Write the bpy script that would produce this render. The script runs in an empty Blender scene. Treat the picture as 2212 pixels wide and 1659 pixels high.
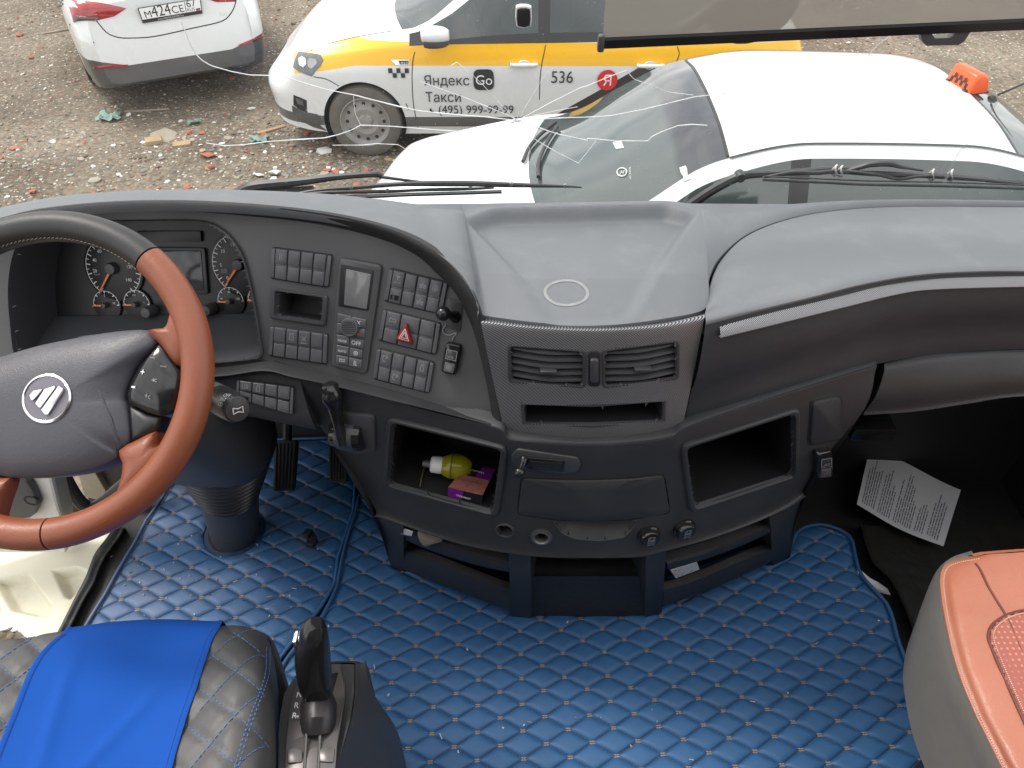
import bpy, bmesh, math, random
import numpy as np
from mathutils import Vector, Matrix, noise
from mathutils.bvhtree import BVHTree
from mathutils.geometry import delaunay_2d_cdt
R = math.radians
SC = bpy.context.scene
COL = SC.collection
# ---------------------------------------------------------------- camera
# world: +Y is the truck's forward direction, +X its right, Z = 0 the cab floor, outside ground at GZ
CAMZ, PITCH, FPX = 1.62, R(43), 1661.0
GZ = -1.41
cam = bpy.data.cameras.new('camera'); cam.sensor_width = 36; cam.lens = 36*FPX/2212
cam.clip_start = .02; cam.clip_end = 400
camo = bpy.data.objects.new('camera', cam); COL.objects.link(camo)
camo.location = (0, 0, CAMZ); camo.rotation_euler = (R(90)-PITCH, 0, 0)
SC.camera = camo
# ---------------------------------------------------------------- light
SUN_EL, SUN_AZ = R(58), R(-62)          # azimuth clockwise from +Y (north)
w = bpy.data.worlds.new('World'); SC.world = w; w.use_nodes = True
nt = w.node_tree; bg = nt.nodes['Background']
sky = nt.nodes.new('ShaderNodeTexSky'); sky.sky_type = 'NISHITA'; sky.sun_disc = False
sky.sun_elevation = SUN_EL; sky.sun_rotation = SUN_AZ
sky.air_density = 1.0; sky.dust_density = 4.0; sky.ozone_density = 1.0
tc = nt.nodes.new('ShaderNodeTexCoord'); mp = nt.nodes.new('ShaderNodeMapping'); mp.inputs['Scale'].default_value = (1.4, 1.4, 4)
nz = nt.nodes.new('ShaderNodeTexNoise'); nz.inputs['Scale'].default_value = 2.2; nz.inputs['Detail'].default_value = 8; nz.inputs['Roughness'].default_value = .58
rp = nt.nodes.new('ShaderNodeValToRGB'); rp.color_ramp.elements[0].position = .36; rp.color_ramp.elements[1].position = .62
rp.color_ramp.elements[0].color = (.45, .45, .45, 1)
mx = nt.nodes.new('ShaderNodeMix'); mx.data_type = 'RGBA'
mx.inputs['B'].default_value = (13.2, 13.1, 12.9, 1)      # thin bright cloud
nt.links.new(tc.outputs['Generated'], mp.inputs['Vector']); nt.links.new(mp.outputs[0], nz.inputs['Vector'])
nt.links.new(nz.outputs[0], rp.inputs[0]); nt.links.new(rp.outputs[0], mx.inputs['Factor'])
nt.links.new(sky.outputs[0], mx.inputs['A']); nt.links.new(mx.outputs['Result'], bg.inputs['Color'])
bg.inputs['Strength'].default_value = .1
sl = bpy.data.lights.new('sun', 'SUN'); sl.energy = 1.4; sl.angle = R(14); sl.color = (1, .96, .9)
so = bpy.data.objects.new('sun', sl); COL.objects.link(so)
sd = Vector((math.sin(SUN_AZ)*math.cos(SUN_EL), math.cos(SUN_AZ)*math.cos(SUN_EL), math.sin(SUN_EL)))
so.rotation_euler = (-sd).to_track_quat('-Z', 'Y').to_euler()
SC.view_settings.view_transform = 'Standard'; SC.view_settings.look = 'None'
SC.view_settings.exposure = 0.80; SC.view_settings.gamma = 1
SC.render.engine = 'CYCLES'; SC.cycles.use_denoising = True
SC.cycles.max_bounces = 8; SC.cycles.transparent_max_bounces = 16; SC.cycles.caustics_reflective = False
SC.cycles.sample_clamp_indirect = 6
# ---------------------------------------------------------------- pixel rays (photo measured at 2212 px width)
CAM = Vector((0, 0, CAMZ)); CP, SP = math.cos(PITCH), math.sin(PITCH)
def ray(u, v):
    cx = (u-1106)/FPX; cy = (829.5-v)/FPX
    return Vector((cx, CP+cy*SP, -SP+cy*CP))
def PZ(u, v, z): d = ray(u, v); return CAM+d*((z-CAMZ)/d.z)
def PY(u, v, y): d = ray(u, v); return CAM+d*(y/d.y)
def PX(u, v, x): d = ray(u, v); return CAM+d*(x/d.x)
def PD(u, v, t): return CAM+ray(u, v)*t
def PP(u, v, pl):
    d = ray(u, v); return CAM+d*((pl[0]-CAM).dot(pl[1])/d.dot(pl[1]))
def UV(p):
    q = Vector(p)-CAM; z = q.y*CP-q.z*SP; y = q.y*SP+q.z*CP
    return (1106+FPX*q.x/z, 829.5-FPX*y/z)
# crop-to-pixel maps of the measuring crops
def cropmap(x0, y0, w, cw):
    s = w/cw/1.736; return lambda x, y: (x0/1.736+x*s, y0/1.736+y*s)
c4 = cropmap(0, 700, 1000, 2074); c5 = cropmap(900, 700, 1000, 1746); c6 = cropmap(1600, 650, 1200, 1810)
c7 = cropmap(2500, 650, 1340, 2021); b1 = cropmap(0, 1200, 1100, 1825); b2 = cropmap(1200, 1350, 1200, 1991)
b3 = cropmap(1900, 1500, 1200, 2212); b4 = cropmap(2800, 1400, 1040, 1917); b5 = cropmap(0, 1700, 1300, 2212)
b6 = cropmap(0, 2280, 1100, 2212); b7 = cropmap(900, 2250, 1100, 2212); b8 = cropmap(2900, 1950, 940, 1677)
a1 = cropmap(0, 0, 1280, 2212); a2 = cropmap(1000, 0, 1300, 2212); a3 = cropmap(2200, 0, 1640, 2212)
# ---------------------------------------------------------------- materials
MATS = {}
def nodes(m):
    return m.node_tree.nodes, m.node_tree.links
def mat(name, col, rough=.5, metal=0, var=.12, vscale=8, bump=None, spec=.5, coat=0, sheen=0, rvar=.1, dirt=None, alpha=None):
    """procedural material: base colour broken up by noise, roughness variation, bump = (kind, scale, strength, distance)"""
    if name in MATS: return MATS[name]
    m = bpy.data.materials.new(name); m.use_nodes = True; MATS[name] = m
    n, l = nodes(m); b = n['Principled BSDF']
    b.inputs['Roughness'].default_value = rough; b.inputs['Metallic'].default_value = metal
    b.inputs['Specular IOR Level'].default_value = spec; b.inputs['Coat Weight'].default_value = coat
    b.inputs['Coat Roughness'].default_value = .06; b.inputs['Sheen Weight'].default_value = sheen
    t = n.new('ShaderNodeTexCoord')
    z = n.new('ShaderNodeTexNoise'); z.inputs['Scale'].default_value = vscale; z.inputs['Detail'].default_value = 6
    l.new(t.outputs['Object'], z.inputs['Vector'])
    x = n.new('ShaderNodeMix'); x.data_type = 'RGBA'
    x.inputs['A'].default_value = tuple(c*(1-var) for c in col)+(1,)
    x.inputs['B'].default_value = tuple(min(1, c*(1+var)) for c in col)+(1,)
    l.new(z.outputs[0], x.inputs['Factor']); out = x.outputs['Result']
    if dirt:                                   # (colour, scale, threshold, softness)
        z2 = n.new('ShaderNodeTexNoise'); z2.inputs['Scale'].default_value = dirt[1]; z2.inputs['Detail'].default_value = 9; z2.inputs['Roughness'].default_value = .68
        l.new(t.outputs['Object'], z2.inputs['Vector'])
        mr = n.new('ShaderNodeMapRange'); mr.inputs[1].default_value = dirt[2]; mr.inputs[2].default_value = dirt[2]+dirt[3]
        mr.inputs[4].default_value = dirt[4] if len(dirt) > 4 else 1
        l.new(z2.outputs[0], mr.inputs[0])
        x2 = n.new('ShaderNodeMix'); x2.data_type = 'RGBA'; x2.inputs['B'].default_value = dirt[0]+(1,)
        l.new(out, x2.inputs['A']); l.new(mr.outputs[0], x2.inputs['Factor']); out = x2.outputs['Result']
    l.new(out, b.inputs['Base Color'])
    if rvar:
        mr = n.new('ShaderNodeMapRange'); mr.inputs[3].default_value = max(0, rough-rvar); mr.inputs[4].default_value = min(1, rough+rvar)
        l.new(z.outputs[0], mr.inputs[0]); l.new(mr.outputs[0], b.inputs['Roughness'])
    if bump:
        kind, sc, st, di = bump
        if kind == 'leather':
            k = n.new('ShaderNodeTexVoronoi'); k.inputs['Scale'].default_value = sc; k.feature = 'SMOOTH_F1'
            z3 = n.new('ShaderNodeTexNoise'); z3.inputs['Scale'].default_value = sc*.35; z3.inputs['Detail'].default_value = 3
            l.new(t.outputs['Object'], z3.inputs['Vector'])
            ad = n.new('ShaderNodeMixRGB'); ad.blend_type = 'LINEAR_LIGHT'; ad.inputs[0].default_value = .03
            l.new(t.outputs['Object'], ad.inputs[1]); l.new(z3.outputs['Color'], ad.inputs[2]); l.new(ad.outputs[0], k.inputs['Vector']); ko = k.outputs['Distance']
        elif kind == 'weave':
            k = n.new('ShaderNodeTexWave'); k.inputs['Scale'].default_value = sc; k.bands_direction = 'DIAGONAL'; l.new(t.outputs['Object'], k.inputs['Vector']); ko = k.outputs[0]
        else:
            k = n.new('ShaderNodeTexNoise'); k.inputs['Scale'].default_value = sc; k.inputs['Detail'].default_value = 4; l.new(t.outputs['Object'], k.inputs['Vector']); ko = k.outputs[0]
        bp = n.new('ShaderNodeBump'); bp.inputs['Strength'].default_value = st; bp.inputs['Distance'].default_value = di
        l.new(ko, bp.inputs['Height']); l.new(bp.outputs[0], b.inputs['Normal'])
    return m
def flat(name, col, rough=.5): return mat(name, col, rough, var=.04, rvar=.03)
black_tex = mat('textured_black_plastic', (.028, .029, .032), .50, bump=('leather', 420, .35, .0008), var=.15, dirt=((.12, .12, .12), 9, .52, .5, .25))
black_smooth = mat('smooth_black_plastic', (.048, .049, .053), .42, bump=('noise', 900, .12, .0004), dirt=((.12, .12, .12), 14, .55, .4, .2))
key_black = mat('switch_plastic', (.098, .099, .107), .36, bump=('noise', 900, .1, .0004))
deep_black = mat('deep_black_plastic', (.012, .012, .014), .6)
gloss_black = mat('gloss_black_plastic', (.012, .012, .013), .14, rvar=.05)
grey_top = mat('skylit_dusty_pad', (.132, .141, .152), .55, bump=('leather', 500, .2, .0006), var=.1, vscale=5, dirt=((.22, .22, .215), 12, .5, .35, .5))  # pale base carries the sky light on upward faces, plus dust blotches
face_dark = mat('gauge_face', (.009, .009, .011), .45)
white_print = flat('white_print', (.7, .7, .72)); grey_print = flat('grey_print', (.28, .28, .29))
orange_needle = flat('orange_needle', (.75, .2, .06)); red_print = flat('red_print', (.5, .05, .03))
chrome = mat('chrome', (.75, .75, .76), .18, 1, var=.05)
screen_m = mat('screen_glass', (.05, .052, .056), .12, rvar=.03)
def carbon(scale=125):
    m = bpy.data.materials.new('carbon_film'); m.use_nodes = True; n, l = nodes(m); b = n['Principled BSDF']
    t = n.new('ShaderNodeTexCoord'); mpn = n.new('ShaderNodeMapping'); mpn.inputs['Rotation'].default_value = (0, R(32), 0)
    wv = n.new('ShaderNodeTexWave'); wv.inputs['Scale'].default_value = scale; wv.bands_direction = 'Z'; wv.inputs['Distortion'].default_value = .35; wv.inputs['Detail Scale'].default_value = 3
    l.new(t.outputs['Object'], mpn.inputs[0]); l.new(mpn.outputs[0], wv.inputs['Vector'])
    r = n.new('ShaderNodeValToRGB'); r.color_ramp.elements[0].position = .3; r.color_ramp.elements[1].position = .7
    r.color_ramp.elements[0].color = (.018, .018, .02, 1); r.color_ramp.elements[1].color = (.36, .36, .375, 1)
    l.new(wv.outputs[0], r.inputs[0]); l.new(r.outputs[0], b.inputs['Base Color'])
    b.inputs['Roughness'].default_value = .34; b.inputs['Metallic'].default_value = .45
    bp = n.new('ShaderNodeBump'); bp.inputs['Strength'].default_value = .25; bp.inputs['Distance'].default_value = .0005
    l.new(wv.outputs[0], bp.inputs['Height']); l.new(bp.outputs[0], b.inputs['Normal'])
    return m
carbon_m = carbon(); carbon_fine = carbon(190)
panel_m = mat('satin_panel_plastic', (.078, .078, .082), .40, bump=('noise', 900, .12, .0004), dirt=((.15, .15, .15), 14, .55, .4, .2))
# ---------------------------------------------------------------- mesh helpers
def add(name, V, F, m, parent=None, smooth=True, fm=None, ang=38, kind=None):
    me = bpy.data.meshes.new(name); me.from_pydata([tuple(v) for v in V], [], F)
    for k in (m if isinstance(m, (list, tuple)) else [m]): me.materials.append(k)
    if fm is not None: me.polygons.foreach_set('material_index', fm)
    me.validate()
    if smooth:
        me.polygons.foreach_set('use_smooth', [True]*len(me.polygons)); me.set_sharp_from_angle(angle=R(ang))
    me.update()
    return link(name, me, parent, kind)
def link(name, me, parent=None, kind=None):
    o = bpy.data.objects.new(name, me); COL.objects.link(o)
    if parent is not None:
        o.parent = parent
        if parent.type == 'EMPTY' and 'car' not in parent.name and not parent.get('_local'): o.location = -parent.location
    if kind: o['kind'] = kind
    return o
def thing(name, label, cat, loc=(0, 0, 0), rz=0, group=None, local=False):
    e = bpy.data.objects.new(name, None); COL.objects.link(e); e.location = loc; e.rotation_euler = (0, 0, rz); e.empty_display_size = .05
    e['label'] = label; e['category'] = cat
    if group: e['group'] = group
    if local: e['_local'] = 1
    return e
def tag(o, label, cat, group=None):
    o['label'] = label; o['category'] = cat
    if group: o['group'] = group
    return o
class MB:
    """collects pieces for ONE mesh"""
    def __init__(s): s.V = []; s.F = []; s.M = []
    def put(s, V, F, mi=0):
        k = len(s.V); s.V += [Vector(v) for v in V]; s.F += [[i+k for i in f] for f in F]; s.M += [mi]*len(F); return s
    def build(s, name, m, parent=None, smooth=True, ang=38, kind=None): return add(name, s.V, s.F, m, parent, smooth, s.M, ang, kind)
def gridf(nr, nc, keep=None, flip=False, closed=False):
    F = []
    for i in range(nr-1):
        for j in range(nc if closed else nc-1):
            k = (j+1) % nc
            q = [i*nc+j, i*nc+k, (i+1)*nc+k, (i+1)*nc+j]
            if flip: q.reverse()
            F.append(q)
    return F
def cr(P, n=6, closed=False):
    """Catmull-Rom through points"""
    P = [Vector(p) for p in P]; out = []; N = len(P)
    if N == 2 and not closed: return [P[0].lerp(P[1], i/n) for i in range(n+1)]
    for i in range(N if closed else N-1):
        if closed: p0, p1, p2, p3 = P[i-1], P[i], P[(i+1) % N], P[(i+2) % N]
        else:
            p1, p2 = P[i], P[i+1]; p0 = P[i-1] if i else p1*2-p2; p3 = P[i+2] if i+2 < N else p2*2-p1
        for k in range(n):
            t = k/n; a = p1*2; b = p2-p0; c = p0*2-p1*5+p2*4-p3; d = p1*3-p0-p2*3+p3
            out.append((a+b*t+c*t*t+d*t*t*t)*.5)
    if not closed: out.append(P[-1].copy())
    return out
def resamp(P, N, closed=False):
    P = [Vector(p) for p in P]
    if closed: P = P+[P[0]]
    L = [0]
    for a, b in zip(P, P[1:]): L.append(L[-1]+(b-a).length)
    out = []; j = 0; M = N if closed else N-1
    for i in range(N):
        s = L[-1]*i/M
        while j < len(P)-2 and L[j+1] < s: j += 1
        d = L[j+1]-L[j]; out.append(P[j].lerp(P[j+1], (s-L[j])/d if d > 1e-12 else 0))
    return out
def surf(rows, N=60, nv=5, smoothrows=True):
    """rows of curve points -> dense grid (verts, faces, nr, nc)"""
    rs = [resamp(cr(r, 8), N) for r in rows]
    cols = [cr([r[j] for r in rs], nv) if smoothrows else resamp([r[j] for r in rs], (len(rs)-1)*nv+1) for j in range(N)]
    nr = len(cols[0]); V = [cols[j][i] for i in range(nr) for j in range(N)]
    return V, gridf(nr, N, flip=True), nr, N
def inpoly(x, y, P):
    c = False; j = len(P)-1
    for i in range(len(P)):
        if (P[i][1] > y) != (P[j][1] > y) and x < (P[j][0]-P[i][0])*(y-P[i][1])/(P[j][1]-P[i][1])+P[i][0]: c = not c
        j = i
    return c
def cut(V, F, polys):
    """drop the faces whose centre, seen from the camera, lies in one of the outlines; loose edge vertices slide onto the outline"""
    uv = [UV(v) for v in V]; ins = [any(inpoly(p[0], p[1], q) for q in polys) for p in uv]
    keep = [f for f in F if not all(ins[i] for i in f)]
    used = set(i for f in keep for i in f if ins[i])
    nb = {}
    for f in keep:
        for a, b in zip(f, f[1:]+f[:1]):
            if ins[a] and not ins[b]: nb.setdefault(a, []).append(b)
            if ins[b] and not ins[a]: nb.setdefault(b, []).append(a)
    V = list(V)
    for i in used:
        if i in nb:
            q = [p for p in polys if inpoly(uv[i][0], uv[i][1], p)][0]; best = None
            for b in nb[i]:
                lo, hi = 0., 1.
                for _ in range(9):
                    m = (lo+hi)/2; x = V[i].lerp(V[b], m); t = UV(x)
                    if inpoly(t[0], t[1], q): lo = m
                    else: hi = m
                if best is None or hi < best[0]: best = (hi, V[i].lerp(V[b], hi))
            V[i] = best[1]
    return V, keep
def bvh(V, F): return BVHTree.FromPolygons([tuple(v) for v in V], F)
def hit(u, v, T, off=0):
    d = ray(u, v).normalized(); h = T.ray_cast(CAM, d)
    if h[0] is None:
        h = T.find_nearest(CAM+d*1.4); n = h[1]; n = -n if n.dot(d) > 0 else n
        return h[0]+n*off, n
    n = h[1]; n = -n if n.dot(d) > 0 else n
    return h[0]+n*off, n
def rnd(P, r=.25, n=4):
    """round the corners of a 2-D/3-D polygon; r = share of the shorter neighbouring edge"""
    out = []; N = len(P); P = [Vector(p) for p in P]
    for i in range(N):
        a, b, c = P[i-1], P[i], P[(i+1) % N]; L = min((a-b).length, (c-b).length)*(r if not isinstance(r, (list, tuple)) else r[i])
        s = b+(a-b).normalized()*L; e = b+(c-b).normalized()*L
        for k in range(n+1):
            t = k/n; out.append(s*(1-t)**2+b*2*t*(1-t)+e*t*t)
    return out
def loft(loops, close=True, cap0=True, cap1=True):
    n = len(loops[0]); V = [p for L in loops for p in L]; F = gridf(len(loops), n, closed=close)
    if cap0: F.append(list(range(n))[::-1])
    if cap1: F.append([len(V)-n+i for i in range(n)])
    return V, F
def slab(P, n, z0, z1, bev=.001):
    """polygon P (3-D, roughly planar) extruded along n from z0 to z1 with a bevelled top edge"""
    P = [Vector(p) for p in P]; n = Vector(n).normalized(); c = sum(P, Vector())/len(P)
    def ins(d):
        out = []
        for p in P:
            q = p-c; L = q.length; out.append(c+q*max(.05, (L-d)/L) if L > 1e-9 else p)
        return out
    A = ins(0); B = ins(bev)
    V, F = loft([[p+n*z0 for p in A], [p+n*(z1-bev) for p in A], [p+n*(z1-bev*.3) for p in ins(bev*.35)], [p+n*z1 for p in B]], cap0=True)
    # orientation
    a = (P[1]-P[0]).cross(P[2]-P[1])
    if a.dot(n) < 0: F = [f[::-1] for f in F]
    return V, F
def tube(P, r, n=10, cap=True, closed=False):
    P = [Vector(p) for p in P]; N = len(P); loops = []; up = None
    rr = r if isinstance(r, (list, tuple)) else [r]*N
    for i in range(N):
        t = (P[(i+1) % N]-P[i-1]) if closed else (P[min(i+1, N-1)]-P[max(i-1, 0)])
        t = t.normalized() if t.length > 1e-9 else Vector((0, 0, 1))
        if up is None: up = t.orthogonal().normalized()
        up = (up-t*up.dot(t)).normalized(); s = t.cross(up)
        loops.append([P[i]+(up*math.cos(a)+s*math.sin(a))*rr[i] for a in [2*math.pi*k/n for k in range(n)]])
    V, F = loft(loops, True, cap and not closed, cap and not closed)
    if closed:
        b = (N-1)*n
        # match twist
        k0 = min(range(n), key=lambda k: (loops[-1][0]-loops[0][k]).length)
        for j in range(n): F.append([b+j, b+(j+1) % n, (j+1+k0) % n, (j+k0) % n])
    return V, F
def ribbon(P, N, w, off=.001):
    """thin flat band along points P with surface normals N"""
    V = []
    for i, p in enumerate(P):
        t = (P[min(i+1, len(P)-1)]-P[max(i-1, 0)]).normalized(); s = t.cross(N[i]).normalized(); q = p+N[i]*off
        V += [q-s*w/2, q+s*w/2]
    return V, [[2*i, 2*i+1, 2*i+3, 2*i+2] for i in range(len(P)-1)]
def disc(c, n, r, k=20):
    n = Vector(n).normalized(); a = n.orthogonal().normalized(); b = n.cross(a)
    return [c+(a*math.cos(2*math.pi*i/k)+b*math.sin(2*math.pi*i/k))*r for i in range(k)]
def lathe(c, ax, prof, k=24, up=None):
    """prof = [(radius, height along axis)]"""
    ax = Vector(ax).normalized(); a = (Vector(up) if up else ax.orthogonal()).normalized(); a = (a-ax*a.dot(ax)).normalized(); b = ax.cross(a)
    loops = [[c+ax*h+(a*math.cos(2*math.pi*i/k)+b*math.sin(2*math.pi*i/k))*max(r, 1e-5) for i in range(k)] for r, h in prof]
    return loft(loops, True, True, True)
def box(c, s, rz=0, bev=.0):
    bm = bmesh.new(); bmesh.ops.create_cube(bm, size=1); bmesh.ops.scale(bm, vec=s, verts=bm.verts)
    if bev: bmesh.ops.bevel(bm, geom=bm.edges[:], offset=bev, segments=2, profile=.5, affect='EDGES')
    M = Matrix.Translation(c) @ Matrix.Rotation(rz, 4, 'Z'); bm.verts.index_update()
    V = [M @ v.co for v in bm.verts]; F = [[v.index for v in f.verts] for f in bm.faces]; bm.free(); return V, F
_tc = {}
def text2d(s):
    """glyph outlines of the built-in font, filled by a constrained triangulation"""
    if s in _tc: return _tc[s]
    c = bpy.data.curves.new('t', 'FONT'); c.body = s; c.resolution_u = 4; c.fill_mode = 'NONE'; o = bpy.data.objects.new('t', c); COL.objects.link(o)
    bpy.context.view_layer.update(); e = o.evaluated_get(bpy.context.evaluated_depsgraph_get()); m = e.to_mesh()
    P = [Vector(v.co[:2]) for v in m.vertices]; E_ = [tuple(k.vertices) for k in m.edges]; e.to_mesh_clear()
    bpy.data.objects.remove(o); bpy.data.curves.remove(c)
    V, _, F, *_r = delaunay_2d_cdt(P, E_, [], 0, 1e-6)
    A = np.array([tuple(P[i]) for i, j in E_]); B = np.array([tuple(P[j]) for i, j in E_])
    def odd(x, y):
        q = (A[:, 1] > y) != (B[:, 1] > y); return np.count_nonzero(x < (B[q, 0]-A[q, 0])*(y-A[q, 1])/(B[q, 1]-A[q, 1])+A[q, 0]) % 2
    F = [f for f in F if odd(sum(V[i][0] for i in f)/len(f), sum(V[i][1] for i in f)/len(f)+1e-7)]
    x0 = min(v[0] for v in V); x1 = max(v[0] for v in V); y1 = max(v[1] for v in V)
    _tc[s] = ([((v[0]-x0), v[1]) for v in V], [list(f) for f in F], x1-x0, y1); return _tc[s]
def text_on(s, o, ex, ey, n, width=None, size=None, off=.0006):
    """text laid on a plane: o = lower-left corner, ex/ey unit axes"""
    V, F, W, Hh = text2d(s); k = width/W if width else size
    return [o+ex*(x*k)+ey*(y*k*(size/k if (width and size) else 1))+n*off for x, y in V], F
def quad_at(Q, s, t):
    return (Q[0]*(1-s)+Q[1]*s)*(1-t)+(Q[3]*(1-s)+Q[2]*s)*t
def sdist(X, Y, P):
    """signed distance (positive inside) of arrays to polygon"""
    d = np.full(X.shape, 1e9); ins = np.zeros(X.shape, bool); j = len(P)-1
    for i in range(len(P)):
        ax, ay = P[i][0], P[i][1]; bx, by = P[j][0], P[j][1]
        ex, ey = bx-ax, by-ay; wx, wy = X-ax, Y-ay; t = np.clip((wx*ex+wy*ey)/(ex*ex+ey*ey+1e-12), 0, 1)
        d = np.minimum(d, np.hypot(wx-ex*t, wy-ey*t))
        c = ((ay > Y) != (by > Y)); xx = (bx-ax)*(Y-ay)/(by-ay+1e-12)+ax; ins ^= (c & (X < xx)); j = i
    return np.where(ins, d, -d)
def sstep(x, a, b):
    t = np.clip((x-a)/(b-a), 0, 1); return t*t*(3-2*t)
random.seed(7)
# ================================================================ CAB: floor, firewall, shell
rubber = mat('black_rubber', (.02, .02, .021), .6, bump=('noise', 300, .3, .001), dirt=((.09, .075, .06), 6, .5, .3, .6))
MRE = [b8(*q) for q in [(75, 270), (130, 140), (150, 100), (200, 60), (300, 42), (400, 60), (480, 100), (522, 140), (530, 200), (550, 290), (570, 370), (640, 450), (745, 560), (790, 660), (820, 800), (870, 930), (930, 1100), (980, 1230), (1040, 1400), (1070, 1500), (1120, 1600), (1150, 1659), (1210, 1800)]]
edge = [PZ(u+6, v-3, -.004) for u, v in MRE[1:]]
P = [Vector((-1.03, -1.2, -.004)), Vector((edge[-1].x, -1.2, -.004))]+edge[::-1]+[Vector((edge[0].x, 1.66, -.004)), Vector((-1.03, 1.66, -.004))]
n_ = len(P); V = P+[p-Vector((0, 0, .16)) for p in P]
add('floor', V, [list(range(n_))]+[[i, (i+1) % n_, (i+1) % n_+n_, i+n_] for i in range(n_)], rubber, smooth=False, kind='structure')
add('floor_passenger_footwell', [(.4, -1.2, -.15), (1.46, -1.2, -.15), (1.46, 1.68, -.15), (.4, 1.68, -.15)], [[0, 1, 2, 3]], rubber, kind='structure')
V, F = box((.2, 1.70, .15), (2.7, .04, .9)); add('wall_firewall', V, F, deep_black, kind='structure')
V, F = box((1.47, .3, .15), (.04, 2.9, .7)); add('wall_passenger_door', V, F, deep_black, kind='structure')
# ================================================================ DASHBOARD
dash = thing('dashboard', 'black and grey truck dashboard with switch banks, air vents and storage cubbies', 'dashboard', (.15, 1.1, 0))
PA, PB, PC = PY(560, 490, 1.10), PY(575, 790, 1.0), PY(1060, 915, .90)
PN = (PB-PA).cross(PC-PA).normalized()
if PN.dot(ray(800, 700)) > 0: PN = -PN
PL = (PA, PN)
def ppl(u, v, off=0): return PP(u, v, PL)+PN*off
# --- hood lip
LIPO = [(-160, 520, .94), (0, 474, .97), (83, 455, .985), (222, 441, .998), (389, 437, 1.0), (555, 445, 1.0), (697, 461, .998), (815, 486, .99), (898, 517, .98), (964, 562, .965), (1007, 611, .945), (1034, 664, .92)]
lipo = [PZ(*p) for p in LIPO]+[PY(1059, 750, .905), PY(1079, 849, .895), PY(1090, 926, .885)]
lipi_uv = [(-160, 540), (0, 492), (83, 475), (222, 459), (389, 456), (518, 464), (683, 482), (815, 512), (898, 548), (947, 591), (987, 634), (1020, 700), (1043, 783), (1057, 850), (1068, 922)]
lipi = [ppl(u, v, .006) for u, v in lipi_uv]
def mixrow(a, b, t, off):
    a = resamp(cr(a, 8), 90); b = resamp(cr(b, 8), 90)
    return [p.lerp(q, t)+off for p, q in zip(a, b)]
out = Vector((-.15, -.8, .55)).normalized()
rows = [mixrow(lipo, lipi, 0, Vector((0, .012, 0))), mixrow(lipo, lipi, .0, Vector()), mixrow(lipo, lipi, .35, out*.007), mixrow(lipo, lipi, .75, out*.006), mixrow(lipo, lipi, 1, Vector()), mixrow(lipo, lipi, 1.02, -PN*.02)]
V, F, nr, nc = surf(rows, 120, 3); add('hood_lip', V, F, mat('lip_black', (.018, .018, .019), .58, bump=('leather', 380, .5, .001)), dash)
# --- upper pad with the raised tray
TZ = .925
near = [p.copy() for p in lipo[:12]]
PTOP = [(1040, 683), (1151, 697), (1284, 703), (1418, 693), (1523, 670)]
ptop = [PZ(u, v, .9) for u, v in PTOP]
SEAM = [c7(230, 640), c7(290, 500), c7(430, 360), c7(640, 270), c7(900, 215), c7(1300, 187), c7(2021, 190), (2500, 450), (3000, 452)]
seam = [PZ(u, v, .9) for u, v in SEAM]
near = near+ptop+seam
NCt = 480
nearc = resamp(cr(near, 8), NCt)
farx = np.interp([p.x for p in nearc], [-1.1, -.5, -.1, .3, .45, 1.3, 1.8], [-1.1, -.52, -.16, .34, .52, 1.3, 1.8])
NR = 100
X = np.zeros((NR, NCt)); Y = np.zeros_like(X); Z = np.zeros_like(X)
for j, p in enumerate(nearc):
    fx = farx[j]; fy = 1.285-.03*(fx-.15)**2; fz = .885
    for i in range(NR):
        t = i/(NR-1); X[i, j] = p.x+(fx-p.x)*t; Y[i, j] = p.y+(fy-p.y)*t
        Z[i, j] = p.z+(fz-p.z)*(t**1.5)+.012*math.sin(math.pi*t)
tro = [PZ(*c6(*q), TZ) for q in [(310, 860), (60, 250), (330, 105), (1400, 70), (1660, 180), (1590, 830)]]
tri = [PZ(*c6(*q), TZ-.006) for q in [(690, 810), (215, 260), (385, 185), (1365, 152), (1530, 215), (1170, 790)]]
d = sdist(X, Y, [(p.x, p.y) for p in rnd(tro, .28, 6)]); e = sdist(X, Y, [(p.x, p.y) for p in rnd(tri, .22, 6)])
depth = np.clip((Y-.9)/.3, 0.1, 1)
Z += sstep(d, -.035, .040)*.019*np.clip((Y-.90)/.10, 0, 1)*(Y < 1.35)
Z -= sstep(e, -.006, .020)*(.004+.024*depth)
V = [Vector((X[i, j], Y[i, j], Z[i, j])) for i in range(NR) for j in range(NCt)]
# front roll-over
V = [Vector((p.x, p.y+.006, p.z-.02)) for p in nearc]+[Vector((p.x, p.y-.001, p.z-.004)) for p in nearc]+V
F = gridf(NR+2, NCt); add('upper_pad', V, F, grey_top, dash); T_top = bvh(V, F)
# pale ring left by a sticky mount
RG = []
for k in range(49):
    a = 2*math.pi*k/48; p, n = hit(*c6(790+120*math.cos(a)+3*math.sin(3*a), 677+70*math.sin(a)), T_top); RG.append((p, n))
V, F = ribbon([p for p, n in RG], [n for p, n in RG], .005, .0007)
add('adhesive_ring', V, F, mat('dried_glue', (.24, .245, .25), .7, var=.3, vscale=90), dash)
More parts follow.
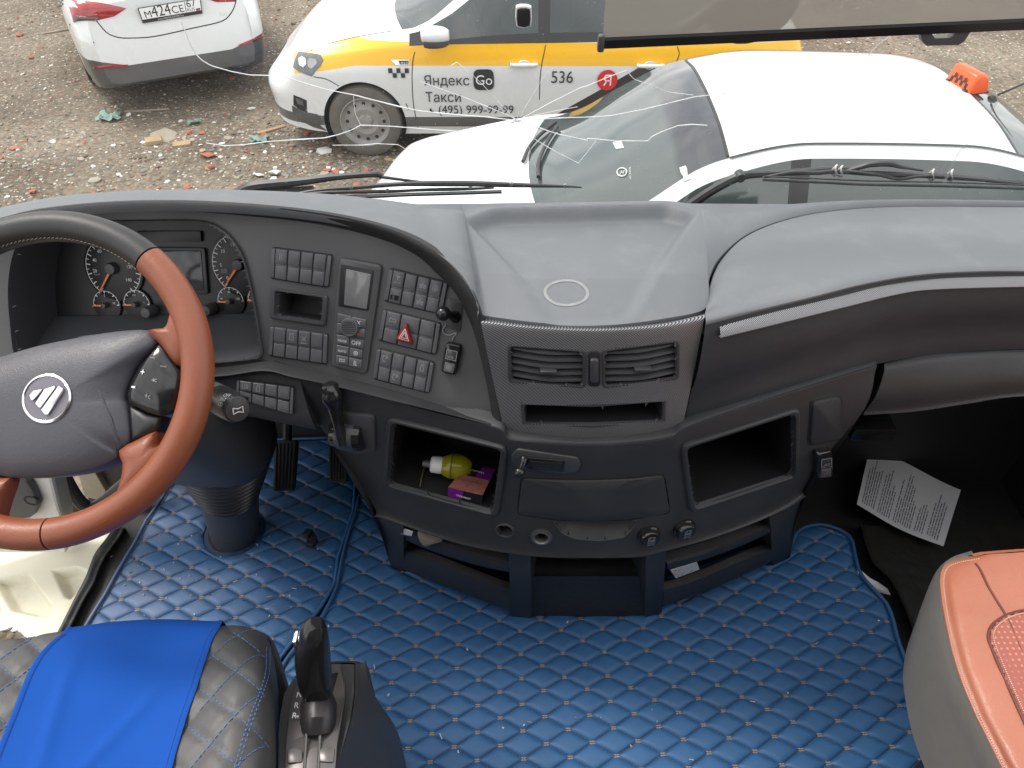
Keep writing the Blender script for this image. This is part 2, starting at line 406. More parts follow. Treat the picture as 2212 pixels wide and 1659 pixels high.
# --- right pad (passenger side)
crease = [PY(1522, 684, .912), PY(*c7(450, 750), .925), PY(*c7(800, 665), .95), PY(*c7(1100, 590), .975), PY(*c7(1400, 540), 1.0), PY(*c7(1700, 522), 1.02), PY(*c7(2021, 520), 1.03), PY(2500, 580, 1.04), PY(3060, 588, 1.045)]
sm = [PZ(1524.5, 668, .9)]+[PZ(u+4, v+3, .9) for u, v in SEAM]
a_, b_ = resamp(cr(sm, 8), 80), resamp(cr(crease, 8), 80)
rows = [[p+Vector((.002, -.001, -.02)) for p in a_], [p+Vector((.0, 0, .002)) for p in a_]]
for t in (.12, .35, .65, .88): rows.append([p.lerp(q, t)+Vector((0, 0, .009*math.sin(math.pi*t)+.001*(1-t))) for p, q in zip(a_, b_)])
BOT = [(1476, 921, .897), (1593, 878, .915), (1745, 829, .95), (1894, 783, .995), (2013, 764, 1.02), (2212, 750, 1.035), (2500, 745, 1.05), (2950, 745, 1.055)]
bot = [PY(*p) for p in BOT]
c_ = resamp(cr(bot, 8), 80)
for t in (0, .05, .15, .4, .7, 1): rows.append([p.lerp(q, t)+Vector((0, -.004-.016*math.sin(math.pi*min(1, t*1.2+.12)), 0)) for p, q in zip(b_, c_)])
rows.append([p+Vector((0, .03, -.002)) for p in c_])
V, F, nr, nc = surf(rows, 130, 3)
black_pad = mat('grained_black_pad', (.030, .034, .039), .5, bump=('leather', 330, .4, .001), dirt=((.1, .1, .1), 7, .5, .4, .3))
# top rows dusty and paler, sky light painted in; front rows the black grain
fm = [0 if i < 3*6.6 else 1 for i in range(nr-1) for j in range(nc-1)]
add('passenger_pad', V, F, [grey_top, black_pad], dash, fm=fm); T_pad = bvh(V, F)
up = [c7(300, 868), c7(330, 855), c7(600, 785), c7(1000, 690), c7(1200, 640), c7(1500, 597), c7(2021, 580), (2450, 594), (2850, 600)]
lo = [c7(290, 920), c7(340, 908), c7(600, 845), c7(1000, 745), c7(1300, 672), c7(1500, 647), c7(2021, 632), (2450, 614), (2850, 620)]
pu = resamp(cr([Vector((*p, 0)) for p in up], 6), 60); pl_ = resamp(cr([Vector((*p, 0)) for p in lo], 6), 60)
rows = []
for t, o in ((0, -.004), (.02, .0005), (.1, .0018), (.5, .0065), (.88, .0095), (.98, .0085), (1, -.004)):
    rows.append([hit(*p.lerp(q, t)[:2], T_pad, o)[0] for p, q in zip(pu, pl_)])
V = [p for r in rows for p in r]; F = gridf(len(rows), 60, flip=True); add('carbon_strip', V, F, carbon_fine, dash)
# --- centre panel in carbon film
r0 = [p+Vector((0, -.002, -.004)) for p in ptop]
r1 = [PY(1041, 708, .907), PY(1151, 721, .894), PY(1284, 727, .888), PY(1418, 717, .894), PY(1520, 694, .907)]
r2 = [PY(1063, 812, .897), PY(1160, 828, .884), PY(1283, 834, .879), PY(1405, 825, .884), PY(1499, 802, .897)]
r3 = [PY(1088, 922, .886), PY(1102, 940, .884), PY(1189, 951, .874), PY(1265, 955, .872), PY(1361, 951, .874), PY(1455, 937, .884), PY(1474, 919, .888)]
rows = [[p+Vector((0, .02, -.004)) for p in r0], r0, r1, r2, r3, [p+Vector((0, .03, 0)) for p in r3]]
V, F, nr, nc = surf(rows, 90, 16)
T_cp = bvh(V, F)
VL = [c6(*q) for q in [(470, 975), (888, 1008), (888, 1208), (475, 1175)]]
VR = [c6(*q) for q in [(1003, 1005), (1417, 952), (1415, 1160), (1005, 1208)]]
SL = [c6(*q) for q in [(545, 1305), (940, 1318), (1340, 1287), (1335, 1400), (940, 1424), (553, 1415)]]
R2 = lambda P, r=.12, n=3: [tuple(p[:2]) for p in rnd([Vector((*q, 0)) for q in P], r, n)]
holes = [R2(VL), R2(VR), R2(SL, .06)]
Vc, Fc = cut(V, F, holes)
cpanel = add('centre_panel', Vc, Fc, carbon_m, dash)
def cavity(uv, T, depth, dirv, mats, name, parent, rim=.004, lift=.003, shrink=.9, rimmat=None, floor_drop=0):
    """a real hollow behind an outline: rim, side walls, back wall"""
    pts = [hit(u, v, T) for u, v in uv]; O = [p for p, n in pts]; Nn = sum((n for p, n in pts), Vector()).normalized()
    c = sum(O, Vector())/len(O)
    def sc(d):
        return [c+(p-c)*max(.05, ((p-c).length+d)/(p-c).length) for p in O]
    loops = [[p-Nn*.003 for p in sc(rim)], [p+Nn*lift*.6 for p in sc(rim*.95)], [p+Nn*lift for p in sc(rim*.6)], [p+Nn*lift for p in sc(0)], [p-Nn*.004 for p in sc(-rim*.5)]]
    V, F = loft(loops, True, False, False)
    a = (O[1]-O[0]).cross(O[2]-O[1])
    r_ = add('rim' if name != 'vent' else 'vent_rim', V, F, rimmat or mats, parent)
    bk = [c+dirv*depth+(p-c)*shrink for p in O]
    L2 = [[p-Nn*.003 for p in sc(-rim*.4)], [p.lerp(q, .5) for p, q in zip(sc(-rim*.4), bk)], bk]
    V, F = loft(L2, True, False, True)
    return O, Nn, c, V, F, r_
FW = Vector((0, 1, -.12)).normalized()
for Q in (VL, VR):
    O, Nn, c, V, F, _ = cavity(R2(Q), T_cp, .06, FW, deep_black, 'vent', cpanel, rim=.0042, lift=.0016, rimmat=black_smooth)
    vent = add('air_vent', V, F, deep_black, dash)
    q4 = [hit(u, v, T_cp)[0] for u, v in Q]
    for k in range(5):
        t = .12+k*.19; a = quad_at(q4, .01, t)+FW*.006; b = quad_at(q4, .99, t)+FW*.006; m_ = quad_at(q4, .5, t)+FW*.003-Vector((0, .004, 0))
        P = cr([a, m_, b], 5); wd = Vector((0, .02, .008)); th = Vector((0, 0, .0022))
        loops = [[p+th, p+th+wd, p-th+wd, p-th, p-th*.2-Vector((0, .0015, 0))] for p in P]
        V, F = loft(loops); add('louvre', V, F, black_smooth, vent)
    for k in range(7):
        s = .08+k*.14; a = quad_at(q4, s, .03)+FW*.03; b = quad_at(q4, s, .97)+FW*.03
        V, F = tube([a, b], .0016, 5); add('vane', V, F, black_smooth, vent)
    m_ = quad_at(q4, .52, .56); V, F = box(m_+Vector((0, -.003, .0)), (.026, .014, .006), 0, .002); add('vent_tab', V, F, black_smooth, vent)
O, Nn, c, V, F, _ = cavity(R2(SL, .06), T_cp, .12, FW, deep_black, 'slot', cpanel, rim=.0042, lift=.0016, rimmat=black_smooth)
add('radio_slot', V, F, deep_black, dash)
# thumb wheel between the vents
p, n = hit(*c6(947, 1105), T_cp); p2, _ = hit(*c6(947, 1040), T_cp); ax = Vector((1, 0, 0)); upv = (p2-p).normalized()
O = [p+ax*sx*.0095*1+upv*sy*.034 for sx, sy in ((-1, -1), (1, -1), (1, 1), (-1, 1))]
V, F = slab(rnd(O, .4, 4), n, -.004, .0025, .0015); wb = add('vent_wheel', V, F, deep_black, dash)
V, F = slab(rnd([p+(q-p)*.66 for q in O], .3, 3), n, 0, .008, .003); add('wheel_grip', V, F, black_smooth, wb)
# --- instrument panel (faces the driver)
topc = [Vector((*p, 0)) for p in lipi_uv]; botc = [Vector((*p, 0)) for p in [(-160, 850), (100, 815), (300, 800), (480, 790), (578, 778), c5(350, 1175), c5(620, 1240), c5(1000, 1332), c5(1350, 1440), c5(1640, 1530)]]
tu = resamp(cr(topc, 8), 130); bu = resamp(cr(botc, 8), 130)
V = []; NRr = 70
for i in range(NRr):
    for a, b in zip(tu, bu):
        q = a.lerp(b, i/(NRr-1)); V.append(ppl(q.x, q.y-2 if i == 0 else q.y))
F = gridf(NRr, 130, flip=True); T_pl = bvh(V, F)
CL = [c4(*q) for q in [(150, 455), (200, 330), (400, 272), (850, 268), (1400, 262), (1600, 275), (1720, 330), (1810, 410), (1900, 560), (1960, 800), (2000, 1000), (2030, 1200), (2035, 1300), (1900, 1345), (1000, 1420), (300, 1450), (145, 1330), (100, 1050), (85, 800), (105, 600)]]
SB = [c5(*q) for q in [(238, 676), (552, 722), (540, 892), (230, 845)]]
Vc, Fc = cut(V, F, [CL, R2(SB, .1)])
ipanel = add('instrument_panel', Vc, Fc, panel_m, dash)
# ledge under the panel
ed = [ppl(u, v) for u, v in [(300, 800), (480, 790), (578, 778), c5(350, 1175), c5(620, 1240), c5(1000, 1332), c5(1350, 1440), c5(1640, 1530)]]
el = [PP(u, v, (PA+PN*.02, PN)) for u, v in [(300, 822), (480, 812), (575, 800), c5(350, 1240), c5(600, 1292), c5(1000, 1392), c5(1350, 1472), c5(1645, 1545)]]
V, F, _, _ = surf([[p-PN*.004 for p in ed], ed, [p.lerp(q, .45)+PN*.008 for p, q in zip(ed, el)], [p.lerp(q, .85)+PN*.012 for p, q in zip(ed, el)], el, [p-PN*.02-Vector((0, 0, .008)) for p in el]], 80, 3)
add('panel_ledge', V, F, black_tex, dash)
# bright edge trim up the right end of the panel
# --- instrument cluster: cowl, face, gauges
CB = PN*-.10
O = [ppl(*q) for q in CL]; c = sum(O, Vector())/len(O)
Of = cr(O, 3, True)
inn = [c+(p-c)*.97+CB for p in Of]
loops = [[c+(p-c)*1.012-PN*.002 for p in Of], [c+(p-c)*1.012+PN*.006 for p in Of], [c+(p-c)*1.0+PN*.007 for p in Of], [c+(p-c)*.99-PN*.002 for p in Of], [p.lerp(q, .5) for p, q in zip(Of, inn)], inn]
V, F = loft(loops, True, False, True)
fm = [0]*(len(F)-1)+[1]
cluster = add('instrument_cluster', V, F, [black_smooth, face_dark], dash, fm=fm)
FPt = (PA+CB+PN*.002, PN)
def fp(u, v, o=0): return PP(u, v, (FPt[0]+PN*o, PN))
def fc4(x, y, o=0): return fp(*c4(x, y), o)
EX = (fc4(1500, 600)-fc4(900, 600)).normalized(); EY = PN.cross(EX).normalized()
if EY.z < 0: EY = -EY
def gauge(cx, cy, rpx, a0, a1, ticks, nums, needle, parent, half=False, small=False, colour=0):
    c = fc4(cx, cy, .003); r = (fc4(cx+rpx, cy)-fc4(cx, cy)).length
    V, F = slab(disc(c-PN*.003, PN, r*1.1, 40), PN, 0, .003, .001)
    g = add('gauge', V, F, face_dark, parent)
    mb = MB()
    P = [c+(EX*math.cos(a)+EY*math.sin(a))*r for a in np.linspace(R(a0), R(a1), 40)]
    V, F = ribbon(P, [PN]*40, .0011 if not small else .0009, .0006); mb.put(V, F, 0)
    for k in range(ticks+1):
        a = R(a0+(a1-a0)*k/ticks); dv = EX*math.cos(a)+EY*math.sin(a); big = k % 2 == 0
        V, F = ribbon([c+dv*r, c+dv*r*(.84 if big else .9)], [PN]*2, .0018 if big else .0011, .0007); mb.put(V, F, 1 if colour and k >= ticks-1 else 0)
    for a, s in nums:
        dv = EX*math.cos(R(a))+EY*math.sin(R(a)); sz = .0088 if not small else .0055
        V, F = text_on(s, c+dv*r*.68-EX*sz*.3*len(s)-EY*sz*.35, EX, EY, PN, size=sz, off=.0008); mb.put(V, F, 0)
    mb.build('scale_print', [white_print, red_print], g, smooth=False)
    a = R(needle); dv = EX*math.cos(a)+EY*math.sin(a); pv = PN.cross(dv)
    L = r*1.0
    V, F = slab([c+dv*r*.15+pv*.0022, c+dv*L+pv*.0009, c+dv*L-pv*.0009, c+dv*r*.15-pv*.0022], PN, .004, .0055, .0003); add('needle', V, F, orange_needle, g)
    V, F = lathe(c, PN, [(r*.2, 0), (r*.2, .008), (r*.17, .011), (0, .012)], 20); add('needle_hub', V, F, black_smooth, g)
gauge(880, 635, 208, 232, -52, 28, [(187, '20'), (156, '40'), (122, '60'), (5, '120'), (-34, '140')], 232, dash)
gauge(1865, 605, 212, 230, -50, 30, [(222, '0'), (181, '5'), (138, '10'), (100, '15'), (60, '20')], 230, dash)
gauge(830, 920, 98, 180, 0, 8, [(90, '5'), (12, '10')], 182, dash, small=True)
gauge(1065, 915, 98, 180, 0, 8, [(90, '1/2'), (12, '1')], 182, dash, small=True)
gauge(1795, 890, 98, 180, 0, 8, [(90, '80'), (165, '40'), (15, '120')], 182, dash, small=True, colour=1)
gauge(2030, 880, 98, 180, 0, 8, [(165, '0'), (90, '5')], 182, dash, small=True, colour=1)
mb = MB()
for s, x, y in (('km/h', 738, 690), ('x100', 1720, 655), ('r/min', 1722, 672)):
    V, F = text_on(s, fc4(x, y, .004), EX, EY, PN, size=.006); mb.put(V, F)
mb.build('gauge_lettering', grey_print, cluster, smooth=False)
def cquad(q, o0, o1, m, name, parent, bev=.001, r=.06):
    V, F = slab(rnd([fc4(*p) for p in q], r, 3), PN, o0, o1, bev); return add(name, V, F, m, parent)
s_ = cquad([(1190, 470), (1600, 475), (1625, 835), (1205, 835)], 0, .004, black_smooth, 'display_frame', cluster)
cquad([(1215, 490), (1575, 495), (1600, 800), (1225, 805)], .0042, .0052, screen_m, 'display', cluster)
cquad([(1070, 345), (1570, 345), (1575, 425), (1068, 425)], 0, .004, face_dark, 'warning_light_bar', cluster)
for x, y in ((1195, 960), (1655, 945)):
    V, F = lathe(fc4(x, y), PN, [(.011, 0), (.011, .02), (.009, .026), (.0, .027)], 16); add('trip_knob', V, F, black_smooth, cluster)
# shelf under the cluster face
q = [fc4(150, 1010), fc4(2010, 985), ppl(*c4(2040, 1340)), ppl(*c4(145, 1450))]
V, F = slab(q, PN, -.003, .004, .001); add('cluster_shelf', V, F, mat('cluster_grey', (.05, .052, .058), .5), dash)
# --- switch banks
def p5(x, y, o=0): return ppl(*c5(x, y), o)
def icon(kind, c, ex, ey, n, s, mb):
    """small white pictograms printed on the keys"""
    def ln(*pts):
        V, F = ribbon([c+ex*(a*s)+ey*(b*s) for a, b in pts], [n]*len(pts), s*.16, .0004); mb.put(V, F, 1)
    circ = lambda r, k=12: [(r*math.cos(2*math.pi*i/k), r*math.sin(2*math.pi*i/k)) for i in range(k+1)]
    if kind == 'axle': ln((-.5, .9), (.5, .7)); ln((0, .8), (0, -.3)); ln((-.7, -.8), (-.2, -.8)); ln((.2, -.8), (.7, -.8)); ln((-.3, .5), (.4, .5))
    elif kind == 'chassis': ln((-1, .1), (1, .1)); ln(*[(x*.45-.4, y*.45-.4) for x, y in circ(.6)]); ln(*[(x*.45+.5, y*.45-.4) for x, y in circ(.6)]); ln((0, .3), (0, .8))
    elif kind == 'gear': ln(*circ(.7, 8)); ln(*circ(.25, 6))
    elif kind == 'horn': ln((-.8, .5), (-.8, -.5), (0, -.25), (.8, -.5), (.8, .5), (0, .25), (-.8, .5))
    elif kind == 'cruise': ln(*circ(.8)[1:10]); ln((0, 0), (.5, .6)); ln((-.9, .7), (-.5, .9))
    elif kind == 'cab': ln((-.4, -.8), (-.4, .4), (0, .9), (.4, .9), (.4, -.8), (-.4, -.8))
    elif kind == 'heat': ln((-.8, -.7), (-.8, .7), (-.2, .7), (-.2, -.7), (-.8, -.7)); ln((.2, -.6), (.35, 0), (.2, .6)); ln((.6, -.6), (.75, 0), (.6, .6))
    elif kind == 'fan': ln((-.6, .6), (.6, -.6)); ln((-.6, -.6), (.6, .6)); ln((-.8, -1.2), (.8, -1.2))
    elif kind == 'beacon': ln((-.5, -.8), (-.5, .6), (.5, .6), (.5, -.8), (-.5, -.8)); ln((-.7, .8), (.7, 1.0)); ln((-.2, 0), (.2, 0))
    elif kind == 'lamp': ln((-.3, -.9), (-.3, .9)); ln((0, .8), (.4, .5), (0, .2), (.4, -.2), (0, -.5)); ln((.2, -.9), (.6, -.6))
def bank(q, cols, icons, parent, plane=p5, endw=.07, lift=.006):
    Q = [plane(*p) for p in q]; n = (Q[1]-Q[0]).cross(Q[3]-Q[0]).normalized(); n = -n if n.dot(Q[0]-CAM) > 0 else n
    V, F = slab(rnd(Q, .07, 3), n, -.002, .0035, .001); bk = add('switch_bank', V, F, deep_black, parent)
    ex = (Q[1]-Q[0]).normalized(); ey = (Q[0]-Q[3]).normalized()
    ss = [endw+(1-2*endw)*k for k in cols]
    for k in range(len(ss)-1):
        for r in range(2):
            g = .0105; t0, t1 = (.03, .475) if r == 0 else (.545, .97)
            s0, s1 = ss[k]+g, ss[k+1]-g
            P = [quad_at(Q, s0, t0), quad_at(Q, s1, t0), quad_at(Q, s1, t1), quad_at(Q, s0, t1)]
            mb = MB(); hi = lift+(.001 if r == 0 else -.0005)
            V, F = slab(rnd(P, .06, 2), n, .001, hi, .0017); mb.put(V, F, 0)
            # sloped ridge at the middle of the rocker
            if r == 0:
                P2 = [quad_at(Q, s0, .475), quad_at(Q, s1, .475), quad_at(Q, s1, .54), quad_at(Q, s0, .54)]
                V, F = slab(P2, n, .001, lift-.0015, .0006); mb.put(V, F, 0)
            ic = icons.get((k, r))
            if ic == 'window':
                W = [quad_at(P, .12, .45), quad_at(P, .8, .45), quad_at(P, .8, .75), quad_at(P, .12, .75)]
                V, F = slab(W, n, hi, hi+.003, .0006); mb.put(V, F, 2)
            elif ic: icon(ic, quad_at(P, .5, .5)+n*hi, ex, ey, n, .0065, mb)
            mb.build('switch_key', [key_black, grey_print, gloss_black], bk)
    for s0, s1 in ((.0, endw-.006), (1-endw+.006, 1.0)):
        P = [quad_at(Q, s0, .04), quad_at(Q, s1, .04), quad_at(Q, s1, .96), quad_at(Q, s0, .96)]
        V, F = slab(rnd(P, .2, 2), n, .001, lift-.0005, .002); add('bank_end', V, F, key_black, bk)
    return bk, Q, n
E4 = [0, .25, .5, .75, 1]
bank([(215, 392), (608, 443), (582, 660), (205, 600)], E4, {(0, 0): 'lamp'}, dash)
bank([(208, 905), (580, 960), (572, 1162), (193, 1105)], E4, {(1, 0): 'beacon', (2, 0): 'fan'}, dash)
bank([(985, 530), (1365, 622), (1322, 836), (948, 748)], E4, {(0, 0): 'axle', (2, 0): 'chassis', (3, 0): 'gear', (0, 1): 'window', (2, 1): 'chassis'}, dash)
hb, HQ, hn = bank([(945, 797), (1318, 890), (1285, 1100), (908, 1003)], [0, .3, .69, 1], {(0, 0): 'horn'}, dash)
bank([(905, 1052), (1275, 1145), (1240, 1352), (875, 1255)], E4, {(0, 0): 'cruise', (3, 0): 'cab', (1, 1): 'cruise'}, dash)
TR = [p5(1105, 880, .006), p5(1030, 990, .006), p5(1145, 1024, .006)]
V, F = slab(rnd(TR, .16, 4), hn, 0, .008, .003); hz = add('hazard_button', V, F, mat('hazard_red', (.22, .012, .014), .3), hb)
c = sum(TR, Vector())/3+hn*.0083; mb = MB()
for k in (.55, .3):
    P = [c+(p-sum(TR, Vector())/3)*k for p in TR]; P.append(P[0]); V, F = ribbon(P, [hn]*4, .0012, .0004); mb.put(V, F)
mb.build('hazard_print', white_print, hb, smooth=False)
# small open tray among the switches
O, Nn, c, V, F, _ = cavity(R2(SB, .1), T_pl, .06, -PN*.9+Vector((0, 0, -.1)), black_smooth, 'tray', dash, rim=.0085, lift=.006, shrink=.92)
add('panel_tray', V, F, black_smooth, dash)
# --- climate control unit
Q = [p5(*q) for q in [(660, 458), (938, 510), (835, 1224), (610, 1170)]]
V, F = slab(rnd(Q, .12, 4), PN, -.002, .007, .003); clim = add('climate_unit', V, F, panel_m, dash)
def p5o(x, y, o): return ppl(*c5(x, y))+PN*o
fr = [(672, 503), (888, 545), (852, 808), (655, 778)]
V, F = slab(rnd([p5(*q) for q in fr], .06, 3), PN, .0072, .0082, .0006); add('display_recess', V, F, deep_black, clim)
V, F = slab(rnd([p5(*q) for q in [(708, 533), (872, 568), (842, 796), (695, 766)]], .05, 3), PN, .008, .0095, .0006)
add('climate_display', V, F, mat('lcd_glass', (.16, .16, .165), .1, rvar=.04, var=.25, vscale=30), clim)
rowsb = [((655, 822), (742, 842), (735, 892), (650, 878)), ((748, 845), (840, 865), (832, 918), (742, 900)), ((650, 882), (735, 900), (733, 948), (648, 955)), ((742, 930), (832, 925), (826, 985), (735, 962)),
         ((648, 960), (730, 975), (728, 1030), (646, 1018)), ((735, 982), (824, 1000), (818, 1055), (732, 1035)), ((646, 1028), (726, 1043), (724, 1095), (645, 1083)), ((732, 1045), (816, 1062), (812, 1115), (728, 1100)),
         ((645, 1093), (722, 1108), (720, 1160), (642, 1148)), ((728, 1110), (810, 1127), (806, 1182), (724, 1165))]
for i, q in enumerate(rowsb):
    P = [p5(*k) for k in q]; V, F = slab(rnd(P, .1, 2), PN, .006, .0095, .001); mb = MB(); mb.put(V, F, 0)
    o = P[3]+PN*.0098+(P[1]-P[0])*.12+(P[0]-P[3])*.3
    ex = (P[1]-P[0]).normalized(); ey = PN.cross(ex).normalized()
    if i in (4, 5, 6):
        V, F = text_on(['MODE', 'OFF', 'AUTO'][i-4], o, ex, ey, PN, width=(P[1]-P[0]).length*.68, off=0); mb.put(V, F, 1)
    elif i in (1, 7, 8, 9): icon({1: 'fan', 7: 'gear', 8: 'horn', 9: 'lamp'}[i], sum(P, Vector())/4+PN*.0096, ex, ey, PN, .005, mb)
    elif i in (2, 3):
        cc = sum(P, Vector())/4+PN*.0098; sg = 1 if i == 3 else -1; mb.put([cc-ex*.004-ey*.003*sg, cc+ex*.004-ey*.003*sg, cc+ey*.005*sg], [[0, 1, 2]], 2 if i == 3 else 3)
    mb.build('climate_button', [key_black, white_print, red_print, flat('blue_print', (.04, .2, .6))], clim)
kc = p5(737, 908, .007); V, F = lathe(kc, PN, [(.0155, 0), (.0155, .008), (.0145, .0095), (0, .0095)], 24); kn = add('climate_knob', V, F, key_black, clim)
mb = MB()
for k in range(7):
    y = (-.75+k*.25)*.0125; hw = math.sqrt(max(0, .0125**2-y*y)); V, F = box((0, 0, 0), (1, 1, 1)); ex = EX
    P = [kc+EY*y-EX*hw, kc+EY*y+EX*hw]; V, F = tube([p+PN*.0096 for p in P], .0007, 5); mb.put(V, F)
mb.build('knob_ribs', deep_black, clim)
# --- stick-on ball mount, cable and small emergency module
V, F = slab(rnd([p5(*q) for q in [(1352, 728), (1462, 752), (1445, 958), (1322, 905)]], .2, 4), PN, 0, .0016, .0006); bm_ = add('ball_mount_pad', V, F, black_smooth, dash)
V, F = tube([p5(1410, 850, 0), p5(1400, 835, .012), p5(1375, 806, .03)], [.011, .007, .006], 12); add('ball_mount_stem', V, F, gloss_black, bm_)
V, F = lathe(p5(1368, 800, .022), PN, [(.012*math.sin(a), .013-.013*math.cos(a)) for a in np.linspace(.05, math.pi-.05, 12)], 20); add('ball_mount_ball', V, F, gloss_black, bm_)
V, F = tube(cr([p5(1352, 900, .002), p5(1330, 945, .003), p5(1370, 970, .003), p5(1420, 955, .003), p5(1400, 985, .003), p5(1392, 1010, .003)], 5), .0009, 6); add('thin_cable', V, F, mat('clear_cable', (.2, .2, .2), .3), dash)
def module(P, n, parent, name):
    V, F = slab(rnd(P, .25, 4), n, 0, .012, .004); m_ = add(name, V, F, gloss_black, parent)
    q = lambda s, t: quad_at(P, s, t)
    V, F = slab(rnd([q(.2, .2), q(.85, .2), q(.85, .5), q(.2, .5)], .08, 2), n, .0115, .0135, .0006); add('module_window', V, F, screen_m, m_)
    mb = MB(); W = [q(.2, .2), q(.85, .2), q(.85, .5), q(.2, .5), q(.2, .2)]; V, F = ribbon([p+n*.0137 for p in W], [n]*5, .0012, .0002); mb.put(V, F, 0)
    ex = (q(1, .4)-q(0, .4)).normalized(); ey = n.cross(ex).normalized(); icon('gear', q(.52, .78)+n*.0125, ex, ey, n, .006, mb)
    V, F = text_on('SOS', q(.3, .46)+n*.0138, ex, ey, n, width=(q(1, .4)-q(0, .4)).length*.38, off=0); mb.put(V, F, 1)
    mb.build('module_print', [grey_print, grey_print], m_, smooth=False)
    V, F = slab(rnd([q(.2, .62), q(.85, .62), q(.85, .93), q(.2, .93)], .12, 2), n, .0115, .0128, .0006); add('module_button', V, F, key_black, m_)
module([p5(*q) for q in [(1358, 1008), (1460, 1030), (1420, 1228), (1322, 1202)]], PN, dash, 'emergency_module')
# --- lower trim left of the console seam, with its own bank
tr0 = [PP(u, v, (PA+PN*.012, PN)) for u, v in [(250, 830), (420, 815), (520, 803), (575, 802), c5(390, 1242)]]
tr1 = [PY(250, 930, .98), PY(400, 905, .97), PY(520, 898, .955), PY(600, 912, .945), PY(*c5(500, 1590), .935)]
V, F, _, _ = surf([[p+Vector((0, .02, .004)) for p in tr0], tr0, [p.lerp(q, .5)-Vector((0, .008, 0)) for p, q in zip(tr0, tr1)], tr1, [p+Vector((0, .03, -.012)) for p in tr1]], 50, 5)
T_tr = bvh(V, F); add('lower_trim', V, F, black_tex, dash)
mid = hit(575, 855, T_tr); PLT = (mid[0]+mid[1]*.001, mid[1])
bank([(514, 819), (636, 834), (633, 897), (512, 860)], E4, {(0, 0): 'heat', (1, 0): 'cab', (0, 1): 'window'}, dash, plane=lambda x, y: PP(x, y, PLT), endw=.05, lift=.005)
# --- lower console
top = [PP(u, v, (PA+PN*.012, PN)) for u, v in [c5(400, 1246), c5(600, 1295), c5(1000, 1395), c5(1350, 1488)]]+[PY(1078, 922, .875), PY(1102, 944, .868), PY(1189, 953, .862), PY(1265, 957, .860), PY(1361, 953, .862), PY(1452, 940, .868), PY(1480, 922, .875), PY(1593, 881, .898), PY(1745, 832, .935), PY(1893, 786, .98)]
midr = [PY(694, 925, .955), PY(760, 945, .94), PY(870, 980, .912), PY(985, 1012, .883), PY(1100, 1040, .862), PY(1190, 1054, .854), PY(1280, 1060, .852), PY(1370, 1054, .854), PY(1460, 1040, .862), PY(1560, 1010, .88), PY(1680, 965, .915), PY(1780, 925, .945), PY(1862, 892, .965)]
LIPB = [(806, 1116), (830, 1120), (899, 1145), (1003, 1178), (1108, 1197), (1177, 1204), (1250, 1206), (1376, 1204), (1438, 1191), (1532, 1165), (1626, 1131), (1704, 1096), (1742, 1072)]
lipb = [PZ(u, v, .405) for u, v in LIPB]
lw = [PZ(u, v-28, .435)+Vector((0, -.002, 0)) for u, v in LIPB]
rows = [[p+Vector((0, .025, .004)) for p in top], top, [p+Vector((0, -.006, -.012)) for p in top], midr, lw, lipb, [p+Vector((0, .03, -.012)) for p in lipb], [p+Vector((0, .09, -.008)) for p in lipb]]
V, F, nr, nc = surf(rows, 220, 12)
T_lc = bvh(V, F)
LC = [b2(*q) for q in [(448, 372), (1140, 545), (1085, 950), (420, 768)]]
RC = [b3(*q) for q in [(1232, 315), (1988, 72), (1985, 515), (1288, 745)]]
hole = lambda m, x, y, r, k=14: [m(x+r*math.cos(2*math.pi*i/k), y+r*math.sin(2*math.pi*i/k)) for i in range(k)]
H1 = hole(b2, 1150, 1060, 50); H2 = hole(b3, 240, 945, 52)
DRW = [b3(*q) for q in [(105, 535), (350, 548), (600, 550), (850, 540), (1085, 515), (1130, 775), (870, 820), (600, 835), (340, 825), (75, 785)]]
HND = [b3(*q) for q in [(335, 842), (470, 838), (750, 838), (890, 832), (850, 900), (800, 945), (640, 968), (480, 955), (390, 915)]]
HC = (sum(p[0] for p in HND)/9, sum(p[1] for p in HND)/9)
DOT = (sum(p[0] for p in DRW)/10, sum(p[1] for p in DRW)/10)
DRW_o = [(DOT[0]+(x-DOT[0])*1.012, DOT[1]+(y-DOT[1])*1.03) for x, y in DRW]
Vc, Fc = cut(V, F, [R2(LC, .1), R2(RC, .1), H1, H2, R2(DRW_o, .15), R2([(HC[0]+(x-HC[0])*1.03, HC[1]+(y-HC[1])*1.05) for x, y in HND], .25)])
lcon = add('lower_console', Vc, Fc, black_tex, dash)
for nm, q, dp, dv in (('open_cubby', LC, .15, Vector((.12, 1, -.18)).normalized()), ('open_cubby', RC, .15, Vector((-.12, 1, -.18)).normalized())):
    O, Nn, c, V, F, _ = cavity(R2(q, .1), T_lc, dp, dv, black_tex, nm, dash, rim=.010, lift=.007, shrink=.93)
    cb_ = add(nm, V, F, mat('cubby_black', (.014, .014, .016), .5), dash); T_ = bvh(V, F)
    if q is LC: T_lcub = T_
    else: T_rcub = T_
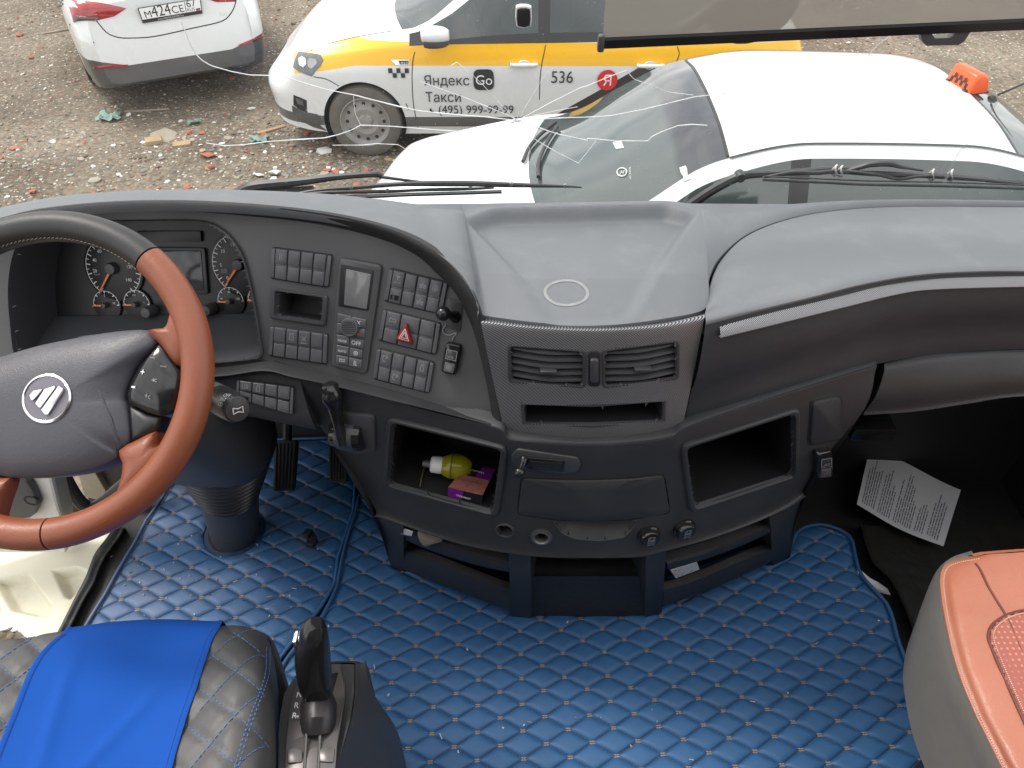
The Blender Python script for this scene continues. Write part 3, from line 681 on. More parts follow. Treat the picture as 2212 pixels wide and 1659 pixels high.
# drawer front, set a little back in its recess
P = [hit(u, v, T_lc)[0] for u, v in R2(DRW, .14, 4)]; Nd = hit(*DOT, T_lc)[1]
cD = sum(P, Vector())/len(P)
V, F = loft([[p-Nd*.02 for p in P], [p-Nd*.001 for p in P], [cD+(p-cD)*.992+Nd*.002 for p in P], [cD+(p-cD)*.95+Nd*.004 for p in P], [cD+(p-cD)*.5+Nd*.008 for p in P]], True, False, True)
add('console_drawer', V, F, black_tex, dash)
P = [hit(u, v, T_lc)[0] for u, v in R2(DRW_o, .15, 4)]
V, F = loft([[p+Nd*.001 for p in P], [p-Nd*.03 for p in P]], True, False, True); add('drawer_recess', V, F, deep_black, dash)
P = [hit(u, v, T_lc)[0] for u, v in R2(HND, .25, 4)]; cH = sum(P, Vector())/len(P)
V, F = loft([[cH+(p-cH)*1.09-Nd*.002 for p in P], [cH+(p-cH)*1.05+Nd*.0022 for p in P], [cH+(p-cH)*.93-Nd*.008 for p in P], [cH+(p-cH)*.75-Nd*.022+Vector((0, 0, .006)) for p in P], [cH+(p-cH)*.4-Nd*.028+Vector((0, 0, .01)) for p in P]], True, False, True)
add('finger_scoop', V, F, black_tex, dash)
# sockets
p, n = hit(*b2(1150, 1060), T_lc); V, F = lathe(p, n, [(.0185, -.002), (.0175, .002), (.0155, .003), (.0145, -.002), (.0135, -.05), (0, -.05)], 28); F.pop(-2); add('empty_socket', V, F, black_smooth, dash)
p, n = hit(*b3(240, 945), T_lc); V, F = lathe(p, n, [(.0205, -.002), (.0205, .003), (.0175, .0045), (.0165, .0045)], 28); F = F[:-2]; lt = add('lighter_socket', V, F, black_smooth, dash)
V, F = lathe(p, n, [(.0168, .001), (.0165, .0048), (.0135, .005), (.0125, .003), (.012, -.045), (0, -.045)], 28); F.pop(-2); add('metal_ring', V, F, mat('worn_steel', (.32, .31, .30), .38, .9), lt)
for q, volt in (((980, 930), '24V 15A'), ((1225, 880), '12V 10A')):
    p, n = hit(*b3(*q), T_lc)
    V, F = lathe(p, n, [(.0225, -.002), (.0215, .004), (.019, .006), (.0185, .012), (.0165, .0155), (0, .0165)], 28); ou = add('power_outlet', V, F, gloss_black, dash)
    ex = Vector((1, 0, 0)); ex = (ex-n*ex.dot(n)).normalized(); ey = n.cross(ex); mb = MB(); c = p+n*.0168
    bx = [(-.006, .0015), (-.006, .0085), (.006, .0085), (.006, .0015), (-.006, .0015)]
    V, F = ribbon([c+ex*a+ey*b for a, b in bx], [n]*5, .001, .0004); mb.put(V, F)
    for a in ((-.004, .0092, -.002, .0092), (.002, .0092, .004, .0092), (-.0045, .005, -.002, .005), (.002, .005, .0045, .005), (.0032, .0038, .0032, .0062)):
        V, F = ribbon([c+ex*a[0]+ey*a[1], c+ex*a[2]+ey*a[3]], [n]*2, .0011, .0004); mb.put(V, F)
    for k, s in enumerate(('POWER', 'OUTLET', volt)):
        V, F = text_on(s, c-ex*.007-ey*(.0025+k*.0042), ex, ey, n, width=.014, off=.0004); mb.put(V, F)
    mb.build('outlet_print', grey_print, ou, smooth=False)
    V, F = tube([p-ey*.017+n*.004, p-ey*.024+n*.006], [.003, .002], 8); add('outlet_hinge', V, F, chrome, ou)
# slider control with a ball
Q = [b2(*q) for q in [(1190, 585), (1230, 545), (1600, 600), (1625, 640), (1600, 690), (1500, 700), (1240, 665), (1195, 630)]]
P = [hit(u, v, T_lc)[0] for u, v in R2(Q, .3, 3)]; p, n = hit(*b2(1400, 630), T_lc)
V, F = slab(P, n, -.004, .004, .002); sld = add('slider_plate', V, F, black_smooth, dash)
Q = [hit(*b2(*q), T_lc)[0] for q in [(1285, 592), (1525, 612), (1518, 682), (1280, 660)]]
V, F = slab(rnd(Q, .15, 3), n, .003, .0055, .001); add('slider_frame', V, F, gloss_black, sld)
Q = [hit(*b2(*q), T_lc)[0] for q in [(1300, 610), (1505, 627), (1500, 665), (1298, 645)]]
V, F = slab(rnd(Q, .15, 3), n, .0045, .0062, .0004); add('slider_slot', V, F, deep_black, sld)
p, n = hit(*b2(1270, 600), T_lc); p2, _ = hit(*b2(1248, 632), T_lc)
V, F = tube([p, p+n*.012, p2+n*.022], [.007, .005, .004], 10); add('slider_stem', V, F, gloss_black, sld)
V, F = lathe(p2+n*.014, n, [(.0095*math.sin(a), .0095-.0095*math.cos(a)) for a in np.linspace(.05, math.pi-.05, 10)], 16); add('slider_ball', V, F, gloss_black, sld)
# trailer brake lever
Q = [b2(*q) for q in [(150, 318), (345, 335), (350, 560), (240, 578), (95, 540), (80, 380)]]
P = [hit(u, v, T_lc)[0] for u, v in R2(Q, .2, 4)]; p, n = hit(*b2(215, 440), T_lc)
V, F = slab(P, n, -.004, .006, .003); lv = add('brake_lever_base', V, F, black_smooth, dash)
sd_ = (hit(*b2(280, 470), T_lc)[0]-hit(*b2(100, 445), T_lc)[0]); c = hit(*b2(185, 455), T_lc)[0]+n*.004
ax = sd_.normalized(); V, F = lathe(c-ax*.029, ax, [(.024, 0), (.026, .003), (.026, .055), (.024, .058)], 28); add('lever_drum', V, F, gloss_black, lv)
V, F = lathe(c-ax*.017, ax, [(.0265, 0), (.0275, .002), (.0275, .032), (.0265, .034)], 28); add('lever_shroud', V, F, black_smooth, lv)
tip = PD(717, 857, (c-CAM).dot(Vector((0, CP, -SP)))-.06); bs = c+n*.024
V, F = tube(cr([bs, bs.lerp(tip, .5)+Vector((0, 0, -.004)), tip.lerp(bs, .1)], 5), [.0105, .0105, .0105, .0102, .010, .0102, .0108, .0115, .0125, .0135, .014], 14); add('lever_shaft', V, F, gloss_black, lv)
axk = (tip-bs).normalized(); V, F = lathe(tip-axk*.018, axk, [(.012, -.004), (.0155, .004), (.0198, .015), (.0205, .025), (.0178, .036), (.0115, .043), (0, .045)], 24); add('lever_knob', V, F, gloss_black, lv)
# blank square and usb module on the right wing
Q = [b4(*q) for q in [(450, 195), (640, 152), (665, 432), (428, 485)]]
P = [hit(u, v, T_lc)[0] for u, v in R2(Q, .2, 4)]; p, n = hit(*b4(545, 310), T_lc)
V, F = slab([p+(q-p)*1.14 for q in P], n, -.004, .0012, .001); bl = add('blank_recess', V, F, deep_black, dash)
V, F = slab(P, n, 0, .006, .003); add('blank_cover', V, F, black_tex, bl)
um, un = hit(*b4(490, 600), T_lc)
module([PP(*b4(*q), (um, un)) for q in [(462, 530), (568, 505), (572, 690), (462, 705)]], un, dash, 'usb_module')
# --- bins at the foot of the console
BF = [(845, 1222), (861, 1227), (969, 1278), (1038, 1305), (1104, 1330), (1146, 1334), (1270, 1336), (1394, 1333), (1426, 1323), (1532, 1286), (1610, 1255), (1669, 1220), (1700, 1205)]
bfl = [PZ(u, v, .008) for u, v in BF]
lt_ = resamp(cr([p+Vector((0, .02, .002)) for p in lipb], 8), 60); bt_ = resamp(cr(bfl, 8), 60)
V, F, _, _ = surf([[p+(p-q)*.12 for p, q in zip(lt_, bt_)], lt_, bt_, [q+(q-p)*.12 for p, q in zip(lt_, bt_)]], 80, 10); T_bin = bvh(V, F)
V, F, _, _ = surf([[p+Vector((0, .09, .01)) for p in lipb], [p+Vector((0, .08, 0)) for p in bfl]], 60, 6); add('bin_back', V, F, deep_black, dash)
V, F, _, _ = surf([[p+Vector((0, .09, .001)) for p in bfl], [p+Vector((0, .0, .001)) for p in bfl]], 60, 2); add('bin_floor', V, F, black_smooth, dash)
def slat(m, tp, bt, name='bin_slat', th=.016):
    a = resamp(cr([Vector((*m(*q), 0)) for q in tp], 6), 16); b = resamp(cr([Vector((*m(*q), 0)) for q in bt], 6), 16); loops = []
    for p, q in zip(a, b):
        A, n = hit(p.x, p.y, T_bin); B, n2 = hit(q.x, q.y, T_bin)
        loops.append([A-n*th, A+n*.001, A.lerp(B, .12)+n*.006, A.lerp(B, .5)+n*.007, A.lerp(B, .9)+n*.005, B+n*.001, B-n*th])
    V, F = loft(loops); add(name, V, F, black_tex, dash)
slat(b2, [(470, 1008), (700, 1108), (950, 1192), (1180, 1252)], [(478, 1088), (700, 1182), (950, 1262), (1180, 1312)])
slat(b2, [(505, 1178), (700, 1248), (950, 1348), (1185, 1436)], [(488, 1290), (700, 1372), (950, 1472), (1190, 1562)])
slat(b3, [(1100, 1108), (1350, 1040), (1600, 948), (1860, 832)], [(1105, 1162), (1350, 1096), (1600, 1006), (1860, 888)])
slat(b3, [(1080, 1312), (1300, 1246), (1550, 1140), (1830, 1020)], [(1068, 1420), (1300, 1346), (1550, 1240), (1840, 1108)])
def pillar(tl_, tr_, br_, bl_, th=.10):
    q = [PZ(*tl_, .398)+Vector((0, .010, 0)), PZ(*tr_, .398)+Vector((0, .010, 0)), PZ(*br_, .004), PZ(*bl_, .004)]; n = (q[1]-q[0]).cross(q[0]-q[3]).normalized(); n = -n if n.dot(q[0]-CAM) > 0 else n
    V, F = slab(q, n, -th, .004, .003); add('console_pillar', V, F, black_tex, dash)
pillar((811, 1119), (872, 1141), (874, 1234), (846, 1222)); pillar((1099, 1196), (1147, 1203), (1148, 1335), (1104, 1331))
pillar((1395, 1204), (1440, 1192), (1428, 1323), (1393, 1333)); pillar((1662, 1117), (1732, 1079), (1704, 1203), (1668, 1221))
ul = (1149, 1190, 1270, 1350, 1393)
rows = [[PY(u, 1200, 1.0) for u in ul], [PY(u, 1207, .972) for u in ul], [PY(u, 1243, .932) for u in ul], [PY(u, 1248, .928) for u in ul], [PY(u, 1290, .932) for u in ul], [PZ(u, 1334-2*abs(u-1270)/120, .008) for u in ul]]
V, F, nr, nc = surf(rows, 24, 3)
k = len(V); V = V+[p+Vector((0, .1, 0)) for p in V]          # give the cover its depth
F = F+[[i*nc, (i+1)*nc, (i+1)*nc+k, i*nc+k] for i in range(nr-1)]+[[i*nc+nc-1, i*nc+nc-1+k, (i+1)*nc+nc-1+k, (i+1)*nc+nc-1] for i in range(nr-1)]
add('console_foot_cover', V, F, mat('dimpled_black_plastic', (.028, .029, .031), .5, bump=('leather', 160, .6, .002)), dash)
# side cheeks of the console (left and right flanks)
lf = [PP(*c5(400, 1246), (PA+PN*.012, PN)), PY(694, 925, .955), lipb[0], bfl[0]]
V, F, _, _ = surf([lf, [p+Vector((.04, .3, .0)) for p in lf]], 20, 2); add('console_cheek', V, F, black_tex, dash)
rf = [PY(1893, 786, .98), PY(1862, 892, .965), lipb[-1], bfl[-1]]
V, F, _, _ = surf([rf, [p+Vector((-.03, .35, .0)) for p in rf]], 20, 2); add('console_cheek', V, F, black_tex, dash)
# --- knee pad / glove box on the passenger side
g0 = [PY(*c7(1228, 1076), 1.0), PY(*c7(1500, 1026), 1.015), PY(*c7(1760, 998), 1.03), PY(*c7(2021, 990), 1.035), PY(2500, 752, 1.05), PY(2900, 752, 1.055)]
g1 = [PY(*c7(1105, 1365), .985), PY(*c7(1400, 1345), .99), PY(*c7(1700, 1300), 1.0), PY(*c7(2021, 1258), 1.005), PY(2500, 850, 1.02), PY(2820, 850, 1.025)]
up_ = Vector((0, 0, 1))
V, F, _, _ = surf([[p+Vector((0, .05, .004)) for p in g0], g0, [p.lerp(q, .12)+Vector((0, -.012, 0)) for p, q in zip(g0, g1)], [p.lerp(q, .5)+Vector((0, -.016, 0)) for p, q in zip(g0, g1)], [p.lerp(q, .9)+Vector((0, -.004, 0)) for p, q in zip(g0, g1)], g1, [p+Vector((0, .05, -.02)) for p in g1], [p+Vector((0, .3, -.03)) for p in g1]], 60, 4)
add('glove_box', V, F, mat('grained_black_lid', (.03, .031, .034), .46, bump=('leather', 330, .4, .001)), dash)
ge = [V[j*0+i*60] for i in range(len(V)//60)]
V2, F2 = loft([ge, [p+Vector((.01, .25, 0)) for p in ge]], False, False, False); add('glove_box_cheek', V2, F2, deep_black, dash)
# latch under the knee pad
p = PY(*b4(850, 370), 1.1); V, F = box(p, (.09, .05, .035), 0, .006); add('knee_latch', V, F, gloss_black, dash)
# underside closing panels so that no daylight leaks up from below
V, F = box((.2, 1.48, .58), (2.5, .44, .02)); add('dash_underside', V, F, deep_black, dash)
V, F = box((.2, 1.335, .71), (2.5, .02, .25)); add('dash_back', V, F, deep_black, dash)
# ================================================================ FLOOR MATS (quilted diamonds)
def blue_leather():
    m = mat('blue_leatherette', (.030, .114, .27), .52, var=.18, vscale=20, bump=('leather', 260, .18, .0006), dirt=((.16, .115, .075), 3.2, .60, .18, .55), rvar=.12)
    n, l = nodes(m); b = n['Principled BSDF']; src = b.inputs['Base Color'].links[0].from_socket
    t = n.new('ShaderNodeTexCoord'); sx = n.new('ShaderNodeSeparateXYZ'); l.new(t.outputs['Object'], sx.inputs[0])
    z = n.new('ShaderNodeTexNoise'); z.inputs['Scale'].default_value = 5; z.inputs['Detail'].default_value = 8; z.inputs['Roughness'].default_value = .7; l.new(t.outputs['Object'], z.inputs['Vector'])
    # trodden-in dust where the driver's boots land by the door
    mr = n.new('ShaderNodeMapRange'); mr.inputs[1].default_value = -.45; mr.inputs[2].default_value = -.95; l.new(sx.outputs['X'], mr.inputs[0])
    mu = n.new('ShaderNodeMath'); mu.operation = 'MULTIPLY'; l.new(mr.outputs[0], mu.inputs[0])
    m2 = n.new('ShaderNodeMapRange'); m2.inputs[1].default_value = .38; m2.inputs[2].default_value = .66; l.new(z.outputs[0], m2.inputs[0]); l.new(m2.outputs[0], mu.inputs[1])
    x = n.new('ShaderNodeMix'); x.data_type = 'RGBA'; x.inputs['B'].default_value = (.26, .2, .14, 1); l.new(src, x.inputs['A'])
    m3 = n.new('ShaderNodeMath'); m3.operation = 'MULTIPLY'; m3.inputs[1].default_value = .42; l.new(mu.outputs[0], m3.inputs[0]); l.new(m3.outputs[0], x.inputs['Factor'])
    l.new(x.outputs['Result'], b.inputs['Base Color']); return m
blue_m = blue_leather()
tan_thread = flat('tan_thread', (.40, .29, .20), .8); seam_dark = mat('seam_blue', (.016, .045, .11), .6)
LA, LB, LO = Vector((.0465, .0295, 0)), Vector((.0475, -.0265, 0)), Vector((-.216, .863, 0))
def make_mat(name, label, outline, z0, hole=None):
    root = thing(name, label, 'floor mat', (outline[0].x, outline[0].y, 0))
    P2 = [(p.x, p.y) for p in outline]
    det = LA.x*LB.y-LA.y*LB.x
    def ab(x, y): x -= LO.x; y -= LO.y; return (x*LB.y-y*LB.x)/det, (LA.x*y-LA.y*x)/det
    ij = [ab(*p) for p in P2]; i0 = int(min(a for a, b in ij))-2; i1 = int(max(a for a, b in ij))+2; j0 = int(min(b for a, b in ij))-2; j1 = int(max(b for a, b in ij))+2
    N = 9; G = np.array([0, .035, .11, .27, .5, .73, .89, .965, 1]); st = MB(); rest = MB(); cells = []
    base = MB()
    for i in range(i0, i1):
        for j in range(j0, j1):
            o = LO+LA*i+LB*j; S, T = np.meshgrid(G, G); X = o.x+LA.x*S+LB.x*T; Y = o.y+LA.y*S+LB.y*T
            D = sdist(X, Y, P2)
            if hole: D = np.minimum(D, np.hypot(X-hole[0], Y-hole[1])-hole[2])
            if D.max() < .004: continue
            hgt = .0072*((1-np.abs(2*S-1)**8)*(1-np.abs(2*T-1)**8))**.8*np.clip(D/.02, 0, 1)**.5
            hgt *= 1+.18*noise.noise(Vector((i*.7, j*.7, z0*9)))
            V = [Vector((X[a, b], Y[a, b], z0+hgt[a, b])) for a in range(N) for b in range(N)]
            ins = D.flatten() > 0; F = []
            for f in gridf(N, N, flip=True):
                if any(ins[k] for k in f): F.append(f)
            if not F: continue
            # slide outside corners back to the border
            for k in set(k for f in F for k in f):
                if not ins[k]:
                    p = V[k]; dd = D.flatten()[k]; e = 1e-3
                    def dist(x, y):
                        q = sdist(np.array([[x]]), np.array([[y]]), P2)[0, 0]
                        return min(q, math.hypot(x-hole[0], y-hole[1])-hole[2]) if hole else q
                    gx = dist(p.x+e, p.y)-dd; gy = dist(p.x, p.y+e)-dd; L = math.hypot(gx, gy) or 1
                    V[k] = Vector((p.x-gx/L*dd, p.y-gy/L*dd, z0))
            full = D.min() > .022; cc = UV((X.mean(), Y.mean(), z0)); area = (D > 0).mean()
            inv = -60 < cc[0] < 2260 and cc[1] < 1720
            cells.append((0 if inv else 1, -area, V, F))
            if D[0, 0] > .012:
                c = Vector((X[0, 0], Y[0, 0], z0+.0018))
                for a in (LA+LB*.0, LB, ):
                    pass
                for dv in ((LA+LB).normalized(), (LA-LB).normalized()):
                    for ang in (-.5, .5):
                        q = Matrix.Rotation(ang, 3, 'Z') @ dv
                        V2, F2 = ribbon([c-q*.0064, c+q*.0064], [Vector((0, 0, 1))]*2, .0015, .0014); st.put(V2, F2)
            # stitched seam along both edges of the cell
            for a, b, ok in ((o, o+LA, D[0, :].min()), (o, o+LB, D[:, 0].min())):
                if ok < .008: continue
                V2, F2 = ribbon([Vector((*a.lerp(b, .06)[:2], z0)), Vector((*a.lerp(b, .94)[:2], z0))], [Vector((0, 0, 1))]*2, .0034, .0012); st.put(V2, F2, 2)  # dark ribbon paints valley shade and grime into the seam
                for k in range(8):
                    p, q = a.lerp(b, (k+.2)/8), a.lerp(b, (k+.75)/8); V2, F2 = ribbon([Vector((p.x, p.y, z0)), Vector((q.x, q.y, z0))], [Vector((0, 0, 1))]*2, .0010, .0019); st.put(V2, F2, 1)
    cells.sort(key=lambda c: c[:2]); n = 0
    for c in cells:
        if n < 300 and c[0] == 0: add('quilt_pad', c[2], c[3], blue_m, root, ang=180); n += 1
        else: rest.put(c[2], c[3])
    if rest.F: rest.build('quilt_pads_rest', blue_m, root, kind='stuff', ang=180)
    st.build('stitching', [tan_thread, mat('blue_thread', (.12, .12, .14), .7), mat('seam_grime_shade', (.028, .034, .048), .8)], root, smooth=False, kind='stuff')
    V, F = tube(resamp([p+Vector((0, 0, z0+.003)) for p in outline], 180, True), .0040, 8, closed=True); add('edge_binding', V, F, blue_m, root)
    V = [Vector((p.x, p.y, z0-.003)) for p in outline]; add('backing', V, [list(range(len(V)))], seam_dark, root, smooth=False)
    return root
GR = [b2(*q) for q in [(245, 850), (225, 960), (185, 1080), (150, 1200), (125, 1330), (110, 1420), (65, 1520), (0, 1640)]]+[b7(*q) for q in [(440, 350), (340, 480), (300, 560)]]
GL = [b2(*q) for q in [(222, 790), (212, 950), (165, 1090), (115, 1240), (95, 1400), (50, 1480), (0, 1560)]]+[b7(*q) for q in [(390, 340), (300, 460), (255, 560)]]
z1 = .006
Pz = lambda L: [PZ(u, v, z1) for u, v in L]
o = Pz(GR)+[Vector((-.42, .3, z1)), Vector((.72, .3, z1))]+Pz(MRE[::-1])
o += [Vector((.58, 1.12, z1)), Vector((.4, 1.04, z1)), Vector((-.18, 1.03, z1)), Vector((-.27, 1.12, z1))]
make_mat('floor_mat', 'wide blue diamond-quilted floor mat in front of the centre console', o, z1)
MLE = [b5(*q) for q in [(540, 1140), (600, 1040), (680, 910), (750, 780), (820, 660), (870, 580), (940, 440), (985, 380), (1040, 300), (1110, 180)]]
bc = PZ(*b5(1500, 505), 0)
o = [Vector((-.47, .66, z1))]+[Vector((-.93, .66, z1))]+Pz(MLE)+[Vector((-.93, 1.48, z1)), Vector((-.45, 1.5, z1))]+Pz(GL)
make_mat('floor_mat', 'narrower dirty blue quilted floor mat under the steering column', o, z1, hole=(bc.x, bc.y, .078))
# ================================================================ STEERING COLUMN
ctop = PD(473, 938, 1.60)
col = thing('steering_column', 'black steering column with ribbed rubber boot standing in the blue mat', 'steering column', bc)
ax = (ctop-bc).normalized(); Lc = (ctop-bc).length
prof = [(.058, -.01), (.058, .02), (.06, Lc*.5)]
V, F = lathe(bc, ax, [(.064, 0), (.066, .004), (.064, .012), (.058, .012)], 36); add('collar', V, F, rubber, col)
V, F = lathe(bc, ax, [(.060, -.002), (.061, .05), (.064, .12), (.068, Lc*.50)], 36); add('column_tube', V, F, black_smooth, col)
pr = []
for k in range(10):
    h = Lc*(.46+.054*k); r = .066+.0050*k; pr += [(r-.008, h), (r+.005, h+Lc*.016), (r+.005, h+Lc*.026), (r-.007, h+Lc*.050)]
pr.append((.108, Lc)); V, F = lathe(bc, ax, pr, 40); add('ribbed_boot', V, F, mat('boot_rubber', (.03, .03, .033), .32), col)
wc = Vector((-.643, .779, .907)); wn = Vector((-.022, -.645, .764)).normalized()
a2_ = (wc-wn*.1-ctop); loops = []
for t, rx in ((-.06, .104), (.0, .112), (.1, .116), (.3, .112), (.6, .095), (1, .06)):
    c = ctop+a2_*t+Vector((0, .03*t, 0)); nrm = a2_.normalized(); e1 = Vector((1, 0, 0)); e1 = (e1-nrm*e1.dot(nrm)).normalized(); e2 = nrm.cross(e1)
    loops.append([c+(e1*math.copysign(abs(math.cos(a))**.7, math.cos(a))+e2*math.copysign(abs(math.sin(a))**.7, math.sin(a)))*rx for a in np.linspace(0, 2*math.pi, 33)[:-1]])
V, F = loft(loops); add('column_cover', V, F, black_smooth, col)
# ================================================================ STEERING WHEEL
sw = thing('steering_wheel', 'black and chestnut leather steering wheel with round badge on its hub', 'steering wheel', wc)
tan_lea = mat('chestnut_leather', (.225, .064, .028), .40, var=.14, vscale=14, bump=('leather', 240, .35, .0008), rvar=.08)
blk_lea = mat('black_leather', (.018, .018, .019), .42, bump=('leather', 300, .25, .0006))
hub_m = mat('grained_grey_hub', (.062, .062, .073), .44, bump=('leather', 230, .4, .0008), var=.1)
we1 = Vector((1, 0, 0)); we1 = (we1-wn*we1.dot(wn)).normalized(); we2 = wn.cross(we1).normalized()
WPL = (wc, wn)
def pw(x, y, o=0): return PP(*b1(x, y), (wc+wn*o, wn))
def wang(p): q = p-wc; return math.atan2(q.dot(we2), q.dot(we1))
aB = wang(PP(322, 562, WPL)); aS = wang(PP(110, 1160, WPL))
RR, rt = .2135, .0215
def rimseg(a0, a1, m, name, n=60):
    loops = []
    for a in np.linspace(a0, a1, n):
        d = we1*math.cos(a)+we2*math.sin(a); c = wc+d*RR
        loops.append([c+d*math.cos(b)*rt+wn*math.sin(b)*rt*1.08 for b in np.linspace(0, 2*math.pi, 21)[:-1]])
    V, F = loft(loops, True, True, True); F = [f[::-1] for f in F]; return add(name, V, F, m, sw)
g = .006
rimseg(aB+g, math.pi-aB-g, blk_lea, 'rim_top'); rimseg(aS+g, aB-g, tan_lea, 'rim_side'); rimseg(math.pi-aB+g-2*math.pi, aS-g, tan_lea, 'rim_lower')
rimseg(aB-.012, aB+.012, deep_black, 'rim_seam', 3) if False else None
# cross stitching along the inside of the black part
for k in range(46):
    a = aB+(math.pi-2*aB)*(k+.5)/46; loops = []
    if a > R(150): break
    d = we1*math.cos(a)+we2*math.sin(a); tn = -we1*math.sin(a)+we2*math.cos(a); c = wc+d*(RR-rt*.93)+wn*rt*.40
    V, F = tube([c-tn*.004+wn*.003-d*.0001, c+tn*.004-wn*.003], .0007, 5)
    add('rim_stitch', V, F, mat('grey_thread', (.2, .19, .18), .8), sw)
def dome(P, lift, z0, m, name, parent, n=wn, lv=(.0, .35, .75, 1)):
    """padded cushion over an outline"""
    c = sum(P, Vector())/len(P)
    loops = [[p+n*z0 for p in P], [p+n*(lift*.25) for p in P]]
    for k in (.985, .95, .88, .75, .5, .2): loops.append([c+(p-c)*k+n*lift*(1-(k**4)*.72) for p in P])
    V, F = loft(loops, True, True, True); a = Vector()
    for i in range(len(P)): a += (P[i]-c).cross(P[(i+1) % len(P)]-c)
    if a.dot(n) < 0: F = [f[::-1] for f in F]
    return add(name, V, F, m, parent, ang=60)
HP = [(-420, 560), (-380, 420), (-250, 320), (0, 245), (250, 170), (500, 118), (750, 78), (945, 73), (1000, 147), (880, 285), (815, 420), (800, 500), (818, 545), (830, 745), (757, 812), (748, 862), (600, 930), (400, 970), (200, 985), (80, 978), (-60, 940), (-250, 850), (-380, 720)]
hub = dome(cr([pw(*q, -.02) for q in HP], 3, True), .034, -.03, hub_m, 'hub_pad', sw)
T_h = bvh([v.co for v in hub.data.vertices], [list(p.vertices) for p in hub.data.polygons])
# crease on the pad
P = [hit(*b1(*q), T_h) for q in [(590, 380), (640, 500), (690, 620), (730, 740), (745, 800)]]
V, F = tube([p-n*.0018 for p, n in P], [.0005, .003, .0035, .0035, .003], 8); add('pad_crease', V, F, hub_m, hub)
# badge
bp_, bn_ = hit(*b1(293, 488), T_h); BE = hit(*b1(440, 488), T_h)[0]; br = .0335
V, F = lathe(bp_-bn_*.001, bn_, [(br, 0), (br, .0025), (br*.93, .0035), (br*.90, .003), (br*.9, .0015)], 44); F = F[:-1]; bd = add('badge_ring', V, F, chrome, hub)
V, F = lathe(bp_-bn_*.001, bn_, [(br*.9, .001), (br*.9, .0022), (0, .0022)], 44); add('badge_field', V, F, mat('badge_grey', (.16, .155, .18), .35), hub)
for q in ([(190, 470), (215, 440), (268, 432), (262, 450), (212, 502), (198, 498)], [(225, 520), (285, 428), (345, 413), (350, 425), (262, 545), (250, 548)], [(262, 560), (372, 410), (398, 425), (396, 452), (305, 590), (285, 590)]):
    P = [PP(*b1(*k), (bp_+bn_*.002, bn_)) for k in q]; V, F = slab(P, bn_, 0, .003, .0008); add('badge_bar', V, F, mat('brushed_silver', (.62, .62, .64), .3, 1), hub)
# spokes
SPK = [(930, 70), (1030, 56), (1062, 15), (1082, -60), (1130, -150), (1230, -60), (1250, 60), (1245, 180), (1215, 270), (1165, 292), (1108, 286), (1050, 215), (998, 146)]
dome(cr([pw(*q, -.012) for q in SPK], 2, True), .022, -.016, tan_lea, 'spoke', sw)
SPK = [(755, 812), (870, 745), (985, 693), (992, 760), (1012, 795), (1060, 780), (1150, 700), (1140, 790), (1000, 960), (860, 1080), (735, 1120), (752, 1050), (772, 960), (776, 890)]
dome(cr([pw(*q, -.014) for q in SPK], 2, True), .022, -.016, tan_lea, 'spoke', sw)
SPK = [(-120, 960), (20, 985), (78, 985), (50, 1080), (18, 1180), (10, 1240), (40, 1275), (-20, 1330), (-150, 1300)]
dome(cr([pw(*q, -.016) for q in SPK], 2, True), .018, -.016, tan_lea, 'spoke', sw)
POD = [(1000, 152), (1060, 225), (1105, 290), (1140, 330), (1125, 450), (1095, 560), (1018, 602), (930, 580), (815, 520), (802, 470), (820, 400), (880, 285)]
pod = dome([pw(*q, -.006) for q in POD], .014, -.02, gloss_black, 'button_pod', sw)
dome([pw(*q, -.014) for q in [(812, 525), (930, 585), (1020, 605), (992, 692), (900, 732), (830, 752)]], .012, -.02, blk_lea, 'pod_base', sw)
T_pod = bvh([v.co for v in pod.data.vertices], [list(p.vertices) for p in pod.data.polygons])
def podp(x, y): return hit(*b1(x, y), T_pod)
mb = MB(); exw = (pw(1000, 400)-pw(900, 400)).normalized()
def txt(s, x, y, wpx, mb, m=0):
    p, n = podp(x, y); ex = (podp(x+30, y+4)[0]-p).normalized(); ey = n.cross(ex).normalized(); W_ = (pw(x+wpx, y)-pw(x, y)).length
    V, F = text_on(s, p, ex, ey, n, width=W_, off=.0016); mb.put(V, F, m)
txt('MODE', 940, 240, 34, mb, 1); txt('MUTE', 998, 294, 36, mb, 1)
for s, x, y in (('+', 874, 345), ('-', 818, 444)): txt(s, x, y, 30, mb, 0)
for x, y in ((945, 385), (962, 385), (905, 480), (925, 488)): txt('4' if x in (945, 905) else 'c', x, y, 16, mb, 1)
mb.build('button_print', [white_print, grey_print], pod, smooth=False)
# ================================================================ COLUMN STALK
tipp, bas = PD(*b1(1482, 562), 1.10), PD(*b1(1255, 430), 1.20)
stk = thing('column_stalk', 'grey and black wiper stalk with white symbols beside the steering wheel', 'control stalk', tipp)
ax = (tipp-bas).normalized(); Ls = (tipp-bas).length
V, F = lathe(bas, ax, [(.011, -.1), (.012, Ls*.25), (.0135, Ls*.45)], 20); add('stalk_arm', V, F, black_smooth, stk)
V, F = lathe(bas, ax, [(.0195, Ls*.22), (.0215, Ls*.30), (.0215, Ls*.52)], 28); add('stalk_collar', V, F, mat('stalk_grey', (.11, .11, .115), .35), stk)
lp = []
for k in range(40): pass
V, F = lathe(bas, ax, [(.0225, Ls*.53), (.0225, Ls*.74), (.0205, Ls*.93), (.019, Ls*.965), (.0175, Ls*.97), (.0172, Ls*.985), (.0, Ls*.995)], 40); rg = add('stalk_knob', V, F, mat('stalk_dark', (.03, .03, .032), .3), stk)
T_s = bvh([v.co for v in rg.data.vertices], [list(p.vertices) for p in rg.data.polygons])
mb = MB(); eyv = ax
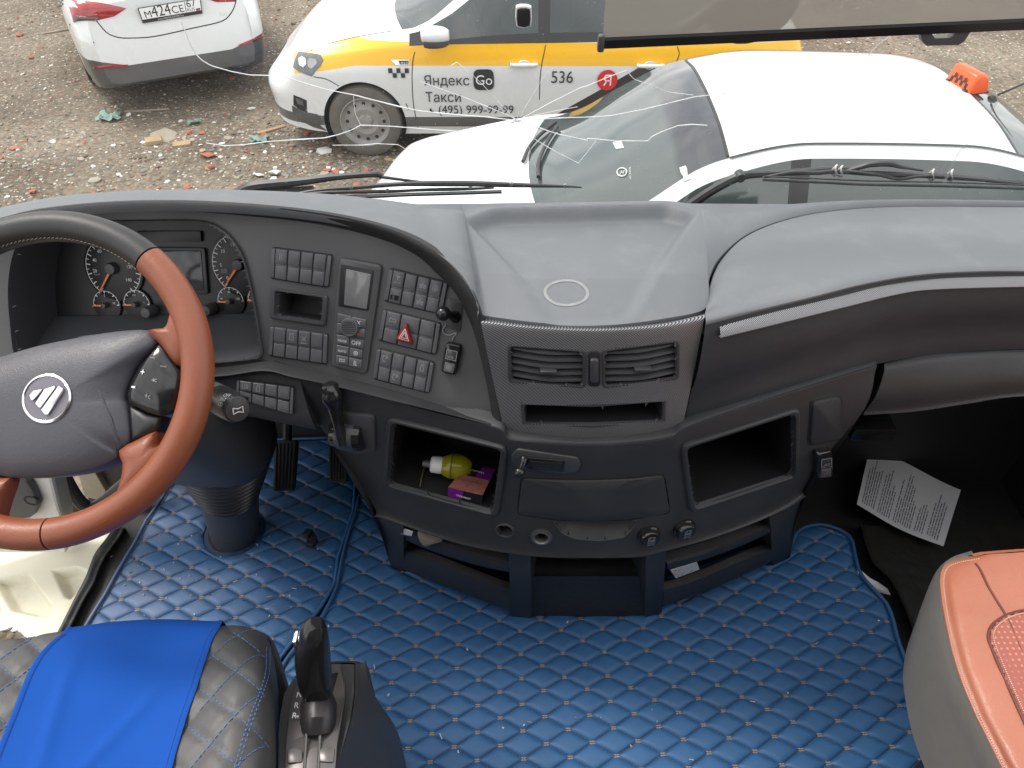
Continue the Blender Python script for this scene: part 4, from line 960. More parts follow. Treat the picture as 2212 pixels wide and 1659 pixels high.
for s, x, y in (('OFF', 1388, 478), ('INT', 1372, 505), ('LO', 1362, 535)):
    p, n = hit(*b1(x, y), T_s); p2, _ = hit(*b1(x+25, y+4), T_s); ex = (p2-p).normalized(); ey = n.cross(ex).normalized()
    V, F = text_on(s, p, ex, ey, n, size=.0085, off=.001); mb.put(V, F)
p = tipp+ax*.0; e1 = Vector((1, 0, 0)); e1 = (e1-ax*e1.dot(ax)).normalized(); e2 = ax.cross(e1)
icon('horn', bas+ax*(Ls*.996), e1, e2, ax, .009, mb); [None for f in ()]
mb.M = [0]*len(mb.F); mb.build('stalk_print', white_print, stk, smooth=False)
# ================================================================ PEDALS
for nm, q, lab in (('brake_pedal', [(590, 1000), (640, 1000), (636, 1058), (592, 1062)], 'ribbed black brake pedal nearest the steering column'), ('accelerator_pedal', [(708, 985), (752, 985), (750, 1042), (712, 1042)], 'ribbed black accelerator pedal tucked behind the console flank')):
    P = [PD(*k, 1.95 if nm == 'brake_pedal' else 1.98) for k in q]; P[0] += Vector((0, .05, .03)); P[1] += Vector((0, .05, .03)); n = (P[1]-P[0]).cross(P[0]-P[3]).normalized()
    if n.dot(P[0]-CAM) > 0: n = -n
    root = thing(nm, lab, 'pedal', sum(P, Vector())/4)
    V, F = slab(rnd(P, .15, 3), n, -.012, .006, .002); add('pedal_pad', V, F, rubber, root)
    for k in range(6):
        s = .1+.16*k; V, F = tube([quad_at(P, s, .06)+n*.006, quad_at(P, s, .94)+n*.006], .0028, 6); add('pedal_rib', V, F, rubber, root)
    m_ = quad_at(P, .5, .2)-n*.01; V, F = tube([m_, m_+Vector((0, .10, .10)), m_+Vector((0, .14, .35))], .012, 8); add('pedal_arm', V, F, deep_black, root)
# ================================================================ DRIVER SEAT
ds = thing('driver_seat', 'black quilted driver seat with blue stitching, blue cloth down its centre', 'seat', (-.62, .4, 0))
def sp(u, v, z): return PZ(u, v, z)
RB = [(-230, 1440, .36), (-170, 1425, .47), (-40, 1400, .515), (120, 1374, .520), (245, 1360, .520), (372, 1350, .520), (475, 1357, .518), (535, 1362, .508), (575, 1380, .475), (592, 1412, .39)]
RCs = [(-260, 1530, .36), (-200, 1515, .48), (-80, 1490, .53), (70, 1450, .530), (225, 1440, .525), (350, 1432, .525), (448, 1432, .530), (535, 1425, .535), (580, 1438, .50), (600, 1475, .39)]
RD = [(-290, 1620, .36), (-230, 1610, .48), (-110, 1580, .54), (35, 1545, .532), (200, 1535, .525), (320, 1530, .525), (415, 1530, .532), (525, 1520, .545), (582, 1530, .505), (604, 1560, .39)]
RE = [(-320, 1740, .36), (-260, 1730, .48), (-150, 1710, .54), (-10, 1680, .532), (170, 1670, .525), (290, 1665, .525), (380, 1665, .532), (505, 1650, .545), (580, 1655, .505), (607, 1690, .39)]
RF = [(u-20, v+200, z) for u, v, z in RE]; RG = [(u-70, v+560, z) for u, v, z in RE]
ctl = [[sp(*k) for k in r] for r in (RB, RCs, RD, RE, RF, RG)]
front = [p+Vector((0, .012, -.05)) for p in ctl[0]]; front0 = [p+Vector((0, -.02, -.30)) for p in ctl[0]]; f2 = [p+Vector((0, .006, -.014)) for p in ctl[0]]
rows = [front0, front, f2]+ctl
V, F, nr, nc = surf(rows, 110, 16)
vb = np.array([tuple(v) for v in V]).reshape(nr, nc, 3)
# quilting: puffed diamonds between stitched lines
def quilt(x, y):
    a = (x*.62+y*.95)/.052; b = (x*.95-y*.62)/.060
    fa = abs(a-round(a))*2; fb = abs(b-round(b))*2          # 0 on the line, 1 mid-cell
    return min(1, fa*2.4)**.6*min(1, fb*2.4)**.6
sl_m = mat('black_seat_leather', (.062, .061, .063), .46, bump=('leather', 260, .22, .0005), rvar=.04, spec=.4)
Vq = []
for v in V:
    n_ = Vector((0, 0, 1)); Vq.append(v+n_*(.005*quilt(v.x, v.y)))
T_ds0 = bvh(V, F)
add('cushion', Vq, F, sl_m, ds, ang=60); T_ds = bvh(Vq, F)
# side panel under the bolster
# stitched lines on the right and left bolsters
blue_thread = flat('bright_blue_thread', (.07, .15, .33), .7); stc = MB()
def stitch_line(p, q, T=T_ds, step=.0075, m=0, w=.0016):
    L = (q-p).length; n = max(1, int(L/step))
    for k in range(n):
        a, b = p.lerp(q, (k+.15)/n), p.lerp(q, (k+.8)/n)
        ha = T.ray_cast(Vector((a.x, a.y, 1)), Vector((0, 0, -1))); hb_ = T.ray_cast(Vector((b.x, b.y, 1)), Vector((0, 0, -1)))
        if ha[0] is None or hb_[0] is None or ha[0].z < .44: continue
        V2, F2 = tube([ha[0]+ha[1]*.0004, hb_[0]+hb_[1]*.0004], w*.5, 5); stc.put(V2, F2, m)
ca, cb2 = Vector((.62, .95, 0)), Vector((.95, -.62, 0))
for k in range(-30, 30):
    for dvec, sp_, oth in ((ca, .052, cb2), (cb2, .060, ca)):
        nn = dvec.length_squared; base = dvec*(k*sp_/nn)
        dirv = Vector((-dvec.y, dvec.x, 0)).normalized()
        for s in np.arange(-1.4, 1.4, .03):
            p = base+dirv*s; q = base+dirv*(s+.03); m_ = (p+q)/2
            if not (.1 < m_.y < .66): continue
            uvq = UV((m_.x, m_.y, .53))
            if uvq[1] > 2000: continue
            tt = (uvq[1]-1357)/300
            if uvq[0] > 478-tt*100+4 and uvq[0] < 566+tt*10 or (uvq[0] < 118-tt*118): stitch_line(p, q)
stc.build('blue_stitching', blue_thread, ds, smooth=False, kind='stuff')
# double seam along the outer edge of the bolster
mb = MB()
for off in (0, 9):
    P = []
    for q in [(2005, 300), (2000, 480), (1960, 620), (1900, 780), (1830, 990), (1770, 1200), (1740, 1320)]:
        p, n = hit(*b6(q[0]+off*3, q[1]), T_ds, .001); P.append((p, n))
    pts = resamp(cr([p for p, n in P], 6), 70)
    for a, b in zip(pts[::2], pts[1::2]): V2, F2 = tube([a, b], .0009, 5); mb.put(V2, F2)
mb.build('bolster_seam', blue_thread, ds, smooth=False, kind='stuff')
# blue cloth
cl_m = mat('royal_blue_cloth', (.003, .070, .36), .8, var=.1, vscale=6, bump=('weave', 900, .35, .0006), spec=.25, rvar=.03)
lft = [b6(*q) for q in [(470, 228), (410, 262), (300, 375), (200, 560), (100, 810), (0, 1060), (-90, 1300), (-330, 1980)]]
rgt = [b6(*q) for q in [(1655, 180), (1640, 205), (1600, 290), (1500, 610), (1405, 900), (1318, 1210), (1260, 1420), (1110, 2050)]]
a_ = resamp(cr([Vector((*q, 0)) for q in lft], 6), 100)[:60]; c_ = resamp(cr([Vector((*q, 0)) for q in rgt], 6), 100)[:60]
a_ += resamp(cr([Vector((*q, 0)) for q in lft], 6), 100)[60:]; c_ += resamp(cr([Vector((*q, 0)) for q in rgt], 6), 100)[60:]; V = []
NC = 60
for i, (p, q) in enumerate(zip(a_, c_)):
    for j in range(NC):
        s = j/(NC-1); w_ = p.lerp(q, s); w_.y -= 12*math.sin(math.pi*s)*(1-i/59)*(1 if i < 30 else 0)
        h_, n_ = hit(w_.x, w_.y, T_ds0)
        edge_ = min(s, 1-s); o_ = .0065+.0028*math.exp(-((edge_-.015)/.012)**2)
        # soft pulled folds
        o_ += .0035*math.exp(-((s-(.82-.5*(i/59-.35)))/.05)**2)*sstep(np.array(i/59.), .3, .6)+.004*math.exp(-((s-.22-.05*i/59)/.05)**2)*sstep(np.array(i/59.), .08, .5)+.0018*noise.noise(Vector((s*3, i/14, 2)))
        V.append(h_+n_*o_)
V0 = [v+Vector((0, .024, -.06)) for v in V[:NC]]; V00 = [v+Vector((0, .016, -.006)) for v in V[:NC]]
V = V0+V00+V; cl = add('blue_cloth_centre', V, gridf(102, NC), cl_m, ds, ang=80)
mb = MB()
for jj in (2, NC-3):
    pts = resamp([V[(i)*NC+jj] for i in range(2, 102)], 240)
    for a, b in zip(pts[::2], pts[1::2]): V2, F2 = tube([a+Vector((0, 0, .0006)), b+Vector((0, 0, .0006))], .0006, 5); mb.put(V2, F2)
mb.build('hem_stitching', flat('navy_thread', (.004, .03, .2), .8), ds, smooth=False, kind='stuff')
V, F = box((-.62, .25, .16), (.42, .5, .3), 0, .03); add('seat_base', V, F, deep_black, ds)
V, F = box((-.64, -.26, .80), (.52, .14, .58), 0, .06); add('backrest', V, F, sl_m, ds)
# ================================================================ PASSENGER SEAT
ps = thing('passenger_seat', 'orange-tan leather passenger seat with grey fabric side and perforated centre', 'seat', (.95, .4, 0))
or_lea = mat('tan_orange_leather', (.375, .135, .082), .40, var=.1, vscale=9, bump=('leather', 190, .4, .0011), rvar=.08)
gry_f = mat('grey_knit_fabric', (.30, .28, .25), .85, var=.12, vscale=60, bump=('weave', 240, 1.0, .004), sheen=.2)
G0 = [(2093, 1201), (2051, 1217), (2019, 1246), (2000, 1285), (1990, 1349), (1997, 1407), (2013, 1478), (2042, 1553), (2090, 1659), (2160, 1800)]
S0 = [(2106, 1204), (2062, 1212), (2038, 1224), (2030, 1252), (2035, 1304), (2048, 1375), (2068, 1446), (2097, 1520), (2140, 1612), (2215, 1760)]
G0.append((2330, 2230)); g0 = [PZ(u, v, .40) for u, v in G0]; s0 = [PZ(u, v, .505) for u, v in S0]; s0x = PZ(2405, 2180, .505)
gm = [p+Vector((.02, -.01, -.16)) for p in g0]; mi = [p.lerp(q, .55)+Vector((-.004, .0, .012)) for p, q in zip(g0, s0+[s0x])]
V, F, _, _ = surf([gm, g0, mi, s0+[s0x]], 110, 8); add('side_fabric', V, F, gry_f, ps)
k1 = [(2140, 1198), (2100, 1218), (2078, 1250), (2075, 1285), (2082, 1330), (2098, 1395), (2120, 1465), (2150, 1535), (2200, 1640), (2280, 1780)]
k2 = [(2260, 1190), (2200, 1225), (2170, 1265), (2170, 1300), (2178, 1345), (2195, 1405), (2220, 1470), (2255, 1540), (2310, 1640), (2390, 1780)]
k3 = [(2520, 1182), (2470, 1240), (2450, 1290), (2440, 1330), (2440, 1370), (2455, 1420), (2480, 1480), (2510, 1545), (2560, 1640), (2620, 1780)]
for kk_ in (k1, k2, k3): kk_.append((kk_[-1][0]+190, kk_[-1][1]+420))
s0.append(PZ(2405, 2180, .505))
k4 = [(u+150, v+2) for u, v in k3]; k5 = [(u+215, v+6) for u, v in k3]
rows = [[p+Vector((.003, 0, -.01)) for p in s0], s0, [p+Vector((.006, 0, .004)) for p in s0], [PZ(u, v, .522) for u, v in k1], [PZ(u, v, .524) for u, v in k2], [PZ(u, v, .52) for u, v in k3], [PZ(u, v, .515) for u, v in k4], [PZ(u, v, .46) for u, v in k5], [PZ(u, v, .46)-Vector((0, 0, .3)) for u, v in k5]]
V, F, _, _ = surf(rows, 110, 10)
V = [v+Vector((0, 0, .0025*noise.noise(v*14)+.0012*noise.noise(v*40))) for v in V]
add('seat_leather', V, F, or_lea, ps); T_ps = bvh(V, F)
fr_ = [rows[i][0] for i in range(1, 8)]; V, F, _, _ = surf([[p+Vector((0, .001, .001)) for p in fr_], [p+Vector((0, .014, -.03)) for p in fr_], [p+Vector((0, -.01, -.2)) for p in fr_]], 30, 5); add('seat_front', V, F, or_lea, ps)
seam_m = mat('seam_red_brown', (.12, .03, .018), .6)  # darker red-brown than the seat leather
P = [hit(*b8(*q), T_ps) for q in [(1352, 290), (1385, 335), (1440, 450), (1500, 550), (1556, 640), (1610, 760), (1660, 880), (1720, 1010), (1780, 1130)]]
V, F = tube(resamp(cr([p for p, n in P], 5), 60), .0022, 8); add('centre_seam', V, F, seam_m, ps)
V, F = tube(resamp(cr([hit(*b8(*q), T_ps)[0] for q in [(1720, 600), (1640, 612), (1556, 640), (1480, 690), (1446, 740), (1440, 800), (1470, 880), (1520, 1000), (1600, 1180), (1700, 1400), (1780, 1560)]], 5), 90), .0026, 8); add('insert_piping', V, F, seam_m, ps)
# perforated insert
IN = [(1800, 590), (1640, 618), (1560, 645), (1490, 692), (1456, 745), (1450, 800), (1480, 880), (1530, 1000), (1610, 1180), (1710, 1400), (1790, 1560), (2000, 1650)]
poly = [b8(*q) for q in IN]; Vs = []; step = 5
us = np.arange(2120, 2330, step); vs = np.arange(1290, 1660, step)
grid = {}
Vn = []; Fn = []
for i, vv in enumerate(vs):
    for j, uu in enumerate(us):
        p, n = hit(uu, vv, T_ps); sd2 = 0
        Vn.append(p+n*.002)
Fn = gridf(len(vs), len(us), flip=True)
Vn, Fn = cut(Vn, [f for f in Fn], [[(-5000, -5000), (5000, -5000), (5000, 5000), (-5000, 5000)]]) if False else (Vn, [f for f in Fn if inpoly(*UV(sum((Vn[k] for k in f), Vector())/4), poly)])
per = mat('perforated_leather', (.30, .085, .055), .5, var=.1)
n_, l_ = nodes(per); vt = n_.new('ShaderNodeTexVoronoi'); vt.inputs['Scale'].default_value = 110; vt.inputs['Randomness'].default_value = 0; t_ = n_.new('ShaderNodeTexCoord'); l_.new(t_.outputs['Object'], vt.inputs['Vector'])
rr_ = n_.new('ShaderNodeValToRGB'); rr_.color_ramp.elements[0].position = .12; rr_.color_ramp.elements[1].position = .3; rr_.color_ramp.elements[0].color = (.52, .2, .14, 1); rr_.color_ramp.elements[1].color = (.30, .085, .06, 1)
l_.new(vt.outputs['Distance'], rr_.inputs[0]); l_.new(rr_.outputs[0], n_['Principled BSDF'].inputs['Base Color'])
add('perforated_insert', Vn, Fn, per, ps)
mb = MB()
pts = resamp(cr([hit(u+9, v+4, T_ps, .0008)[0] for u, v in S0], 6), 260)
for a, b in zip(pts[::2], pts[1::2]): V2, F2 = tube([a, b], .0010, 5); mb.put(V2, F2)
pts = resamp(cr([hit(*b8(*q), T_ps, .003)[0] for q in [(1700, 625), (1640, 636), (1565, 662), (1505, 705), (1474, 750), (1468, 800), (1495, 880), (1545, 1000), (1622, 1180), (1720, 1400)]], 5), 150)
for a, b in zip(pts[::2], pts[1::2]): V2, F2 = tube([a, b], .0010, 5); mb.put(V2, F2)
mb.build('pale_stitching', flat('cream_thread', (.6, .42, .32), .8), ps, smooth=False, kind='stuff')
V, F = box((.98, .3, .15), (.4, .6, .3), 0, .03); add('seat_base', V, F, deep_black, ps)
V, F = box((.98, -.24, .80), (.52, .14, .58), 0, .06); add('backrest', V, F, or_lea, ps)
# ================================================================ GEAR SELECTOR
gs = thing('gear_selector', 'glossy black gear lever on a grey lettered selector box beside the driver seat', 'gear selector', (-.3, .5, 0))
def g7(x, y, z): return PZ(*b7(x, y), z)
def ztop(y): return .40+.06*min(1, max(0, (y-470)/500))
TL = [(300, 850), (330, 700), (395, 595), (540, 505), (740, 475), (868, 478), (866, 700), (838, 900), (780, 1110), (738, 1300), (720, 1500), (290, 1500), (285, 1267), (287, 1000)]
P = [g7(x, y, ztop(y)) for x, y in TL]
V, F = loft([[p-Vector((0, 0, .35)) for p in P], [p-Vector((0, 0, .004)) for p in P], [sum(P, Vector())/len(P)*.02+p*.98 for p in P]], True, False, True)
tx = mat('selector_dark_plastic', (.04, .04, .043), .42, bump=('leather', 420, .4, .001))
add('selector_housing', V, F, tx, gs)
SR = [(868, 478), (945, 505), (1000, 720), (1100, 868), (1165, 945), (1195, 1050), (1200, 1500)]
a_ = [g7(868, 478, .40), g7(866, 700, .43), g7(838, 900, .455), g7(780, 1110, .46), g7(738, 1300, .46), g7(720, 1500, .46)]
b_ = [g7(945, 505, .37), g7(1005, 720, .33), g7(1110, 870, .28), g7(1170, 950, .24), g7(1195, 1060, .2), g7(1200, 1400, .2)]
V, F, _, _ = surf([a_, [p.lerp(q, .15)+Vector((.004, .0, .002)) for p, q in zip(a_, b_)], [p.lerp(q, .6)+Vector((.01, 0, .01)) for p, q in zip(a_, b_)], b_, [p-Vector((0, 0, .25)) for p in b_]], 40, 5); add('selector_flank', V, F, tx, gs)
fr_ = [g7(395, 595, .385), g7(540, 505, .39), g7(740, 475, .40), g7(868, 478, .40), g7(945, 505, .37)]
V, F, _, _ = surf([fr_, [p+Vector((0, .012, -.05)) for p in fr_], [p+Vector((0, 0, -.38)) for p in fr_]], 20, 4); add('selector_front', V, F, tx, gs)
pm = mat('warm_grey_plate', (.115, .105, .103), .33, .3, var=.06)
PLT2 = [(345, 1300), (350, 1100), (375, 850), (410, 690), (470, 590), (600, 510), (700, 488), (770, 490), (760, 520), (790, 640), (795, 720), (760, 950), (735, 1100), (720, 1300)]
P = [g7(x, y, ztop(y)+.0015) for x, y in PLT2]; V, F = slab(P, (0, 0, 1), 0, .005, .002); add('selector_plate', V, F, pm, gs)
SLT = [(450, 940), (455, 800), (480, 700), (560, 600), (680, 560), (745, 545), (730, 600), (700, 700), (690, 760), (672, 940), (640, 985), (560, 1002), (490, 990)]
P = [g7(x, y, ztop(y)+.0066) for x, y in SLT]; V, F = slab(P, (0, 0, 1), -.001, .0012, .0005); add('selector_slot', V, F, deep_black, gs)
V, F = tube([g7(590, 985, .452), g7(590, 900, .462), g7(595, 800, .462), g7(600, 720, .452)], [.024, .027, .027, .02], 20); add('slot_drum', V, F, mat('drum_dark', (.022, .02, .022), .42), gs)
mb = MB()
for s, x, y, sz in (('A', 446, 660, .011), ('N', 426, 735, .0125), ('R', 408, 815, .0125), ('R', 392, 893, .0125), ('M', 415, 893, .007)):
    V, F = text_on(s, g7(x, y, ztop(y)+.0075), Vector((1, 0, 0)), Vector((0, 1, 0)), Vector((0, 0, 1)), size=sz, off=.0004); mb.put(V, F)
mb.build('gear_letters', white_print, gs, smooth=False)
for q in ([(358, 1135), (410, 1112), (470, 1135), (468, 1225), (358, 1235)], [(600, 1130), (660, 1105), (716, 1120), (706, 1228), (602, 1222)]):
    P = [g7(x, y, ztop(y)+.0066) for x, y in q]; V, F = slab(rnd(P, .15, 2), (0, 0, 1), -.001, .0018, .001); add('plate_emboss', V, F, pm, gs)
for x in (492, 596):
    V, F = tube([g7(x+8, 1008, .467), g7(x-6, 1267, .467), g7(x-15, 1450, .467)], .0022, 6); add('plate_ridge', V, F, pm, gs)
LV = [((585, 830), 130, .430), ((580, 790), 140, .445), ((585, 730), 190, .465), ((575, 660), 235, .49), ((560, 560), 258, .515), ((548, 450), 268, .545), ((545, 350), 258, .575), ((550, 270), 222, .60), ((556, 215), 180, .615), ((560, 185), 110, .625)]
loops = []
for (x, y), wpx, z in LV:
    c = g7(x, y, z); hw = (g7(x+wpx/2, y, z)-g7(x-wpx/2, y, z)).length/2
    loops.append([c+Vector((math.copysign(abs(math.cos(a))**.8, math.cos(a))*hw, math.copysign(abs(math.sin(a))**.85, math.sin(a))*hw*.92+.0, math.sin(a)*.006)) for a in np.linspace(0, 2*math.pi, 25)[:-1]])
V, F = loft(loops); add('lever_grip', V, F, gloss_black, gs, ang=50)
p = g7(428, 300, .585); V, F = box(p, (.006, .02, .022), 0, .002); add('lever_button', V, F, chrome, gs)
# ================================================================ THINGS LYING AROUND THE CAB
# cubby floor plane
fpts = [hit(*b2(*q), T_lcub)[0] for q in [(560, 740), (1040, 890), (800, 740)]]
CN = (fpts[1]-fpts[0]).cross(fpts[2]-fpts[0]).normalized(); CN = -CN if CN.z < 0 else CN
CPL = (fpts[0], CN)
def cf(x, y, o=0): return PP(*b2(x, y), (CPL[0]+CN*o, CN))
# cigarette pack
Q = [cf(*q, .024) for q in [(925, 645), (1090, 682), (1012, 842), (798, 792)]]
pk = thing('cigarette_pack', 'purple and black cigarette pack lying in the open cubby', 'cigarette pack', sum(Q, Vector())/4-CN*.024)
purple = flat('purple_card', (.12, .012, .17), .3); dkp = flat('black_card', (.012, .010, .016), .3)
V, F = slab(Q, CN, -.0235, 0, .0008)
body = add('pack_body', V, F, dkp, pk, smooth=False)
warn = mat('warning_photo', (.30, .11, .09), .4, var=.6, vscale=120)
P = [quad_at(Q, .0, .45), quad_at(Q, 1, .45), Q[2], Q[3]]; V, F = slab(P, CN, .0002, .0008, .0002); add('warning_panel', V, F, warn, pk, smooth=False)
P = [quad_at(Q, .55, .0), Q[1], quad_at(Q, 1, .43), quad_at(Q, .5, .43)]; V, F = slab(P, CN, .0002, .0007, .0002); add('purple_top', V, F, purple, pk, smooth=False)
fn = (Q[3]-Q[0]).normalized(); fn = (fn-CN*fn.dot(CN)).normalized()
P = [Q[3]+(Q[2]-Q[3])*.0, Q[3].lerp(Q[2], .45), Q[3].lerp(Q[2], .40)-CN*.022, Q[3]-CN*.022]; V, F = slab(P, fn, .0002, .0008, .0002); add('purple_end', V, F, purple, pk, smooth=False)
mb = MB(); ex = (Q[2]-Q[3]).normalized(); W_ = (Q[2]-Q[3]).length
V, F = text_on('Winston', Q[3]+ex*W_*.25-CN*.016+fn*.001, ex, CN, fn, width=W_*.42, off=.0003); mb.put(V, F)
ex2 = (Q[0]-Q[1]).normalized(); ey2 = (Q[3]-Q[0]).normalized()
V, F = text_on('Winston', quad_at(Q, .72, .2)+CN*.001, ex2, ey2, CN, width=W_*.45, off=.0003); mb.put(V, F)
mb.build('pack_lettering', white_print, pk, smooth=False)
V, F = text_on('пародонтоз', quad_at(Q, .82, .62)+CN*.0012, ex2, ey2, CN, width=W_*.7, off=.0004); add('warning_lettering', V, F, flat('warn_ink', (.05, .04, .03)), pk, smooth=False)
# small bottle of yellow liquid on its side
bt = thing('small_bottle', 'small round bottle of yellow liquid with white cap in the open cubby', 'bottle', cf(840, 690))
c = cf(842, 690, .0235)+Vector((0, .01, 0)); axb = (cf(930, 690, .02)-cf(740, 670, .02)).normalized()
yl = bpy.data.materials.new('yellow_liquid'); yl.use_nodes = True; b_ = yl.node_tree.nodes['Principled BSDF']; b_.inputs['Base Color'].default_value = (.42, .40, .02, 1); b_.inputs['Roughness'].default_value = .06; b_.inputs['Transmission Weight'].default_value = .45; b_.inputs['IOR'].default_value = 1.4
V, F = lathe(c, axb, [(.010, -.027), (.018, -.024), (.0235, -.012), (.0245, 0), (.0235, .012), (.018, .024), (.012, .030), (0, .031)], 28); add('bottle_body', V, F, yl, bt)
V, F = lathe(c, axb, [(.0125, -.047), (.0155, -.045), (.0165, -.030), (.0155, -.0245), (.010, -.024)], 24); add('bottle_cap', V, F, flat('white_plastic', (.7, .7, .72), .35), bt)
V, F = lathe(c, axb, [(.0, -.062), (.006, -.062), (.007, -.05), (.0085, -.0472)], 16); add('bottle_nozzle', V, F, mat('nozzle_grey', (.1, .1, .105), .4), bt)
V, F = lathe(c, axb, [(.025, -.008), (.0252, -.006), (.0252, .007), (.025, .008)], 28); F = F[:20]; add('bottle_label', V, F, flat('dark_label', (.05, .05, .03)), bt)
for q, lab in (([(690, 625), (760, 672), (850, 722)], 'thin brass pin lying against the yellow bottle'), ([(668, 610), (640, 700), (622, 782)], 'thin metal strip standing alone on the cubby floor')):
    P = [cf(*k, .004+.006*(i == 0)) for i, k in enumerate(q)]; V, F = tube(P, .0016, 8); tag(add('metal_pin', V, F, mat('dull_brass', (.42, .34, .2), .35, .8), smooth=True), lab, 'pin')
# rag and white tag poking out of the lower bin
P = [hit(*b2(*q), T_bin, .012)[0] for q in [(622, 1042), (660, 1050), (722, 1082), (770, 1098), (715, 1110), (690, 1140), (655, 1120), (632, 1085)]]
c = sum(P, Vector())/len(P); n = hit(*b2(670, 1090), T_bin)[1]
V = [c+n*.012]+P+[p-n*.012 for p in P]; k = len(P); F = [[0, 1+i, 1+(i+1) % k] for i in range(k)]+[[1+i, 1+k+i, 1+k+(i+1) % k, 1+(i+1) % k] for i in range(k)]
tag(add('cloth_rag', V, F, mat('grey_rag', (.26, .235, .205), .9, var=.3, vscale=60, bump=('weave', 500, .6, .001)), ang=80), 'crumpled grey rag hanging out of the lower console bin', 'rag')
P = [hit(*b2(*q), T_bin, .013)[0] for q in [(528, 1010), (597, 1032), (588, 1058), (524, 1046)]]; V, F = slab(P, hit(*b2(560, 1035), T_bin)[1], -.001, .001, .0003)
tag(add('paper_tag', V, F, flat('white_paper', (.72, .72, .73), .7), smooth=False), 'small white paper tag beside the grey rag', 'paper tag')
Q = [hit(*b3(*q), T_bin, -.01)[0] for q in [(1145, 1205), (1330, 1150), (1347, 1197), (1182, 1258)]]; n = hit(*b3(1250, 1200), T_bin)[1]
V, F = slab(Q, n, -.001, .001, .0003); cd = add('printed_card', V, F, flat('white_card', (.75, .74, .72), .5), smooth=False); tag(cd, 'white card with red and green specks in the right-hand lower bin', 'card')
mb = MB(); rs = random.Random(4)
for k in range(16):
    p = quad_at(Q, rs.uniform(.06, .94), rs.uniform(.1, .9)); a = rs.uniform(0, 6); e1 = (Q[1]-Q[0]).normalized(); e2 = n.cross(e1); r = rs.uniform(.002, .0045)
    mb.put([p+n*.0014+(e1*math.cos(a+t)*r+e2*math.sin(a+t)*r*.5) for t in (0, 1.5, 3, 4.6)], [[0, 1, 2, 3]], rs.choice((0, 0, 1, 2)))
mb.build('card_print', [flat('chilli_red', (.5, .06, .04)), flat('leaf_green', (.1, .3, .08)), flat('ink_navy', (.05, .05, .15))], cd, smooth=False)
# black crumb of rubber on the driver's mat
p = PZ(*b5(2005, 560), .012); mb = MB()
for k in range(5):
    V, F = box(p+Vector((random.uniform(-.01, .01), random.uniform(-.02, .02), .012+.006*k)), (.022, .018, .014), k*1.1, .003); 
    mb.put(V, F)
add_o = mb.build('rubber_crumb', deep_black); tag(add_o, 'torn black lump of rubber lying on the driver floor mat', 'rubber lump')
# crumbs, grit and straw trodden into the mats
mb = MB(); rs = random.Random(8)
for k in range(110):
    u, v = (rs.uniform(230, 720), rs.uniform(1150, 1420)) if k < 75 else (rs.uniform(720, 1950), rs.uniform(1340, 1650)); p = PZ(u, v, .0145); a = rs.uniform(0, 3.1); r = rs.uniform(.0007, .0020); L = r*(rs.choice((1, 1.6, 1, 3.5)))
    d_ = Vector((math.cos(a), math.sin(a), 0)); V, F = tube([p-d_*L, p+d_*L], [r*.7, r*.5] if L > r*3 else [r, r*.8], 5); mb.put(V, F, rs.choice((0, 0, 1, 2)))
gr = mb.build('floor_crumbs', [flat('crumb_white', (.6, .58, .54)), flat('straw', (.4, .3, .14)), flat('grit', (.12, .09, .06))], kind='stuff'); tag(gr, 'pale crumbs and grit scattered over the blue mats', 'crumbs')
# ================================================================ PASSENGER FOOTWELL: rubber mat, sheets of paper
RUB = [b8(*q) for q in [(568, 40), (590, 140), (640, 290), (700, 370), (760, 430), (830, 560), (900, 730), (960, 880), (1060, 1080), (1130, 1250), (1200, 1450), (1260, 1659), (1330, 1850)]]
L_ = [PZ(u, v, -.118) for u, v in RUB]; a_ = resamp(cr(L_, 6), 60); V = []; cols = 40
for i, p in enumerate(a_):
    for j in range(cols):
        s = j/(cols-1); x = p.x+(1.45-p.x)*s
        rib = .004*(1 if (x*18 % 1) < .12 else 0)
        V.append(Vector((x, p.y+.0, -.118+.022*math.exp(-(s/.02)**2)-rib+.006*noise.noise(Vector((x*3, p.y*3, 1)))+(.0))))
F = gridf(60, cols)
# extend to the toe board
fx = [Vector((L_[0].x+(1.45-L_[0].x)*j/(cols-1), 1.45, -.118)) for j in range(cols)]; tb = [Vector((p.x, 1.66, .25)) for p in fx]
V2 = fx+tb+[]; 
rm = add('rubber_footwell_mat', V, F, mat('dirty_rubber', (.024, .023, .021), .5, bump=('noise', 60, .4, .003), dirt=((.12, .075, .045), 4, .55, .25, .7)), ang=180); tag(rm, 'dirty black rubber mat in the passenger footwell', 'rubber mat')
V = []; nx_, ny_ = 60, 14
for i in range(ny_):
    for j in range(nx_):
        x = .62+.84*j/(nx_-1); t = i/(ny_-1); V.append(Vector((x, 1.60+.09*t, -.14+.6*t-.005*((x*9 % 1) < .14))))
tag(add('toe_board', V, gridf(ny_, nx_, flip=False), mat('toe_carpet', (.012, .012, .013), .8), ang=60), 'black ribbed toe board under the passenger dash', 'toe board')
